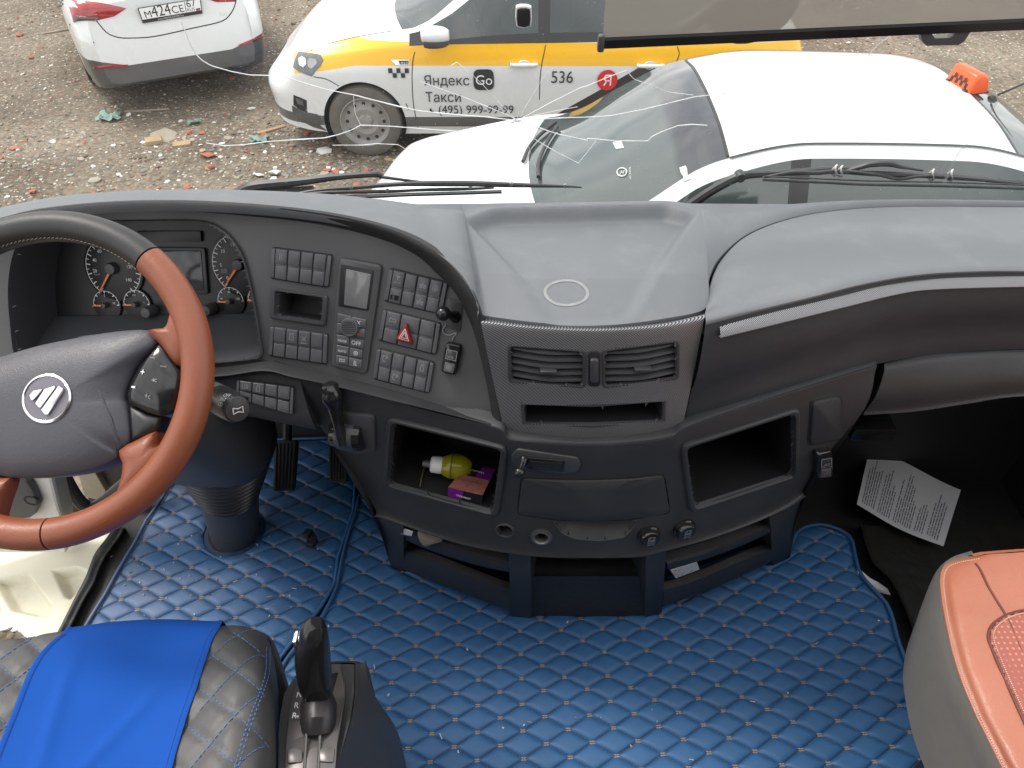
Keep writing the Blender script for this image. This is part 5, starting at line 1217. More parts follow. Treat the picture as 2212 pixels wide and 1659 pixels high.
# sheet of paper with printed lines
Q = [PZ(*b4(*q), -.085) for q in [(850, 515), (1483, 803), (1345, 1220), (748, 932)]]
V = []; NA, NB = 14, 20
def sheet(s, t):
    p = quad_at(Q, s, t); return p+Vector((0, 0, .006*math.sin(s*5+t*2)+.014*(s-.5)**2+.008*t*t))
V = [sheet(j/(NB-1), i/(NA-1)) for i in range(NA) for j in range(NB)]
pap = mat('printer_paper', (.82, .825, .85), .8, var=.03)
sh = add('paper_sheet', V, gridf(NA, NB, flip=True), pap, ang=90); tag(sh, 'white printed sheet of paper lying in the passenger footwell', 'paper')
mb = MB(); rs = random.Random(11); LN = [rs.uniform(.45, .95) for k in range(34)]
for k in range(33):
    s = .055+.027*k
    if k in (6, 13, 22, 27): continue
    t0, t1 = .95-rs.uniform(0, .04), .95-LN[k]*.86; t = t0
    while t > t1:
        e = max(t1, t-rs.uniform(.03, .10)); pts = [sheet(s, t+(e-t)*q/2)+Vector((0, 0, .0016)) for q in range(3)]
        V2, F2 = ribbon(pts, [Vector((0, 0, 1))]*3, .0024, 0); mb.put(V2, F2); t = e-.012
mb.build('printed_lines', flat('toner', (.16, .16, .18)), sh, smooth=False, kind='stuff')
Q2 = [PZ(*b8(*q), -.05+.05*(i in (0, 1, 2, 3))) for i, q in enumerate([(555, 310), (540, 350), (562, 395), (575, 432), (680, 475), (785, 502), (765, 460), (700, 415), (640, 385)])]
c = sum(Q2, Vector())/len(Q2)+Vector((0, 0, .012)); k = len(Q2)
V = [c]+Q2+[q-Vector((0, 0, .001)) for q in Q2]; F = [[0, 1+i, 1+(i+1) % k] for i in range(k)]+[[1+i, 1+k+i, 1+k+(i+1) % k, 1+(i+1) % k] for i in range(k)]
tag(add('torn_paper', V, F, pap, ang=60), 'torn white scrap of paper at the edge of the blue mat', 'paper')
# ================================================================ DRIVER'S DOOR SIDE: sill, step, open door
sill = thing('door_sill', 'scuffed black plastic door sill beside the driver floor mat', 'door sill', (-1.0, 1.1, 0))
lf = [b5(*q) for q in [(735, 430), (700, 520), (610, 640), (575, 720), (545, 800), (485, 920), (420, 1050), (365, 1160), (300, 1300)]]
md = [b5(*q) for q in [(775, 470), (735, 540), (655, 650), (610, 740), (580, 820), (515, 930), (450, 1060), (400, 1160), (340, 1300)]]
A = [PZ(u, v, .012) for u, v in lf]; B = [PZ(u, v, .022) for u, v in md]; C_ = [PZ(u+12, v+2, -.025) for u, v in md]
V, F, _, _ = surf([[p+Vector((-.02, 0, -.08)) for p in A], A, [p.lerp(q, .5)+Vector((0, 0, .01)) for p, q in zip(A, B)], B, [p+Vector((.006, 0, -.006)) for p in B], C_, [p+Vector((.03, 0, -.004)) for p in C_]], 70, 4)
add('sill_strip', V, F, mat('scuffed_black', (.03, .03, .031), .45, dirt=((.2, .18, .15), 30, .55, .2, .6)), sill)
C2 = [p+Vector((.03, 0, -.004)) for p in C_]; D_ = [PZ(u-2, v, .0) for u, v in MLE]
V, F, _, _ = surf([C2, resamp(cr(D_, 5), 9)], 40, 6); V = [v+Vector((0, 0, .006*noise.noise(v*25))) for v in V]; add('sill_channel', V, F, rubber, sill)
# cream step box below the sill
cream = mat('cream_paint', (.66, .63, .50), .42, var=.05, dirt=((.35, .28, .2), 6, .55, .25, .5))
st_ = thing('cab_step', 'cream painted cab step with recessed treads below the door opening', 'step', (-1.3, .9, -.5))
spn = Vector((-.30, 0, .95)).normalized(); SPL = (Vector((-1.06, .9, -.10)), spn)
def s5(x, y, o=0): return PP(*b5(x, y), (SPL[0]+spn*o, spn))
OUT = [(-420, 560), (200, 560), (600, 540), (720, 430), (690, 560), (600, 680), (545, 820), (480, 950), (420, 1070), (360, 1180), (190, 1190), (0, 1040), (-420, 900)]
P = [s5(*q) for q in OUT]
rec = [[(-60, 800), (180, 757), (338, 962), (318, 1042), (215, 1045), (60, 1010)], [(318, 742), (490, 716), (560, 742), (545, 800), (500, 880), (446, 940), (405, 925)], [(-330, 800), (-130, 790), (20, 990), (40, 1040), (-120, 960)]]
poly_uv = [b5(*q) for q in OUT]
us = np.arange(-100, 270, 2.5); vs = np.arange(1150, 1400, 2.5)
Vg = []; 
for v_ in vs:
    for u_ in us: Vg.append(PP(u_, v_, SPL))
E1 = Vector((0, 1, 0)); E2 = spn.cross(E1)
X = np.array([(p-SPL[0]).dot(E1) for p in Vg]).reshape(len(vs), -1); Y = np.array([(p-SPL[0]).dot(E2) for p in Vg]).reshape(len(vs), -1)
H_ = np.zeros_like(X)
for r_ in rec:
    d = sdist(X, Y, [((s5(*q)-SPL[0]).dot(E1), (s5(*q)-SPL[0]).dot(E2)) for q in r_]); H_ -= sstep(d, 0, .018)*.03
Hf = H_.flatten(); Vg = [p+spn*h for p, h in zip(Vg, Hf)]
Fg = [f for f in gridf(len(vs), len(us), flip=True) if inpoly(*UV(sum((Vg[k] for k in f), Vector())/4), poly_uv)]
us_ = sorted(set(k for f in Fg for k in f)); ix = {k: i for i, k in enumerate(us_)}
add('step_panel', [Vg[k] for k in us_], [[ix[k] for k in f] for f in Fg], cream, st_)
# open door seen past the wheel: white frame, grey trim, grab bar
dr = thing('open_door', 'white framed open driver door with grey trim seen behind the wheel', 'door', (-1.1, 1.2, -.3))
DY = 1.20
def d5(x, y, o=0): return PY(*b5(x, y), DY-o)
white_p = mat('white_body_paint', (.74, .73, .69), .3, var=.03, dirt=((.4, .35, .28), 7, .6, .25, .4))
OUT = [(-500, -500), (330, -500), (345, 60), (330, 150), (370, 330), (400, 430), (420, 640), (-500, 640)]
V, F = slab([d5(*q) for q in OUT], (0, -1, 0), -.06, 0, .01); add('door_frame', V, F, white_p, dr, smooth=False)
TRM = [(-500, -500), (200, -500), (205, 150), (240, 200), (275, 290), (255, 345), (215, 375), (20, 392), (-500, 400)]
V, F = slab(rnd([d5(*q) for q in TRM], .1, 3), (0, -1, 0), .001, .022, .008); tm = add('door_trim', V, F, mat('grey_trim', (.10, .10, .105), .5), dr)
V, F = lathe(d5(205, 298, .020), (0, -1, 0), [(.018, 0), (.018, .003), (.014, .003), (.013, -.012), (0, -.012)], 20); F.pop(-2); add('screw_hole', V, F, deep_black, dr)
# hinge pillar pieces
hp_ = thing('hinge_pillar', 'black bent grab tube and worn pillar metal behind the steering wheel', 'grab bar', PY(*b5(600, 330), 1.3))
P = [PY(*b5(*q), 1.28) for q in [(380, 60), (420, 165), (480, 270), (540, 335), (590, 350), (660, 310), (760, 225), (900, 110)]]; V, F = tube(resamp(cr(P, 6), 50), .017, 14); add('grab_tube', V, F, black_smooth, hp_)
P = [PY(*b5(*q), 1.42) for q in [(470, 40), (560, 40), (680, 250), (620, 300), (540, 280)]]; V, F = slab(P, (0, -1, 0), -.02, .0, .004); add('pillar_metal', V, F, mat('worn_cream_metal', (.45, .42, .35), .45, var=.3, vscale=20), hp_, smooth=False)
P = [PY(*b5(*q), 1.44) for q in [(560, 40), (800, 40), (800, 480), (640, 480), (560, 300)]]; V, F = slab(P, (0, -1, 0), -.02, .0, .004); add('pillar_trim', V, F, black_smooth, hp_, smooth=False)
P = [PY(*b5(*q), 1.46) for q in [(400, 320), (640, 330), (700, 470), (600, 520), (440, 470)]]; V, F = slab(P, (0, -1, 0), -.02, .0, .004); add('hinge_recess', V, F, mat('grimy_recess', (.06, .05, .04), .7, var=.4), hp_, smooth=False)
# ================================================================ WINDSCREEN, CRACKS, WIPERS, SUN BLIND
def wsY(x, z): return 1.303-.03*(x-.15)**2-(z-.885)*.17
def glass():
    m = bpy.data.materials.new('windscreen_glass'); m.use_nodes = True; n, l = nodes(m); n.clear()
    o = n.new('ShaderNodeOutputMaterial'); tr = n.new('ShaderNodeBsdfTransparent'); tr.inputs[0].default_value = (.955, .97, .965, 1)
    g = n.new('ShaderNodeBsdfGlossy'); g.inputs['Roughness'].default_value = .03
    df = n.new('ShaderNodeBsdfDiffuse'); df.inputs[0].default_value = (.75, .74, .7, 1)
    fr = n.new('ShaderNodeFresnel'); fr.inputs[0].default_value = 1.35; m1 = n.new('ShaderNodeMixShader'); m2 = n.new('ShaderNodeMixShader')
    t = n.new('ShaderNodeTexCoord'); z = n.new('ShaderNodeTexNoise'); z.inputs['Scale'].default_value = 9; z.inputs['Detail'].default_value = 10; z.inputs['Roughness'].default_value = .75
    l.new(t.outputs['Object'], z.inputs['Vector']); mr = n.new('ShaderNodeMapRange'); mr.inputs[1].default_value = .35; mr.inputs[2].default_value = .8; mr.inputs[4].default_value = .075
    l.new(z.outputs[0], mr.inputs[0]); l.new(mr.outputs[0], m2.inputs[0]); l.new(fr.outputs[0], m1.inputs[0])
    l.new(tr.outputs[0], m1.inputs[1]); l.new(g.outputs[0], m1.inputs[2]); l.new(m1.outputs[0], m2.inputs[1]); l.new(df.outputs[0], m2.inputs[2]); l.new(m2.outputs[0], o.inputs[0]); return m
ws = thing('windscreen', 'cracked truck windscreen with star-shaped break above the dashboard', 'windscreen', (.15, 1.3, .88))
xs = np.linspace(-1.15, 1.5, 50); zs = np.linspace(.80, 1.75, 16)
V = [Vector((x, wsY(x, z), z)) for z in zs for x in xs]; F = gridf(16, 50)
add('glass_pane', V, F, glass(), ws); T_ws = bvh(V, F)
crk = flat('crack_white', (.85, .87, .88), .3)
C2c = (1600, 768)
LINES = [([a2(980, 520), a2(1250, 615), a2(1550, 738), a2(*C2c)], 1.0),
 ([a1(1165, 130), a1(1200, 195), a1(1230, 280), a1(1270, 350), a1(1310, 390), a1(1370, 425), a1(1500, 462), a1(1620, 485), a1(1830, 490), a1(2000, 545), a1(2120, 580), a2(560, 605), a2(830, 675), a2(980, 707), a2(1200, 730), a2(1400, 745), a2(*C2c)], 1.3),
 ([a1(1335, 925), a1(1450, 943), a1(1570, 938), a1(1750, 915), a1(1900, 905), a1(2100, 893), a2(450, 860), a2(540, 830), a2(600, 797), a2(800, 805), a2(1050, 825), a2(1265, 842), a2(1450, 805), a2(*C2c)], 1.3),
 ([a2(600, 797), a2(568, 730), a2(558, 670), a2(555, 615)], .9),
 ([a2(420, 925), a2(620, 925), a2(700, 915), a2(840, 922), a2(900, 960), a2(940, 1012), a2(1060, 1000), a2(1200, 965)], .9),
 ([a2(*C2c), a2(1440, 845), a2(1340, 900)], 1.0), ([a2(*C2c), a2(1540, 880), a2(1440, 1035)], .7), ([a2(*C2c), a2(1605, 870), a2(1590, 1000), a2(1565, 1165)], .45),
 ([a2(*C2c), a2(1700, 880), a2(1850, 970), a2(1990, 1040)], 1.0), ([a2(1990, 1040), a2(2050, 965), a2(2100, 900)], .7),
 ([a2(*C2c), a2(1860, 855), a2(2050, 895), a3(0, 698), a3(150, 712), a3(310, 712), a3(330, 690), a3(380, 665), a3(460, 635), a3(530, 628), a3(610, 633)], 1.2),
 ([a2(*C2c), a2(1900, 750), a2(2100, 745), a3(0, 592), a3(120, 585), a3(300, 550), a3(540, 490), a3(720, 468), a3(860, 440)], 1.2), ([a3(1000, 410), a3(1100, 395), a3(1160, 372)], .7), ([a3(1285, 350), a3(1410, 300), a3(1450, 250), a3(1480, 220), a3(1535, 180)], .9),
 ([a2(*C2c), a2(1800, 660), a2(2000, 560), a3(0, 435), a3(100, 392), a3(200, 355), a3(240, 400), a3(340, 435), a3(410, 465), a3(540, 480)], 1.1),
 ([a2(1620, 745), a2(1640, 700), a2(1735, 540), a2(1800, 440)], .55), ([a2(*C2c), a2(1470, 640), a2(1380, 540), a2(1310, 475)], .6), ([a2(1285, 455), a2(1215, 395), a2(1175, 418)], .9),
 ([a2(1700, 735), a2(1850, 705), a2(1985, 680)], .7), ([a2(*C2c), a2(1640, 850), a2(1660, 900), a2(1725, 1090)], .35), ([a2(1595, 780), a2(1608, 710)], .6), ([a2(1570, 745), a2(1640, 790)], .6)]
for L, wd in LINES:
    P = resamp([hit(u, v, T_ws, .0006)[0] for u, v in L], max(8, len(L)*7)); k = len(P)
    V, F = tube(P, [.0010*wd*(.55+.6*abs(noise.noise(p*30))) for p in P], 5); add('crack', V, F, crk, ws)
# dried streak and specks of dirt on the pane
P = [hit(*a3(*q), T_ws, .0005) for q in [(2075, 510), (2040, 570), (1990, 640), (1950, 700), (1880, 770), (1840, 850), (1805, 930)]]
haz = bpy.data.materials.new('dried_streak'); haz.use_nodes = True; hb_ = haz.node_tree.nodes['Principled BSDF']; hb_.inputs['Base Color'].default_value = (.5, .5, .5, 1); hb_.inputs['Alpha'].default_value = .35
V, F = ribbon([p for p, n in P], [n for p, n in P], .006, .0004); add('dried_streak', V, F, haz, ws)
mb = MB(); rs = random.Random(5)
for k in range(420):
    u, v = rs.uniform(0, 2212), rs.uniform(0, 430); p, n = hit(u, v, T_ws, .0006); r = rs.uniform(.0003, .0009)
    V, F = [p+Vector((r, 0, 0)), p+Vector((0, 0, r)), p-Vector((r, 0, 0)), p-Vector((0, 0, r))], [[0, 1, 2, 3]]; mb.put(V, F)
mb.build('dirt_specks', flat('speck', (.7, .7, .68), .8), ws, smooth=False, kind='stuff')
wb_ = mat('wiper_black', (.045, .048, .053), .45, dirt=((.16, .16, .16), 20, .5, .3, .5))
def wp(m, x, y, o=-.022):
    p, n = hit(*m(x, y), T_ws); d = ray(*m(x, y)).normalized(); return p+d*(-o/max(.2, -d.dot(n)))
def wline(m, pts, r, o=-.022, flatk=1):
    r = [k*.72 for k in r] if isinstance(r, (list, tuple)) else r*.72
    P = resamp(cr([wp(m, *q, o) for q in pts], 5), 40); return tube(P, r if not isinstance(r, (list, tuple)) else list(np.interp(np.linspace(0, 1, 40), np.linspace(0, 1, len(r)), r)), 8)
W1 = thing('windscreen_wiper', 'black wiper lying across the glass in front of the instrument hood', 'wiper', wp(a2, 0, 1215), group='windscreen wipers')
for nm, pts, r, o in (('arm', [(-180, 1240), (-80, 1190), (200, 1160), (440, 1130), (690, 1112), (735, 1128)], [.018, .014, .012, .010, .008, .008], -.045), ('arm_rod', [(735, 1130), (980, 1162), (1050, 1172), (1130, 1175)], .004, -.04), ('arm_cover', [(-80, 1235), (100, 1225), (300, 1205)], [.012, .012, .009], -.038),
    ('blade_frame', [(140, 1245), (330, 1215), (540, 1198), (770, 1180), (960, 1172), (1300, 1172), (1560, 1180), (1920, 1190), (2010, 1196)], [.004, .005, .006, .006, .008, .008, .007, .005, .002], -.028), ('blade_frame', [(140, 1250), (400, 1228), (770, 1222), (1000, 1212), (1300, 1205), (1450, 1198)], [.003, .005, .005, .004, .005, .003], -.022),
    ('rubber_blade', [(-60, 1288), (300, 1268), (700, 1254), (900, 1245), (1200, 1236), (1500, 1226)], .004, -.008), ('blade_rail', [(-60, 1276), (300, 1256), (700, 1242), (900, 1234), (1200, 1226), (1500, 1216)], .0022, -.014)):
    V, F = wline(a2, pts, r, o); add(nm, V, F, wb_, W1)
for x, y in ((150, 1245), (538, 1200), (770, 1220), (1300, 1203), (1560, 1178), (1905, 1188)):
    V, F = lathe(wp(a2, x, y, -.018), (0, -1, 0), [(.0035, -.004), (.0035, .001), (0, .002)], 10); add('rivet', V, F, mat('rivet_steel', (.3, .3, .3), .4, 1), W1)
W2 = thing('windscreen_wiper', 'black wiper mended with white cable ties in front of the passenger side', 'wiper', wp(a3, 775, 890), group='windscreen wipers')
for nm, pts, r, o in (('arm', [(520, 1040), (640, 960), (775, 892), (900, 880), (1100, 868), (1260, 856), (1330, 858)], [.014, .013, .013, .009, .009, .010, .006], -.045), ('arm_rod', [(1290, 872), (1370, 850), (1440, 832), (1530, 828), (1600, 845), (1700, 862)], [.003, .006, .008, .008, .004, .003], -.035),
    ('blade_frame', [(890, 898), (1040, 872), (1160, 875), (1260, 868), (1500, 880), (1740, 888), (1900, 898), (2250, 928)], [.003, .006, .006, .008, .007, .008, .006, .004], -.028), ('blade_frame', [(1330, 868), (1480, 885), (1580, 905), (1720, 890), (1950, 905), (2240, 935)], [.003, .005, .004, .005, .005, .004], -.022),
    ('rubber_blade', [(890, 908), (1200, 922), (1400, 932), (1800, 940), (2280, 955)], .0042, -.008), ('blade_rail', [(900, 892), (1200, 905), (1400, 914), (1800, 922), (2280, 938)], .0022, -.014)):
    V, F = wline(a3, pts, r, o); add(nm, V, F, wb_, W2)
V, F = lathe(wp(a3, 775, 890, -.045), (0, -1, 0), [(.010, -.008), (.010, .008), (.008, .011), (0, .011)], 20); add('arm_joint', V, F, wb_, W2)
zt = flat('cable_tie_white', (.72, .72, .70), .5)
for x, y in ((1256, 862), (1284, 866), (1745, 884), (1840, 886)):
    c = wp(a3, x, y, -.028); V, F = tube([c+Vector((.003*math.sin(a*2), math.cos(a)*.008, math.sin(a)*.010)) for a in np.linspace(0, 2*math.pi, 19)[:-1]], .0018, 6, closed=True); add('cable_tie', V, F, zt, W2)
# truck nose below the glass
V = []
for x in np.linspace(-1.2, 1.5, 20):
    y0 = wsY(x, .85)+.012
    V += [Vector((x, y0, .838)), Vector((x, y0+.045, .815)), Vector((x, y0+.16, .72)), Vector((x, y0+.2, .45)), Vector((x, y0+.2, -.4))]
F = [[i*5+j, i*5+j+1, (i+1)*5+j+1, (i+1)*5+j] for i in range(19) for j in range(4)]
tag(add('truck_nose', V, F, mat('nose_black', (.03, .03, .03), .5)), 'black plastic cowl of the truck just below the windscreen', 'cowl')
# sun blind
sb = thing('sun_blind', 'dark mesh roller blind pulled part way down the windscreen', 'sun blind', PY(1750, 90, 1.16))
BY = 1.17
def a3y(x, y, o=0): return PY(*a3(x, y), BY-o)
def meshfab():
    m = bpy.data.materials.new('blind_mesh'); m.use_nodes = True; n, l = nodes(m); b = n['Principled BSDF']; b.inputs['Base Color'].default_value = (.10, .092, .08, 1); b.inputs['Roughness'].default_value = .8
    t = n.new('ShaderNodeTexCoord'); br_ = n.new('ShaderNodeTexBrick'); br_.offset = 0; br_.inputs['Scale'].default_value = 700; br_.inputs['Mortar Size'].default_value = .02
    wv = n.new('ShaderNodeTexNoise'); wv.inputs['Scale'].default_value = 6
    l.new(t.outputs['Object'], wv.inputs['Vector']); mr = n.new('ShaderNodeMapRange'); mr.inputs[3].default_value = .72; mr.inputs[4].default_value = .78; l.new(wv.outputs[0], mr.inputs[0]); l.new(mr.outputs[0], b.inputs['Alpha'])
    tl_ = n.new('ShaderNodeBsdfTranslucent'); tl_.inputs[0].default_value = (.36, .33, .29, 1); ms = n.new('ShaderNodeMixShader'); ms.inputs[0].default_value = .42; l.new(b.outputs[0], ms.inputs[1]); l.new(tl_.outputs[0], ms.inputs[2]); l.new(ms.outputs[0], n['Material Output'].inputs[0]); return m
L0, L1, R0, R1 = a3y(112, -260), a3y(80, 215), a3y(2700, -260), a3y(2700, 95)
V = [(L0*(1-s)+R0*s)*(1-t)+(L1*(1-s)+R1*s)*t for t in np.linspace(0, 1, 8) for s in np.linspace(0, 1, 24)]
add('blind_fabric', V, gridf(8, 24, flip=True), meshfab(), sb)
e = (R1-L1).normalized(); prof_ = [(-.004, -.007), (.004, -.007), (.005, .004), (.0, .008), (-.005, .005)]
upv = e.cross(Vector((0, 1, 0))).normalized(); upv = upv if upv.z > 0 else -upv
V, F = loft([[p+Vector((0, a, 0))+upv*b for a, b in prof_] for p in (a3y(85, 218), a3y(2700, 99))]); add('blind_bar', V, F, gloss_black, sb, smooth=False)
V, F = box(a3y(72, 218), (.010, .014, .024), 0, .003); add('bar_end_cap', V, F, black_smooth, sb)
O = [a3y(*q, .002) for q in [(1685, 160), (1700, 215), (1720, 232), (1880, 228), (1910, 210), (1948, 150)]]; I = [a3y(*q, .002) for q in [(1745, 150), (1746, 172), (1762, 194), (1838, 192), (1858, 180), (1880, 145)]]
k = len(O); V = [p for p in O]+[p for p in I]; V += [p+Vector((0, .012, 0)) for p in V]
F = []
for i in range(k-1): F += [[i, i+1, k+i+1, k+i], [2*k+i, 3*k+i, 3*k+i+1, 2*k+i+1], [i, 2*k+i, 2*k+i+1, i+1], [k+i, k+i+1, 3*k+i+1, 3*k+i]]
add('pull_handle', V, F, black_smooth, sb, smooth=False)
# kerb mirror hanging outside above the glass
km = thing('kerb_mirror', 'round black kerb mirror on an arm seen through the mesh blind', 'mirror', PY(*a3(830, 50), 1.75))
P = [PY(*a3(*q), 1.72) for q in [(480, 150), (560, 100), (640, 40), (760, -60), (900, -220), (1000, -420)]]; V, F = tube(cr(P, 4), .016, 10); add('mirror_arm', V, F, black_smooth, km)
c = PY(*a3(835, -5), 1.76); V, F = lathe(c, (0, -1, -.3), [(.0, -.03), (.07, -.025), (.098, 0), (.1, .012), (.094, .016), (0, .014)], 28); add('mirror_head', V, F, black_smooth, km)
# ================================================================ OUTSIDE: GROUND
def ground_mat():
    m = bpy.data.materials.new('trodden_rubble_soil'); m.use_nodes = True; n, l = nodes(m); b = n['Principled BSDF']; b.inputs['Roughness'].default_value = .95
    t = n.new('ShaderNodeTexCoord'); out = None
    def nz(sc, de, ro): z = n.new('ShaderNodeTexNoise'); z.inputs['Scale'].default_value = sc; z.inputs['Detail'].default_value = de; z.inputs['Roughness'].default_value = ro; l.new(t.outputs['Object'], z.inputs['Vector']); return z
    z = nz(.9, 8, .62); r = n.new('ShaderNodeValToRGB'); r.color_ramp.elements[0].position = .34; r.color_ramp.elements[1].position = .68
    r.color_ramp.elements[0].color = (.125, .100, .074, 1); r.color_ramp.elements[1].color = (.275, .235, .185, 1); l.new(z.outputs[0], r.inputs[0])
    z2 = nz(26, 6, .7); r2 = n.new('ShaderNodeValToRGB'); r2.color_ramp.elements[0].position = .33; r2.color_ramp.elements[1].position = .7; r2.color_ramp.elements[0].color = (.45, .45, .45, 1); r2.color_ramp.elements[1].color = (1.55, 1.5, 1.42, 1); l.new(z2.outputs[0], r2.inputs[0])
    mu = n.new('ShaderNodeMix'); mu.data_type = 'RGBA'; mu.blend_type = 'MULTIPLY'; mu.inputs['Factor'].default_value = 1; l.new(r.outputs[0], mu.inputs['A']); l.new(r2.outputs[0], mu.inputs['B'])
    v = n.new('ShaderNodeTexVoronoi'); v.inputs['Scale'].default_value = 38; l.new(t.outputs['Object'], v.inputs['Vector'])
    r3 = n.new('ShaderNodeValToRGB'); r3.color_ramp.elements[0].position = .0; r3.color_ramp.elements[1].position = 1
    for p, c in ((.80, (.36, .32, .26, 1)), (.90, (.55, .52, .46, 1)), (.955, (.34, .13, .08, 1))):
        e = r3.color_ramp.elements.new(p); e.color = c
    r3.color_ramp.interpolation = 'CONSTANT'; r3.color_ramp.elements[0].color = (.2, .16, .12, 1)
    sp_ = n.new('ShaderNodeSeparateColor'); l.new(v.outputs['Color'], sp_.inputs[0]); l.new(sp_.outputs[0], r3.inputs[0])
    gt = n.new('ShaderNodeMath'); gt.operation = 'GREATER_THAN'; gt.inputs[1].default_value = .80; l.new(sp_.outputs[0], gt.inputs[0])
    lt = n.new('ShaderNodeMath'); lt.operation = 'LESS_THAN'; lt.inputs[1].default_value = .42; l.new(v.outputs['Distance'], lt.inputs[0])
    an = n.new('ShaderNodeMath'); an.operation = 'MULTIPLY'; l.new(gt.outputs[0], an.inputs[0]); l.new(lt.outputs[0], an.inputs[1])
    fx = n.new('ShaderNodeMix'); fx.data_type = 'RGBA'; l.new(an.outputs[0], fx.inputs['Factor']); l.new(mu.outputs['Result'], fx.inputs['A']); l.new(r3.outputs[0], fx.inputs['B']); l.new(fx.outputs['Result'], b.inputs['Base Color'])
    bp = n.new('ShaderNodeBump'); bp.inputs['Strength'].default_value = .9; bp.inputs['Distance'].default_value = .03; l.new(z2.outputs[0], bp.inputs['Height']); l.new(bp.outputs[0], b.inputs['Normal']); return m
gm_ = ground_mat()
def gz(x, y):
    v = Vector((x, y, 0)); return GZ+.035*noise.noise(v*.8)+.02*noise.noise(v*2.7)+.011*noise.noise(v*8)+.006*noise.noise(v*21)
xs = np.arange(-7.5, 7.5, .055); ys = np.arange(-1.5, 13.5, .055)
V = [(x, y, gz(x, y)) for y in ys for x in xs]; nx = len(xs)
F = gridf(len(ys), nx); k = len(V)
# skirt that runs on to the horizon
bx_ = [(xs[0], ys[0]), (xs[-1], ys[0]), (xs[-1], ys[-1]), (xs[0], ys[-1])]
add('ground', V, F, gm_, ang=180, kind='structure')
R_ = 260; V = [(xs[0]+.2, ys[0]+.2, GZ-.08), (xs[-1]-.2, ys[0]+.2, GZ-.08), (xs[-1]-.2, ys[-1]-.2, GZ-.08), (xs[0]+.2, ys[-1]-.2, GZ-.08), (-R_, -R_, GZ-.08), (R_, -R_, GZ-.08), (R_, R_, GZ-.08), (-R_, R_, GZ-.08)]
add('ground_far', V, [[0, 4, 5, 1], [1, 5, 6, 2], [2, 6, 7, 3], [3, 7, 4, 0]], gm_, smooth=False, kind='structure')
# loose rubble
RM = [mat('stone_beige', (.30, .262, .21), .9, var=.35, vscale=9), mat('stone_grey', (.22, .21, .195), .9, var=.35, vscale=9), mat('plaster_white', (.62, .60, .56), .9, var=.15), mat('brick_red', (.36, .12, .075), .9, var=.35, vscale=20), mat('wood_scrap', (.34, .24, .14), .85, var=.3), mat('soil_clod', (.15, .115, .08), .95, var=.35), mat('green_scrap', (.17, .265, .225), .6, var=.35, vscale=30)]
ico = bmesh.new(); bmesh.ops.create_icosphere(ico, subdivisions=1, radius=1); IV = [v.co.copy() for v in ico.verts]; IF = [[v.index for v in f.verts] for f in ico.faces]; ico.free()
def rock(c, r, rs, mb, mi, fl=.6):
    sx, sy, sz = r*rs.uniform(.7, 1.5), r*rs.uniform(.6, 1.1), r*fl*rs.uniform(.6, 1.1); M = Matrix.Rotation(rs.uniform(0, 6.3), 3, 'Z') @ Matrix.Rotation(rs.uniform(-.4, .4), 3, 'X')
    mb.put([Vector(c)+M @ Vector((v.x*sx*rs.uniform(.75, 1.2), v.y*sy*rs.uniform(.75, 1.2), v.z*sz*rs.uniform(.75, 1.2))) for v in IV], IF, mi)
rs = random.Random(21); mb = MB()
def patchy(x, y): return .5+.9*noise.noise(Vector((x*.55, y*.55, 5)))+.5*noise.noise(Vector((x*1.7, y*1.7, 9)))
n_ = 0
while n_ < 15000:
    x, y = rs.uniform(-6.0, 4.5), 3.8+8.7*rs.random()**1.5
    near_ = 1 if y < 7 else .45
    if rs.random() > patchy(x, y)*near_+.12: continue
    n_ += 1; r = .006+.017*rs.random()**3+(.02 if rs.random() < .012 else 0)
    mi = rs.choices(range(7), (34, 24, 13, 5, 6, 30, .6))[0]; rock((x, y, gz(x, y)+r*.2), r, rs, mb, mi)
for k in range(650):
    x, y = rs.uniform(-3.4, .8), rs.uniform(4.3, 6.6)
    if rs.random() > patchy(x, y)+.25: continue
    r = .014+.028*rs.random()**2; rock((x, y, gz(x, y)+r*.15), r, rs, mb, rs.choices(range(7), (34, 22, 16, 8, 7, 12, .5))[0], .45)
for k in range(1500):
    x, y = rs.uniform(-2.6, -1.1), rs.uniform(-.6, 1.8); r = .012+.03*rs.random()**3; rock((x, y, gz(x, y)+r*.2), r, rs, mb, rs.choices(range(7), (34, 18, 22, 14, 2, 8, 0))[0])
mb.build('rubble', RM, smooth=True, ang=25, kind='stuff')
bpy.data.objects['rubble']['label'] = 'loose stones, plaster crumbs and brick chips strewn over the soil'; bpy.data.objects['rubble']['category'] = 'rubble'
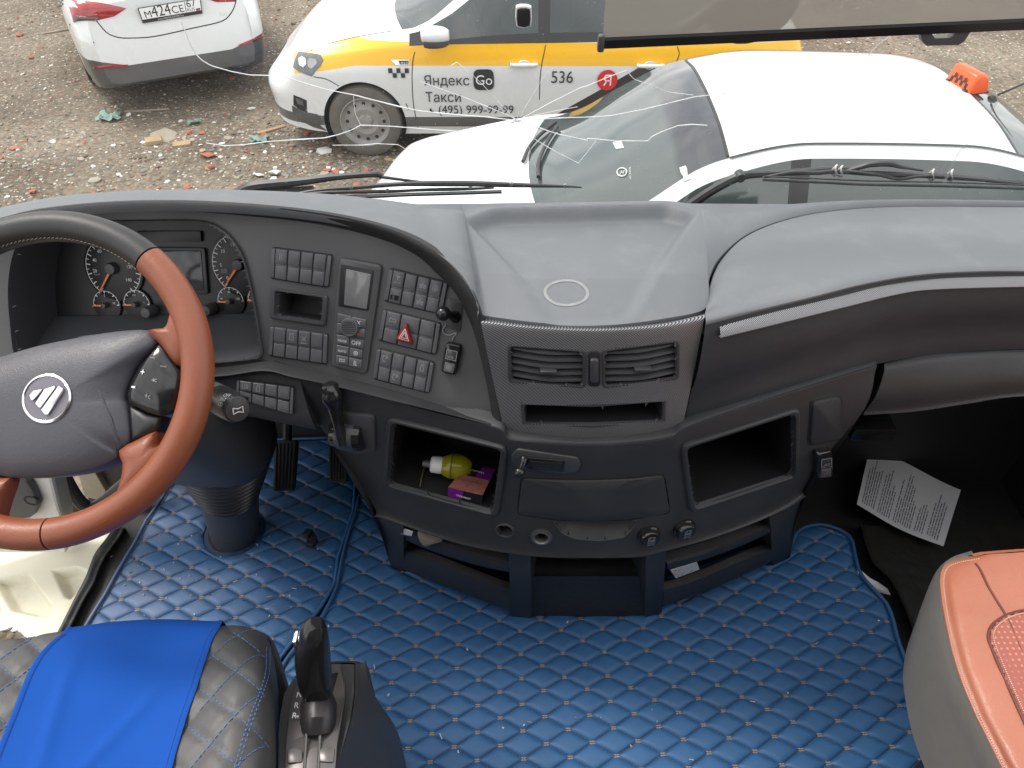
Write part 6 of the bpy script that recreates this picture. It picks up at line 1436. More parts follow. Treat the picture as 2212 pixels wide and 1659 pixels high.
# larger pieces one can pick out
def gp(u, v):
    p = PZ(u, v, GZ); return Vector((p.x, p.y, gz(p.x, p.y)))
def chunk(name, label, cat, u, v, size, rz, mi, kind='box', group='scraps strewn over the soil'):
    c = gp(u, v); mb = MB()
    if kind == 'box':
        size = tuple(q*.78 for q in size); V, F = box((0, 0, 0), size, 0, min(size)*.12); rr = random.Random(int(u*7+v)); M = Matrix.Rotation(rz, 3, 'Z') @ Matrix.Rotation(rr.uniform(-.12, .12), 3, 'X')
        mb.put([c+Vector((0, 0, size[2]*.4))+M @ (Vector(q)*rr.uniform(.93, 1.07)) for q in V], F)
    elif kind == 'film':
        rr = random.Random(int(u*3+v)); N = 9; V = []
        for i in range(N):
            for j in range(N):
                x, y = (i/(N-1)-.5)*size[0]*.7, (j/(N-1)-.5)*size[1]*.7; w_ = 1-.35*rr.random()
                V.append(c+Vector((x*w_, y*w_, .012+size[2]*abs(noise.noise(Vector((x*16+u, y*16, v)))))))
        mb.put(V, gridf(N, N))
    else:
        rr = random.Random(int(u*5+v)); rock(c+Vector((0, 0, size[2]*.2)), size[0]*.5, rr, mb, 0, size[2]/size[0])
    o = mb.build(name, RM[mi], ang=50); tag(o, label, cat, group); return o
a1c = lambda x, y: a1(x, y)
chunk('wood_plank', 'short brown plank in front of the yellow-striped taxi bumper', 'plank', *a1(1760, 850), (.34, .06, .03), .62, 4)
chunk('wood_stick', 'long pale stick under the bumper of the parked white car', 'stick', *a1(950, 705), (.5, .025, .02), .16, 0)
chunk('wood_stick', 'bent pale stick at the far edge beside the parked white car', 'stick', *a1(360, 203), (.34, .03, .025), .6, 0)
chunk('wood_block', 'square tan wood block next to a pale flat stone', 'wood block', *a1(1000, 920), (.17, .14, .05), .4, 4)
chunk('flat_stone', 'pale flat stone next to the square tan wood block', 'stone', *a1(1075, 880), (.28, .2, .05), .5, 0, 'rock')
chunk('wood_block', 'small tan wood offcut to the right of the pale flat stone', 'wood block', *a1(1180, 932), (.19, .12, .04), .3, 4)
chunk('plastic_film', 'crumpled pale green plastic film behind the stick', 'plastic film', *a1(710, 755), (.36, .3, .06), 0, 6, 'film')
chunk('plastic_film', 'small bright green plastic scrap in the open soil', 'plastic film', *a1(1255, 790), (.2, .12, .05), 0, 6, 'film')
chunk('plastic_film', 'green plastic scrap under the windscreen crack near the taxi', 'plastic film', *a1(1685, 922), (.26, .2, .07), 0, 6, 'film')
chunk('plastic_film', 'turquoise plastic scrap just above the instrument hood', 'plastic film', *a1(345, 1318), (.2, .1, .04), 0, 6, 'film')
for (x, y, s, lab) in ((1355, 1020, .2, 'largest orange-red brick lump in the middle of the soil'), (1225, 858, .13, 'red brick lump above the pale flat stone'), (1310, 862, .1, 'small red brick chip beside the red brick lump'), (215, 1245, .12, 'lone orange-red brick chip low on the bare soil'), (95, 962, .13, 'red brick lump near the edge of the bare soil'), (155, 905, .1, 'orange brick chip above the red brick lump'), (605, 1252, .09, 'small red brick chip near the instrument hood'), (1215, 1225, .11, 'red brick chip beside a white plaster lump'), (2180, 1130, .16, 'red brick lump below the taxi wheel'), (2120, 1115, .12, 'smaller red brick lump below the taxi wheel'), (1370, 1100, .13, 'dull red brick lump under the largest brick lump'), (205, 372, .13, 'faded red brick lump beside the parked car'), (120, 215, .16, 'red brick smear far behind the stick')):
    chunk('brick_fragment', lab, 'brick', *a1(x, y), (s*.62, s*.62, s*.3), 0, 3, 'rock', 'brick fragments')
for (x, y, s, lab) in ((1025, 1258, .12, 'white plaster lump just above the wiper'), (1300, 1270, .15, 'wide white plaster lump at the wiper tip'), (340, 915, .09, 'round white plaster lump in the bare soil'), (830, 735, .1, 'white plaster lump beside the long stick'), (1790, 1130, .14, 'long white plaster shard in the rubble'), (1680, 1140, .12, 'white plaster lump beside the long shard'), (1630, 705, .1, 'white plaster lump near the taxi bumper'), (2100, 990, .15, 'white plaster lump below the taxi tyre'), (1165, 765, .1, 'small white plaster lump above the green scrap')):
    chunk('plaster_fragment', lab, 'plaster lump', *a1(x, y), (s*.7, s*.7, s*.32), 0, 2, 'rock', 'plaster fragments')
# ================================================================ CARS
def pchip(x, y, xq):
    x = np.asarray(x, float); y = np.asarray(y, float); h = np.diff(x); dl = np.diff(y)/h; m = np.zeros_like(y); n = len(x)
    for i in range(1, n-1):
        if dl[i-1]*dl[i] > 0: w1, w2 = 2*h[i]+h[i-1], h[i]+2*h[i-1]; m[i] = (w1+w2)/(w1/dl[i-1]+w2/dl[i])
    m[0], m[-1] = dl[0], dl[-1]; i = np.clip(np.searchsorted(x, xq)-1, 0, n-2); t = (xq-x[i])/h[i]
    return (2*t**3-3*t**2+1)*y[i]+(t**3-2*t**2+t)*h[i]*m[i]+(-2*t**3+3*t**2)*y[i+1]+(t**3-t**2)*h[i]*m[i+1]
# half sections of a compact saloon: x (front axle at 0, front is +x) -> (y, z) of ten key points
ST = {}
_x = [.84, .80, .72, .60, .40, .15, -.15, -.30, -.45, -.75, -1.1, -1.5, -2.2, -2.6, -2.9, -3.1, -3.3, -3.45, -3.53, -3.56]
_W = [.36, .52, .66, .755, .815, .845, .85, .85, .85, .85, .85, .85, .85, .848, .842, .83, .805, .775, .735, .66]
_zb = [.30, .24, .21, .20, .185, .18, .18, .18, .18, .18, .18, .18, .18, .18, .2, .21, .23, .25, .27, .30]
_z3 = [.44, .43, .42, .42, .42, .42, .42, .42, .42, .42, .42, .42, .42, .43, .44, .45, .46, .47, .48, .48]
_z4 = [.54, .56, .60, .64, .68, .70, .71, .715, .72, .725, .735, .745, .76, .77, .78, .79, .79, .79, .78, .76]
_z5 = [.61, .64, .69, .735, .79, .83, .875, .89, .90, .91, .915, .92, .935, .945, .95, .95, .95, .95, .93, .91]
_y6 = [.30, .43, .55, .63, .68, .705, .725, .73, .715, .66, .605, .575, .57, .585, .615, .64, .65, .63, .59, .50]
_z6 = [.65, .69, .745, .79, .85, .895, .945, .965, .985, 1.13, 1.30, 1.375, 1.36, 1.28, 1.13, 1.03, .99, .975, .955, .93]
_y7 = [.26, .38, .49, .56, .61, .635, .66, .665, .65, .60, .55, .525, .52, .535, .565, .59, .60, .58, .54, .45]
_z7 = [.655, .70, .755, .803, .865, .912, .962, .985, 1.03, 1.19, 1.355, 1.418, 1.405, 1.325, 1.165, 1.045, 1.0, .985, .962, .935]
_z9 = [.665, .712, .772, .825, .892, .942, .985, 1.02, 1.09, 1.255, 1.415, 1.468, 1.458, 1.385, 1.225, 1.085, 1.02, 1.0, .975, .945]
SEG = [1, 2, 5, 6, 6, 7, 2, 5, 5]
def car_shell(scale=1., tail=.10):
    xq = np.unique(np.concatenate([np.arange(-3.56, .841, .03), [.84, .82, .80, -3.55, -3.54]]))[::-1]; ox = np.array(_x)[::-1]
    g = lambda a: pchip(ox, np.array(a)[::-1], xq)
    W, zb, z3, z4, z5, y6, z6, y7, z7, z9 = map(g, (_W, _zb, _z3, _z4, _z5, _y6, _z6, _y7, _z7, _z9))
    K = [(0*W, zb), (W*.85, zb), (W*.965, zb+.06), (W*.995, z3), (W*1.0, z4), (W*.945, z5), (y6, z6), (y7, z7), (y7*.55, z7*.3+z9*.7+.004), (0*W, z9)]
    kk = []; rows = []
    for s, n in enumerate(SEG):
        for q in range(n): kk.append(s+q/n)
    kk.append(9.)
    V = []; info = []
    for i in range(len(xq)):
        pts = [Vector((0, a[i], b[i])) for a, b in K]
        # smooth the section except at the belt and rail corners
        c = []
        for s, n in enumerate(SEG):
            p0 = pts[s-1] if s not in (0, 5, 6, 7) else pts[s]*2-pts[s+1]; p1, p2 = pts[s], pts[s+1]; p3 = pts[s+2] if s+2 < 10 and s+1 not in (5, 6, 7) else pts[s+1]*2-pts[s]
            for q in range(n):
                t = q/n; A, B, C_, D = p1*2, p2-p0, p0*2-p1*5+p2*4-p3, p1*3-p0-p2*3+p3; c.append((A+B*t+C_*t*t+D*t**3)*.5)
        c.append(pts[-1])
        for k_, p in zip(kk, c):
            x = xq[i]; y, z = p.y, p.z
            if x < -3.2: x += tail*float(sstep(np.array(z), .62, .95))*min(1, (-3.2-x)/.3)
            if x > .5: x -= .16*float(sstep(np.array(z), .5, .78))*min(1, (x-.5)/.34)-.02*float(sstep(np.array(abs(z-.5)), .15, .0))
            # crisp crease under the belt
            if 3.9 < k_ < 4.6 and -3.3 < x < .5: y -= .003*math.sin((k_-3.9)/.7*math.pi)
            if k_ >= 6 and -1.0 < x < .35: x -= .13*(y/.66)**2*max(0, 1-abs(x+.3)/.68)
            V.append(Vector((x, y, z)))
    return xq, np.array(kk), V
def build_car(name, label, loc, rz, paint, lower, glassm, group='parked cars', sy=1., sz=1.):
    root = thing(name, label, 'car', loc, rz, group)
    xq, kk, V = car_shell(); V = [Vector((v.x, v.y*(1+(sy-1)*min(1, max(0, (v.z-.5)/.5))), v.z*(1+(sz-1)*min(1, max(0, (v.z-.5)/.5))))) for v in V]; nr, nc = len(xq), len(kk)
    ARC = [(0, .305), (-2.553, .305)]; AR = .335
    def inside(v): 
        for cx, cz in ARC:
            d = math.hypot(v.x-cx, v.z-cz)
            if d < AR: return (cx, cz, d)
    flag = [False]*len(V)
    for i in range(nr):
        for j in range(nc):
            v = V[i*nc+j]
            if kk[j] < 4.95:
                q = inside(v)
                if q: flag[i*nc+j] = q
    parts = {}
    def which(x, k, z):
        if k < 5:
            if x > .58 and z < .66: return 'front_bumper'
            if x < -3.22 and z < .70: return 'rear_bumper'
            if -.43 >= x > -1.42 and k > 1.9: return 'door_front'
            if -1.42 >= x > -2.48 and k > 1.9: return 'door_rear'
            return 'wing' if x > -1.4 else 'rear_wing'
        if k < 6:
            if -.62 > x > -2.72:
                if -1.40 > x > -1.50 or k < 5.12: return 'window_trim'
                return 'window_front' if x > -1.45 else 'window_rear'
            if -.42 > x >= -.62: return 'window_trim'
            return 'wing' if x > -1.4 else 'rear_wing'
        if k < 7: return 'roof' if -.42 > x > -3.0 else ('wing' if x > -1 else 'rear_wing')
        if x > -.24: return 'bonnet'
        if x > -1.12: return 'windscreen'
        if x > -2.45: return 'roof'
        if x > -3.06: return 'rear_window'
        return 'boot_lid'
    F = gridf(nr, nc, flip=True)
    push = {}
    for sgn in (1, -1):
        VV = []
        for idx, v in enumerate(V):
            w_ = v.copy(); w_.y *= sgn; VV.append(w_)
        for idx, q in enumerate(flag):
            if q:
                # only move border vertices
                cx, cz, d = q; v = VV[idx]; k_ = AR/max(d, 1e-3); v.x = cx+(v.x-cx)*k_; v.z = cz+(v.z-cz)*k_ if v.z > .12 else v.z
        for fi, f in enumerate(F):
            if all(flag[t] for t in f): continue
            c = sum((V[t] for t in f), Vector())/4; c.x = (xq[fi//(nc-1)]+xq[fi//(nc-1)+1])/2; kc = sum(kk[t % nc] for t in f)/4
            w_ = which(c.x, kc, c.z)
            if w_ in ('door_front', 'door_rear', 'window_front', 'window_rear', 'wing', 'rear_wing', 'window_trim'): w_ += '_L' if sgn > 0 else '_R'
            mbp = parts.setdefault(w_, ([], []))
            k0 = len(mbp[0]); mbp[0].extend(VV[t] for t in f); mbp[1].append([k0, k0+1, k0+2, k0+3] if sgn > 0 else [k0+3, k0+2, k0+1, k0])
    caps = [[V[j] for j in range(nc)], [V[(nr-1)*nc+j] for j in range(nc)]]
    for pts, w_, fl_ in ((caps[0], 'front_bumper', False), (caps[1], 'rear_bumper', True)):
        L = pts+[Vector((p.x, -p.y, p.z)) for p in pts[::-1][1:-1]]; mbp = parts[w_]; k0 = len(mbp[0]); mbp[0].extend(L); q = [k0+i for i in range(len(L))]; mbp[1].append(q if fl_ else q[::-1])
    objs = {}
    order = sorted(parts, key=lambda w_: 0 if w_.startswith('door') else 1)
    for w_ in order:
        Vp, Fp = parts[w_]; bm = bmesh.new(); vs_ = [bm.verts.new(v) for v in Vp]
        for f in Fp:
            try: bm.faces.new([vs_[t] for t in f])
            except ValueError: pass
        bmesh.ops.remove_doubles(bm, verts=bm.verts[:], dist=.0004); me = bpy.data.meshes.new(w_); bm.to_mesh(me); bm.free()
        base_ = w_.split('_')[0]; m = glassm if w_.startswith('window_f') or w_.startswith('window_r') or w_ in ('windscreen', 'rear_window') else (TRIM if w_.startswith('window_trim') else paint)
        me.materials.append(m); me.polygons.foreach_set('use_smooth', [True]*len(me.polygons)); me.set_sharp_from_angle(angle=R(35)); me.update()
        nm = {'door': 'door', 'window': 'window', 'wing': 'front_wing', 'rear': w_.replace('_L', '').replace('_R', '')}.get(base_, w_)
        if w_.startswith('window_trim'): nm = 'window_trim'
        par = root
        if w_.startswith('window_front') or w_.startswith('window_rear_'): par = objs['door_'+w_.split('_')[1]+'_'+w_[-1]]
        objs[w_] = link(nm, me, par)
    # dark inside of the arches and floor
    for cx, cz in ARC:
        for s in (1, -1):
            V2 = []; N = 20
            for q in range(N+1):
                a = math.pi*(-.18+1.36*q/N); V2 += [Vector((cx+AR*math.cos(a), s*.835, cz+AR*math.sin(a))), Vector((cx+AR*math.cos(a), s*.5, cz+AR*math.sin(a)))]
            c0 = len(V2); V2.append(Vector((cx, s*.5, cz))); F2 = [[2*q, 2*q+1, 2*q+3, 2*q+2] for q in range(N)]+[[c0, 2*q+1, 2*q+3] for q in range(N)]
            add('arch_liner', V2, F2, deep_black, root)
    M = Matrix.Translation(loc) @ Matrix.Rotation(rz, 4, 'Z')
    VA, FA = [], []
    for w_, (Vp, Fp) in parts.items():
        k0 = len(VA); VA += [M @ v for v in Vp]; FA += [[t+k0 for t in f] for f in Fp]
    return root, objs, M, bvh(VA, FA), parts
TRIM = mat('car_black_trim', (.02, .02, .021), .4)
tyre_m = mat('dusty_tyre', (.12, .108, .095), .85, var=.3, vscale=18, bump=('noise', 60, .4, .004)); steel_m = mat('dusty_steel', (.27, .26, .245), .6, 0, var=.25)
def wheel(root, x, y, s):
    w_ = lathe(Vector((x, y, .302)), (0, s, 0), [(.20, -.09), (.285, -.085), (.300, -.06), (.302, 0), (.300, .055), (.288, .082), (.262, .092), (.225, .094), (.205, .088), (.196, .07)], 48); o = add('wheel', w_[0], w_[1][:-2], tyre_m, root)
    mb = MB(); V, F = lathe(Vector((x, y, .302)), (0, s, 0), [(.203, .07), (.204, .09), (.198, .092), (.190, .07), (.170, .052), (.125, .060), (.105, .072), (.06, .062), (.045, .075), (.0, .077)], 48); mb.put(V, F, 0)
    mb.F.pop(-2); mb.M.pop(); rim = mb.build('rim', steel_m, o)
    for k in range(12):
        a = 2*math.pi*k/12; c = Vector((x+.150*math.cos(a), y+s*.0565, .302+.150*math.sin(a))); V, F = slab(disc(c, Vector((0, s, 0)), .0145, 12), Vector((0, s, 0)), 0, .002, .0005); add('rim_hole', V, F, deep_black, o)
    for k in range(5):
        a = 2*math.pi*k/5+.3; c = Vector((x+.052*math.cos(a), y+s*.066, .302+.052*math.sin(a))); V, F = lathe(c, (0, s, 0), [(.009, 0), (.009, .012), (0, .014)], 8); add('wheel_bolt', V, F, steel_m, o)
    return o
def car_glass(name, col, alpha):
    m = bpy.data.materials.new(name); m.use_nodes = True; b = m.node_tree.nodes['Principled BSDF']; b.inputs['Base Color'].default_value = col+(1,); b.inputs['Roughness'].default_value = .06; b.inputs['Alpha'].default_value = alpha; b.inputs['Specular IOR Level'].default_value = .8; b.inputs['Coat Weight'].default_value = .5; return m
def white_paint(name, extra=None):
    m = mat(name, (.69, .705, .71), .28, var=.02, vscale=3, coat=.6, dirt=((.45, .41, .35), 4, .58, .25, .25), rvar=.04); return m
def patch_on(uvs, T, off=.004, m=None, name='lamp', root=None, dome_=.0, N=0):
    """a panel lying on the body inside an outline"""
    P = [hit(u, v, T) for u, v in uvs]; O = [p for p, n in P]; nn = sum((n for p, n in P), Vector()).normalized(); cu = (sum(u for u, v in uvs)/len(uvs), sum(v for u, v in uvs)/len(uvs))
    loops = [[p-nn*.01 for p in O], [p+n*off for p, n in P]]
    for k in (.85, .6, .3):
        L = []
        for u, v in uvs:
            p, n = hit(cu[0]+(u-cu[0])*k, cu[1]+(v-cu[1])*k, T); L.append(p+n*(off+dome_*(1-k*k)))
        loops.append(L)
    V, F = loft(loops, True, False, True); M = root.matrix_world_inv if hasattr(root, 'matrix_world_inv') else None
    return V, F
def in_root(V, M): Mi = M.inverted(); return [Mi @ Vector(v) for v in V]
def seam_on(uvs, T, w=.007, off=.0015):
    P = [hit(u, v, T) for u, v in uvs]; pts = resamp(cr([p for p, n in P], 5), 40); ns = []
    for p in pts:
        h = T.find_nearest(p); n = h[1]; n = -n if n.dot(p-CAM) > 0 else n; ns.append(n)
    return ribbon(pts, ns, w, off)
lamp_clear = mat('clear_lamp', (.10, .105, .11), .10, var=.7, vscale=14, coat=.9); lamp_red = mat('red_lamp', (.32, .012, .015), .15, var=.35, vscale=14, coat=.8)
grey_plastic = mat('car_grey_plastic', (.075, .076, .078), .6, var=.15, dirt=((.2, .18, .15), 12, .5, .3, .4))
# ---------------- taxi with the yellow stripe
def taxi_paint():
    m = white_paint('taxi_paint'); n, l = nodes(m); b = n['Principled BSDF']; src = b.inputs['Base Color'].links[0].from_socket
    t = n.new('ShaderNodeTexCoord'); s = n.new('ShaderNodeSeparateXYZ'); l.new(t.outputs['Object'], s.inputs[0])
    def mt(op, a, b_=None, c=None):
        k = n.new('ShaderNodeMath'); k.operation = op
        for i, q in enumerate((a, b_, c)):
            if q is None: continue
            if isinstance(q, (int, float)): k.inputs[i].default_value = q
            else: l.new(q, k.inputs[i])
        return k.outputs[0]
    X, Y_, Z_ = s.outputs
    ay = mt('ABSOLUTE', Y_); fwd = mt('MAXIMUM', mt('SUBTRACT', X, .02), 0)
    lo_ = mt('SUBTRACT', .762, mt('MULTIPLY', fwd, .17)); hi_ = mt('SUBTRACT', .922, mt('MULTIPLY', fwd, .24))
    side = mt('GREATER_THAN', ay, .5)
    st_ = mt('MULTIPLY', mt('MULTIPLY', mt('GREATER_THAN', Z_, lo_), mt('LESS_THAN', Z_, hi_)), mt('MULTIPLY', side, mt('LESS_THAN', X, .52)))
    dg = mt('ADD', Z_, mt('MULTIPLY', X, .6))
    low = mt('MULTIPLY', mt('LESS_THAN', Z_, .77), mt('MULTIPLY', side, mt('GREATER_THAN', Z_, .28)))
    yel2 = mt('MULTIPLY', mt('LESS_THAN', dg, -.70), low); blk = mt('MULTIPLY', mt('MULTIPLY', mt('LESS_THAN', dg, -.56), mt('GREATER_THAN', dg, -.70)), low)
    yel = mt('MAXIMUM', st_, yel2); sill = mt('MULTIPLY', mt('LESS_THAN', Z_, .352), mt('GREATER_THAN', Z_, .265))
    def mix(a, f, c):
        x = n.new('ShaderNodeMix'); x.data_type = 'RGBA'; l.new(a, x.inputs['A']); x.inputs['B'].default_value = c+(1,); l.new(f, x.inputs['Factor']); return x.outputs['Result']
    o = mix(src, yel, (.86, .46, .008)); o = mix(o, blk, (.03, .03, .03)); o = mix(o, sill, (.10, .10, .10)); l.new(o, b.inputs['Base Color']); return m
TX = Vector((-1.20, 6.05+.85, GZ))
sideglass = car_glass('side_glass', (.045, .055, .055), .82)
taxi, to, TM, T_tx, tparts = build_car('taxi_car', 'white taxi with yellow side stripe and dark lettering, parked across the view', TX, math.pi, taxi_paint(), None, sideglass)
for x in (0, -2.553):
    for s in (1, -1): wheel(taxi, x, s*.755, s)
def tl(V): return in_root(V, TM)
# decals follow the body side
def side_put(V2, F2, m, name, parent, off=.009):
    V = []
    for X_, Z_ in V2:
        h = T_tx.ray_cast(Vector((X_, 3, Z_)), Vector((0, 1, 0)))
        y = h[0].y if h[0] is not None else 6.06
        V.append(Vector((X_, y-off, Z_)))
    return add(name, tl(V), F2, m, parent, smooth=False)
def at_side(x, y): p = PY(*a2(x, y), 6.06); return p.x, p.z
ink = flat('vinyl_charcoal', (.022, .024, .028), .5)
def side_text(s, x0, y0, x1, m, name, parent, hgt=1.0):
    V, F, W_, H_ = text2d(s); X0, Z0 = at_side(x0, y0); X1, _ = at_side(x1, y0); k = (X1-X0)/W_
    return side_put([(X0+x*k, Z0+y*k*hgt) for x, y in V], F, m, name, parent)
dfl = to['door_front_L']; drl = to['door_rear_L']
side_text('Яндекс', 1008, 538, 1295, ink, 'lettering', dfl, 1.05); side_text('Такси', 1018, 645, 1240, ink, 'lettering', dfl, 1.12); side_text('(495) 999-99-99', 1100, 720, 1575, ink, 'lettering', dfl, 1.05)
side_text('536', 1815, 522, 1952, ink, 'lettering', drl, 1.1)
# handset symbol
X0, Z0 = at_side(1058, 700); pts = [(X0+.022*math.cos(a), Z0+.024*math.sin(a)+.006) for a in np.linspace(R(150), R(300), 10)]
V2 = [(x, z) for x, z in pts]+[(X0+(x-X0)*.45+.004, Z0+(z-Z0)*.45+.004) for x, z in pts[::-1]]; side_put(V2, [list(range(len(V2)))], ink, 'handset_symbol', dfl)
q = [at_side(*k) for k in [(1318, 438), (1448, 436), (1452, 566), (1322, 568)]]; V2 = [tuple(p[:2]) for p in rnd([Vector((*k, 0)) for k in q], .3, 4)]; side_put(V2, [list(range(len(V2)))], ink, 'logo_tile', dfl, .010)
V, F, W_, H_ = text2d('Go'); X0, Z0 = at_side(1336, 532); k = (at_side(1440, 532)[0]-X0)/W_; side_put([(X0+x*k, Z0+y*k) for x, y in V], F, flat('vinyl_white', (.8, .8, .8)), 'logo_letters', dfl, .014)
cx, cz = PY(*a3(103, 400), 6.06).x, PY(*a3(103, 400), 6.06).z
V2 = [(cx+.08*math.cos(a), cz+.08*math.sin(a)) for a in np.linspace(0, 2*math.pi, 33)[:-1]]; side_put(V2, [list(range(32))], flat('vinyl_red', (.62, .015, .02)), 'red_roundel', drl, .012)
V, F, W_, H_ = text2d('Я'); k = .062/W_; side_put([(cx-.031+x*k, cz-.04+y*k*1.0) for x, y in V], F, flat('vinyl_white', (.8, .8, .8)), 'roundel_letter', drl, .016)
# checker patch and side badge on the front wing
x0, z1_ = at_side(775, 432); x1, z0_ = at_side(912, 490); cw = (x1-x0)/5; ch = (z1_-z0_)/2
wing = to['wing_L']
for r in range(2):
    for c in range(5):
        if (r+c) % 2 == 0 and not (r == 1 and c == 0): side_put([(x0+cw*c, z1_-ch*(r+1)), (x0+cw*(c+1), z1_-ch*(r+1)), (x0+cw*(c+1), z1_-ch*r), (x0+cw*c, z1_-ch*r)], [[0, 1, 2, 3]], ink, 'checker_square', wing)
q = [at_side(*k) for k in [(790, 382), (910, 382), (912, 414), (825, 414)]]; side_put(q, [[0, 1, 2, 3]], chrome, 'side_badge', wing, .006)
q = [at_side(*k) for k in [(842, 388), (906, 388), (906, 410), (850, 410)]]; side_put(q, [[0, 1, 2, 3]], TRIM, 'side_badge_field', wing, .008)
V, F, W_, H_ = text2d('POLO'); X0, Z0 = at_side(858, 407); k = (at_side(902, 407)[0]-X0)/W_; side_put([(X0+x*k, Z0+y*k) for x, y in V], F, chrome, 'side_badge_letters', wing, .010)
for uv, m, nm, off in (([(205, 330), (270, 338), (345, 350), (362, 380), (345, 420), (320, 445), (290, 487), (245, 472), (205, 455), (170, 430), (185, 375)], lamp_clear, 'headlight', .006), ([(172, 605), (215, 622), (255, 640), (258, 715), (210, 695), (172, 668)], TRIM, 'fog_lamp_recess', .004), ([(188, 622), (235, 640), (240, 672), (200, 660)], lamp_clear, 'fog_lamp', .009)):
    V, F = patch_on([a2(*k) for k in uv], T_tx, off); add(nm, tl(V), F, m, taxi)
for uv, m in (([(205, 375), (228, 362), (250, 375), (255, 410), (235, 428), (210, 415)], chrome), ([(275, 372), (318, 378), (325, 402), (290, 440), (268, 428), (262, 395)], mat('lamp_inner', (.35, .35, .35), .2, .6))):
    V, F = patch_on([a2(*k) for k in uv], T_tx, .0085); add('headlight_reflector', tl(V), F, m, taxi)
V, F = patch_on([a2(*k) for k in [(163, 672), (255, 715), (330, 730), (385, 742), (388, 835), (300, 810), (220, 770), (168, 725)]], T_tx, .005); add('bumper_lip', tl(V), F, grey_plastic, taxi)
for L in ([(965, 280), (938, 360), (930, 430), (928, 520), (935, 650), (950, 740), (965, 812)], [(1788, 240), (1772, 330), (1752, 430), (1742, 560), (1738, 790)], [(280, 325), (400, 278), (560, 238), (700, 214), (815, 196)], [(460, 548), (380, 505), (300, 490)], [(905, 700), (890, 660)]):
    V, F = seam_on([a2(*k) for k in L], T_tx); add('panel_gap', tl(V), F, deep_black, taxi, smooth=False)
V, F = seam_on([a3(*k) for k in [(458, 235), (468, 270), (455, 310), (425, 350)]], T_tx); add('panel_gap', tl(V), F, deep_black, taxi, smooth=False)
def door_handle(m, x, y, x1, parent):
    p, n = hit(*m(x, y), T_tx); V, F = lathe(p-Vector((0, .002, 0)), (0, -1, 0), [(.05, 0), (.047, .004), (.02, -.012), (0, -.014)], 20); V = [Vector((v.x, v.y, p.z+(v.z-p.z)*.65)) for v in V]; add('handle_cup', tl(V), F, to_paint, parent)
    V, F = tube(cr([p+Vector((-.10, -.012, 0)), p+Vector((-.05, -.03, .003)), p+Vector((.05, -.03, .003)), p+Vector((.105, -.012, 0))], 5), .0155, 10); add('handle', tl(V), F, to_paint, parent)
to_paint = white_paint('handle_white')
door_handle(a2, 1640, 410, 0, dfl); door_handle(a3, 320, 330, 0, drl)
# wing mirror
mp_ = PY(*a2(1075, 225), 5.93); loops = []
for t, ry, rz_ in ((-.105, .03, .035), (-.085, .055, .058), (-.04, .07, .066), (.02, .072, .064), (.07, .062, .055), (.098, .045, .04), (.105, .03, .028)):
    loops.append([mp_+Vector((t, math.cos(a)*ry, math.sin(a)*rz_)) for a in np.linspace(0, 2*math.pi, 17)[:-1]])
V, F = loft(loops); mir = add('wing_mirror', tl(V), F, to_paint, taxi)
loops = [[p+Vector((0, -.003, -.028)) for p in L] for L in loops[1:-1]]; V, F = loft([[Vector((p.x, p.y, min(p.z, mp_.z-.028))) for p in L] for L in loops]); add('mirror_base', tl(V), F, grey_plastic, mir)
V, F = tube([mp_+Vector((-.02, .03, -.05)), mp_+Vector((-.04, .13, -.07))], [.025, .03], 10); add('mirror_stalk', tl(V), F, TRIM, mir)
# seats and wheel inside the taxi, dimly visible
int_m = mat('car_interior', (.07, .07, .072), .8)
def interior(root):
    for x in (-1.35, -2.25):
        for y in (.37, -.37):
            V, F = box((x-.24, y, .98), (.16, .5, .62), 0, .05); s_ = add('seat_back', V, F, int_m, root); V, F = box((x-.26, y, 1.31), (.1, .26, .16), 0, .03); add('head_rest', V, F, int_m, root)
            V, F = box((x+.02, y, .62), (.5, .5, .2), 0, .05); add('seat_cushion', V, F, int_m, root)
    V, F = box((-.62, 0, .88), (.4, 1.3, .16), 0, .05); add('fascia', V, F, int_m, root)
    V, F = tube([Vector((-.92+.06*math.sin(a), .37+.18*math.cos(a), .98+.17*math.sin(a))) for a in np.linspace(0, 2*math.pi, 25)[:-1]], .014, 8, closed=True); add('steering_ring', V, F, TRIM, root)
    V, F = box((-1.3, 0, .3), (3.6, 1.3, .06)); add('floor_pan', V, F, deep_black, root)
interior(taxi)
# ---------------- white saloon just ahead of the truck
C3 = Vector((-.14, 3.86, GZ)); wp_m = white_paint('white_car_paint')
tealglass = car_glass('green_tinted_glass', (.05, .068, .066), .88)
near_car, no, NM, T_nc, npz = build_car('white_saloon_car', 'white saloon car right in front of the truck with orange roof sign', C3, math.pi, wp_m, None, tealglass, sy=1.10, sz=1.025)
for x in (0, -2.553):
    for s in (1, -1): wheel(near_car, x, s*.755, s)
interior(near_car)
def nl(V): return in_root(V, NM)
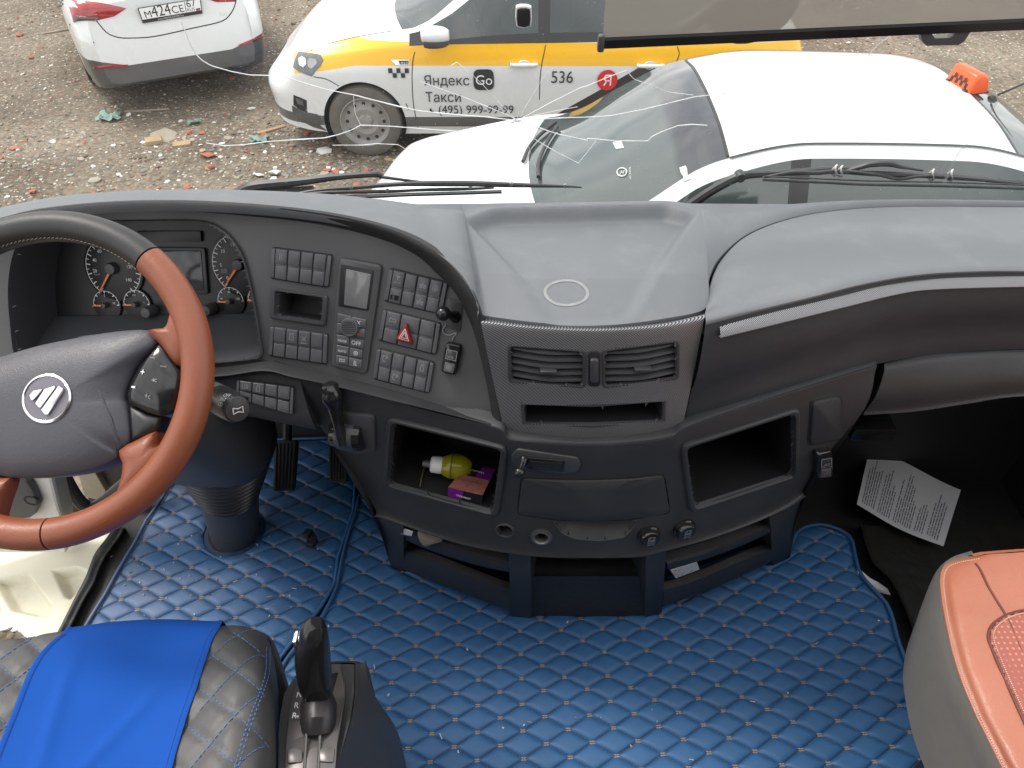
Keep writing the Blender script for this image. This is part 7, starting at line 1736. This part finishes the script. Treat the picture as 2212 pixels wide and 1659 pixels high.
# dark band and stickers at the windscreen
gb = tealglass.copy(); gb.name = 'banded_screen_glass'; n_, l_ = nodes(gb); tc_ = n_.new('ShaderNodeTexCoord'); sx_ = n_.new('ShaderNodeSeparateXYZ'); l_.new(tc_.outputs['Object'], sx_.inputs[0])
mr_ = n_.new('ShaderNodeMapRange'); mr_.inputs[1].default_value = -.90; mr_.inputs[2].default_value = -.93; l_.new(sx_.outputs[0], mr_.inputs[0])
mx_ = n_.new('ShaderNodeMix'); mx_.data_type = 'RGBA'; mx_.inputs['A'].default_value = (.06, .078, .075, 1); mx_.inputs['B'].default_value = (.022, .025, .032, 1); l_.new(mr_.outputs[0], mx_.inputs['Factor']); l_.new(mx_.outputs['Result'], n_['Principled BSDF'].inputs['Base Color'])
no['windscreen'].data.materials[0] = gb
for q, lab in (([(470, 850), (502, 840), (528, 905), (490, 920)], 'windscreen_sticker'), ([(132, 722), (175, 712), (190, 750), (150, 755)], 'windscreen_sticker')):
    V, F = patch_on([a3(*k) for k in q], T_nc, .0035); add(lab, nl(V), F, flat('mint_sticker', (.55, .68, .6), .5), no['windscreen'], smooth=False)
def roof_gap(pts, w=.013):
    P, N_ = [], []
    for x, y in pts:
        q = NM @ Vector((x, y, 3)); h = T_nc.ray_cast(q, Vector((0, 0, -1)))
        if h[0] is not None: P.append(h[0]); N_.append(h[1] if h[1].z > 0 else -h[1])
    V, F = ribbon(P, N_, w, .003); add('roof_gap', nl(V), F, TRIM, near_car, smooth=False)
for s_ in (1, -1): roof_gap([(x, s_*1.10*float(pchip(np.array(_x)[::-1], np.array(_y7)[::-1], np.array([x]))[0])) for x in np.linspace(-1.13, -2.75, 30)])
roof_gap([(-1.125, y) for y in np.linspace(-.59, .59, 24)]); roof_gap([(-2.452, y) for y in np.linspace(-.57, .57, 24)])
# wipers of that car
for L in ([(1640, 1050), (1680, 960), (1750, 880), (1850, 800)], [(1740, 1150), (1740, 1060), (1790, 940), (1860, 830)]):
    P = [hit(*a2(*k), T_nc, .02)[0] for k in L]; V, F = tube(cr(P, 4), .011, 8); add('wiper', nl(V), F, TRIM, near_car)
# maker's mark on the screen, as it shows from here reading up the glass
def glass_print(s, o, ex, ey, k, name):
    V, F = text2d(s)[:2]; V = [hit(*a3(o[0]+ex[0]*x*k+ey[0]*y*k, o[1]+ex[1]*x*k+ey[1]*y*k), T_nc, .004)[0] for x, y in V]
    add(name, nl(V), F, flat('screen_print', (.55, .58, .57), .6), no['windscreen'], smooth=False)
glass_print('HYUNDAI', (228, 908), (-.05, -1), (-1, .05), 13.5, 'screen_lettering'); glass_print('H', (170, 885), (1, -.2), (.35, -1), 28, 'screen_logo')
P = [hit(*a3(180+24*math.cos(a), 873+21*math.sin(a)), T_nc, .004) for a in np.linspace(0, 2*math.pi, 25)]; V, F = ribbon([p for p, n in P], [n for p, n in P], .006, .001); add('screen_logo_ring', nl(V), F, flat('screen_print', (.55, .58, .57), .6), no['windscreen'], smooth=False)
# antenna
p, n = hit(*a3(2050, 500), T_nc); V, F = lathe(p, (0, 0, 1), [(.028, -.01), (.024, .006), (.010, .018), (0, .02)], 16); an = add('aerial_base', nl(V), F, TRIM, near_car)
V, F = tube([p+Vector((.02, 0, .02)), p+Vector((.30, .0, .17)), p+Vector((.36, 0, .20))], [.006, .004, .003], 8); add('aerial', nl(V), F, TRIM, an)
# orange taxi sign on its roof
p, n = hit(*a3(1915, 440), T_nc); sg = thing('taxi_roof_sign', 'orange plastic taxi sign with black checks on the white car roof', 'taxi sign', p, 0, local=True)
org = mat('orange_plastic', (.78, .10, .018), .35, var=.05); prof_ = [(-.085, 0), (-.075, .02), (-.05, .105), (-.035, .122), (.02, .122), (.045, .105), (.085, .02), (.085, 0)]
loops = []; RzS = Matrix.Rotation(R(14), 3, 'Z')*.74
for y, k in ((-.125, .82), (-.118, .94), (-.10, 1), (.10, 1), (.118, .94), (.125, .82)): loops.append([RzS @ Vector((x*k, y, .004+z*k)) for x, z in prof_])
V, F = loft(loops); add('sign_shell', V, F, org, sg, ang=50)
dn = Vector((-.085, 0, .025)).normalized()
for r in range(2):
    for c in range(7):
        if (r+c) % 2: continue
        b0 = Vector((-.0735, -.085+.0243*c, .028+.030*r)); f = lambda dy, dz: RzS @ (b0+Vector((dz*.294-.0025, dy, dz)))
        add('sign_check', [f(0, 0), f(.0243, 0), f(.0243, .030), f(0, .030)], [[0, 3, 2, 1]], TRIM, sg, smooth=False)
V, F = box((0, 0, .002), (.135, .185, .012), R(14), .004); add('sign_foot', V, F, TRIM, sg)
for y in (-.09, .09):
    V, F = lathe(RzS @ Vector((-.08, y, .0)), (0, 0, 1), [(.02, 0), (.02, .012), (.012, .02), (0, .02)], 12); add('sign_magnet', V, F, TRIM, sg)
# ---------------- white saloon seen from behind
fd = Vector((-.436, .9, 0)).normalized(); rear = Vector((-2.99, 7.10, GZ)); C1 = rear+fd*3.56
far_car, fo, FM, T_fc, fpz = build_car('parked_saloon_car', 'white saloon car seen from behind with a number plate on its boot', C1, math.atan2(fd.y, fd.x), white_paint('far_car_paint'), None, sideglass)
for x in (0, -2.553):
    for s in (1, -1): wheel(far_car, x, s*.755, s)
interior(far_car)
def fl_(V): return in_root(V, FM)
V, F = patch_on([a1(*k) for k in [(425, -20), (560, 8), (660, 20), (740, 35), (818, 53), (740, 105), (620, 133), (480, 145), (455, 60)]], T_fc, .006, dome_=.01); tlm = add('tail_light', fl_(V), F, lamp_red, far_car)
V, F = patch_on([a1(*k) for k in [(484, 100), (560, 108), (640, 112), (625, 130), (485, 143)]], T_fc, .018); add('indicator_lens', fl_(V), F, mat('smoked_lens', (.09, .05, .05), .15, coat=.6), tlm)
V, F = patch_on([a1(*k) for k in [(425, -20), (560, 8), (660, 20), (740, 35), (818, 53), (740, 105), (620, 133), (480, 145), (455, 60)]], T_fc, .006, dome_=.01); V = [Vector((v.x, -v.y, v.z)) for v in fl_(V)]; add('tail_light', V, [f[::-1] for f in F], lamp_red, far_car)
def two_tone(base, zcut):
    m = base.copy(); m.name = 'two_tone_bumper'; n, l = nodes(m); b = n['Principled BSDF']; src = b.inputs['Base Color'].links[0].from_socket
    t = n.new('ShaderNodeTexCoord'); sx = n.new('ShaderNodeSeparateXYZ'); l.new(t.outputs['Object'], sx.inputs[0])
    ab = n.new('ShaderNodeMath'); ab.operation = 'ABSOLUTE'; l.new(sx.outputs[1], ab.inputs[0])
    mr = n.new('ShaderNodeMapRange'); mr.inputs[1].default_value = .45; mr.inputs[2].default_value = .72; mr.inputs[3].default_value = zcut-.05; mr.inputs[4].default_value = zcut+.03; l.new(ab.outputs[0], mr.inputs[0])
    lt = n.new('ShaderNodeMath'); lt.operation = 'LESS_THAN'; l.new(sx.outputs[2], lt.inputs[0]); l.new(mr.outputs[0], lt.inputs[1])
    x = n.new('ShaderNodeMix'); x.data_type = 'RGBA'; l.new(src, x.inputs['A']); x.inputs['B'].default_value = (.075, .076, .078, 1); l.new(lt.outputs[0], x.inputs['Factor']); l.new(x.outputs['Result'], b.inputs['Base Color']); return m
fo['rear_bumper'].data.materials[0] = two_tone(MATS['far_car_paint'], .50)
for q in ([(610, 425), (720, 420), (830, 418), (822, 436), (720, 440), (616, 441)], [(1542, 291), (1620, 258), (1705, 226), (1708, 240), (1640, 270), (1572, 294)]):
    V, F = patch_on([a1(*k) for k in q], T_fc, .012); add('reflector', fl_(V), F, lamp_red, far_car)
V, F = seam_on([a1(*k) for k in [(625, 135), (690, 210), (750, 238), (820, 247), (1000, 236), (1250, 182), (1430, 140), (1490, 95), (1520, 40), (1532, -10)]], T_fc, .009); add('boot_gap', fl_(V), F, deep_black, far_car, smooth=False)
V, F = seam_on([a1(*k) for k in [(480, 148), (455, 175), (430, 195)]], T_fc, .008); add('panel_gap', fl_(V), F, deep_black, far_car, smooth=False)
# number plate
PQ = [(892, 55), (1300, -10), (1313, 88), (926, 152)]
hp = [hit(*a1(*k), T_fc) for k in PQ]; pn_ = (fd*-1); c = sum((p for p, n in hp), Vector())/4
pp_ = (c+pn_*.03, (pn_+Vector((0, 0, .12))).normalized())
Q = [PP(*a1(*k), pp_) for k in PQ]; V, F = slab(Q, pp_[1], -.03, .0, .003); npl = add('plate_frame', fl_(V), F, TRIM, far_car, smooth=False)
q_ = lambda s, t: quad_at(Q, s, t)
V, F = slab([q_(.015, .03), q_(.985, .03), q_(.985, .76), q_(.015, .76)], pp_[1], 0, .002, .0004); add('plate', fl_(V), F, flat('plate_white', (.75, .75, .75)), npl, smooth=False)
mb = MB(); ex = (Q[1]-Q[0]).normalized(); ey = (Q[0]-Q[3]).normalized(); W_ = (Q[1]-Q[0]).length; nn = pp_[1]
def ptxt(s, s0, t0, wd, hk=1.0):
    V, F, w0, h0 = text2d(s); k = wd*W_/w0; o = q_(s0, t0)+nn*.003; return [o+ex*x*k+ey*y*k*hk for x, y in V], F
for s, a, b, w_, hk in (('M', .075, .70, .10, .95), ('424', .19, .70, .30, 1.15), ('CE', .515, .68, .19, .95), ('67', .765, .43, .15, 1.0), ('RUS', .76, .70, .12, .9)):
    V, F = ptxt(s, a, b, w_, hk); mb.put(V, F)
V, F = ribbon([q_(.735, .05)+nn*.003, q_(.735, .75)+nn*.003], [nn]*2, .005, 0); mb.put(V, F)
for i, m_ in enumerate(((.75, .75, .75), (.05, .1, .5), (.6, .03, .03))):
    a, b = .60+.05*i, .65+.05*i; mb.put([q_(.90, a)+nn*.0035, q_(.97, a)+nn*.0035, q_(.97, b)+nn*.0035, q_(.90, b)+nn*.0035], [[0, 1, 2, 3]], i)
for s, a, w_ in (('www.MAJOR-EXPERT.ru', .25, .42),):
    V, F = ptxt(s, a, .95, w_, 1.0); mb.put([v-nn*.001 for v in V], F, 3)
o = mb.build('plate_lettering', [ink, flat('flag_blue', (.04, .09, .45)), flat('flag_red', (.55, .03, .03)), flat('frame_print', (.5, .5, .5))], npl, smooth=False)
o.data.transform(FM.inverted())
V, F = text2d('1.6')[:2]; p0, n0 = hit(*a1(1432, 105), T_fc, .004); add('boot_badge', fl_([p0+ex*x*.05+ey*y*.05 for x, y in V]), F, chrome, far_car, smooth=False)
for k, (x, y) in enumerate([(392, -8), (404, 2), (394, 14), (406, 26), (396, 38)]):
    V, F = patch_on([a1(x-5, y-6), a1(x+5, y-6), a1(x+6, y+6), a1(x-4, y+6)], T_fc, .003); add('checker_square', fl_(V), F, ink, far_car, smooth=False)
# dark sensor stuck to the windscreen
sn = thing('windscreen_sensor', 'small black and white sensor stuck high on the truck windscreen', 'sensor', hit(*a2(1640, 95), T_ws)[0])
Q = [hit(*a2(*k), T_ws)[0] for k in [(1590, 30), (1615, 22), (1660, 22), (1688, 32), (1692, 100), (1686, 155), (1640, 168), (1594, 155), (1586, 100)]]; n0 = hit(*a2(1640, 95), T_ws)[1]
V, F = slab(Q, n0, .001, .008, .002); add('sensor_case', V, F, flat('sensor_white', (.7, .7, .68), .4), sn)
c = sum(Q, Vector())/len(Q)-Vector((0, 0, .002)); V, F = slab([c+(p-c)*.84 for p in Q], n0, .0075, .0105, .002); add('sensor_lens', V, F, deep_black, sn)
# ================================================================ CAB SHELL, unseen, added to shade the interior; roof cut short to let light in
lining = mat('grey_headlining', (.42, .41, .39), .9, var=.06)
V, F = box((.18, -.78, 2.02), (2.6, 1.20, .04)); add('ceiling_shade', V, F, lining, kind='structure')
V, F = box((.18, -1.38, .9), (2.6, .04, 2.2)); add('wall_rear_shade', V, F, lining, kind='structure')
V, F = box((1.47, -1.05, 1.4), (.04, .7, 1.2)); add('wall_right_shade', V, F, lining, kind='structure')
V, F = box((-1.09, -1.05, 1.0), (.04, .7, 2.0)); add('wall_left_shade', V, F, lining, kind='structure')
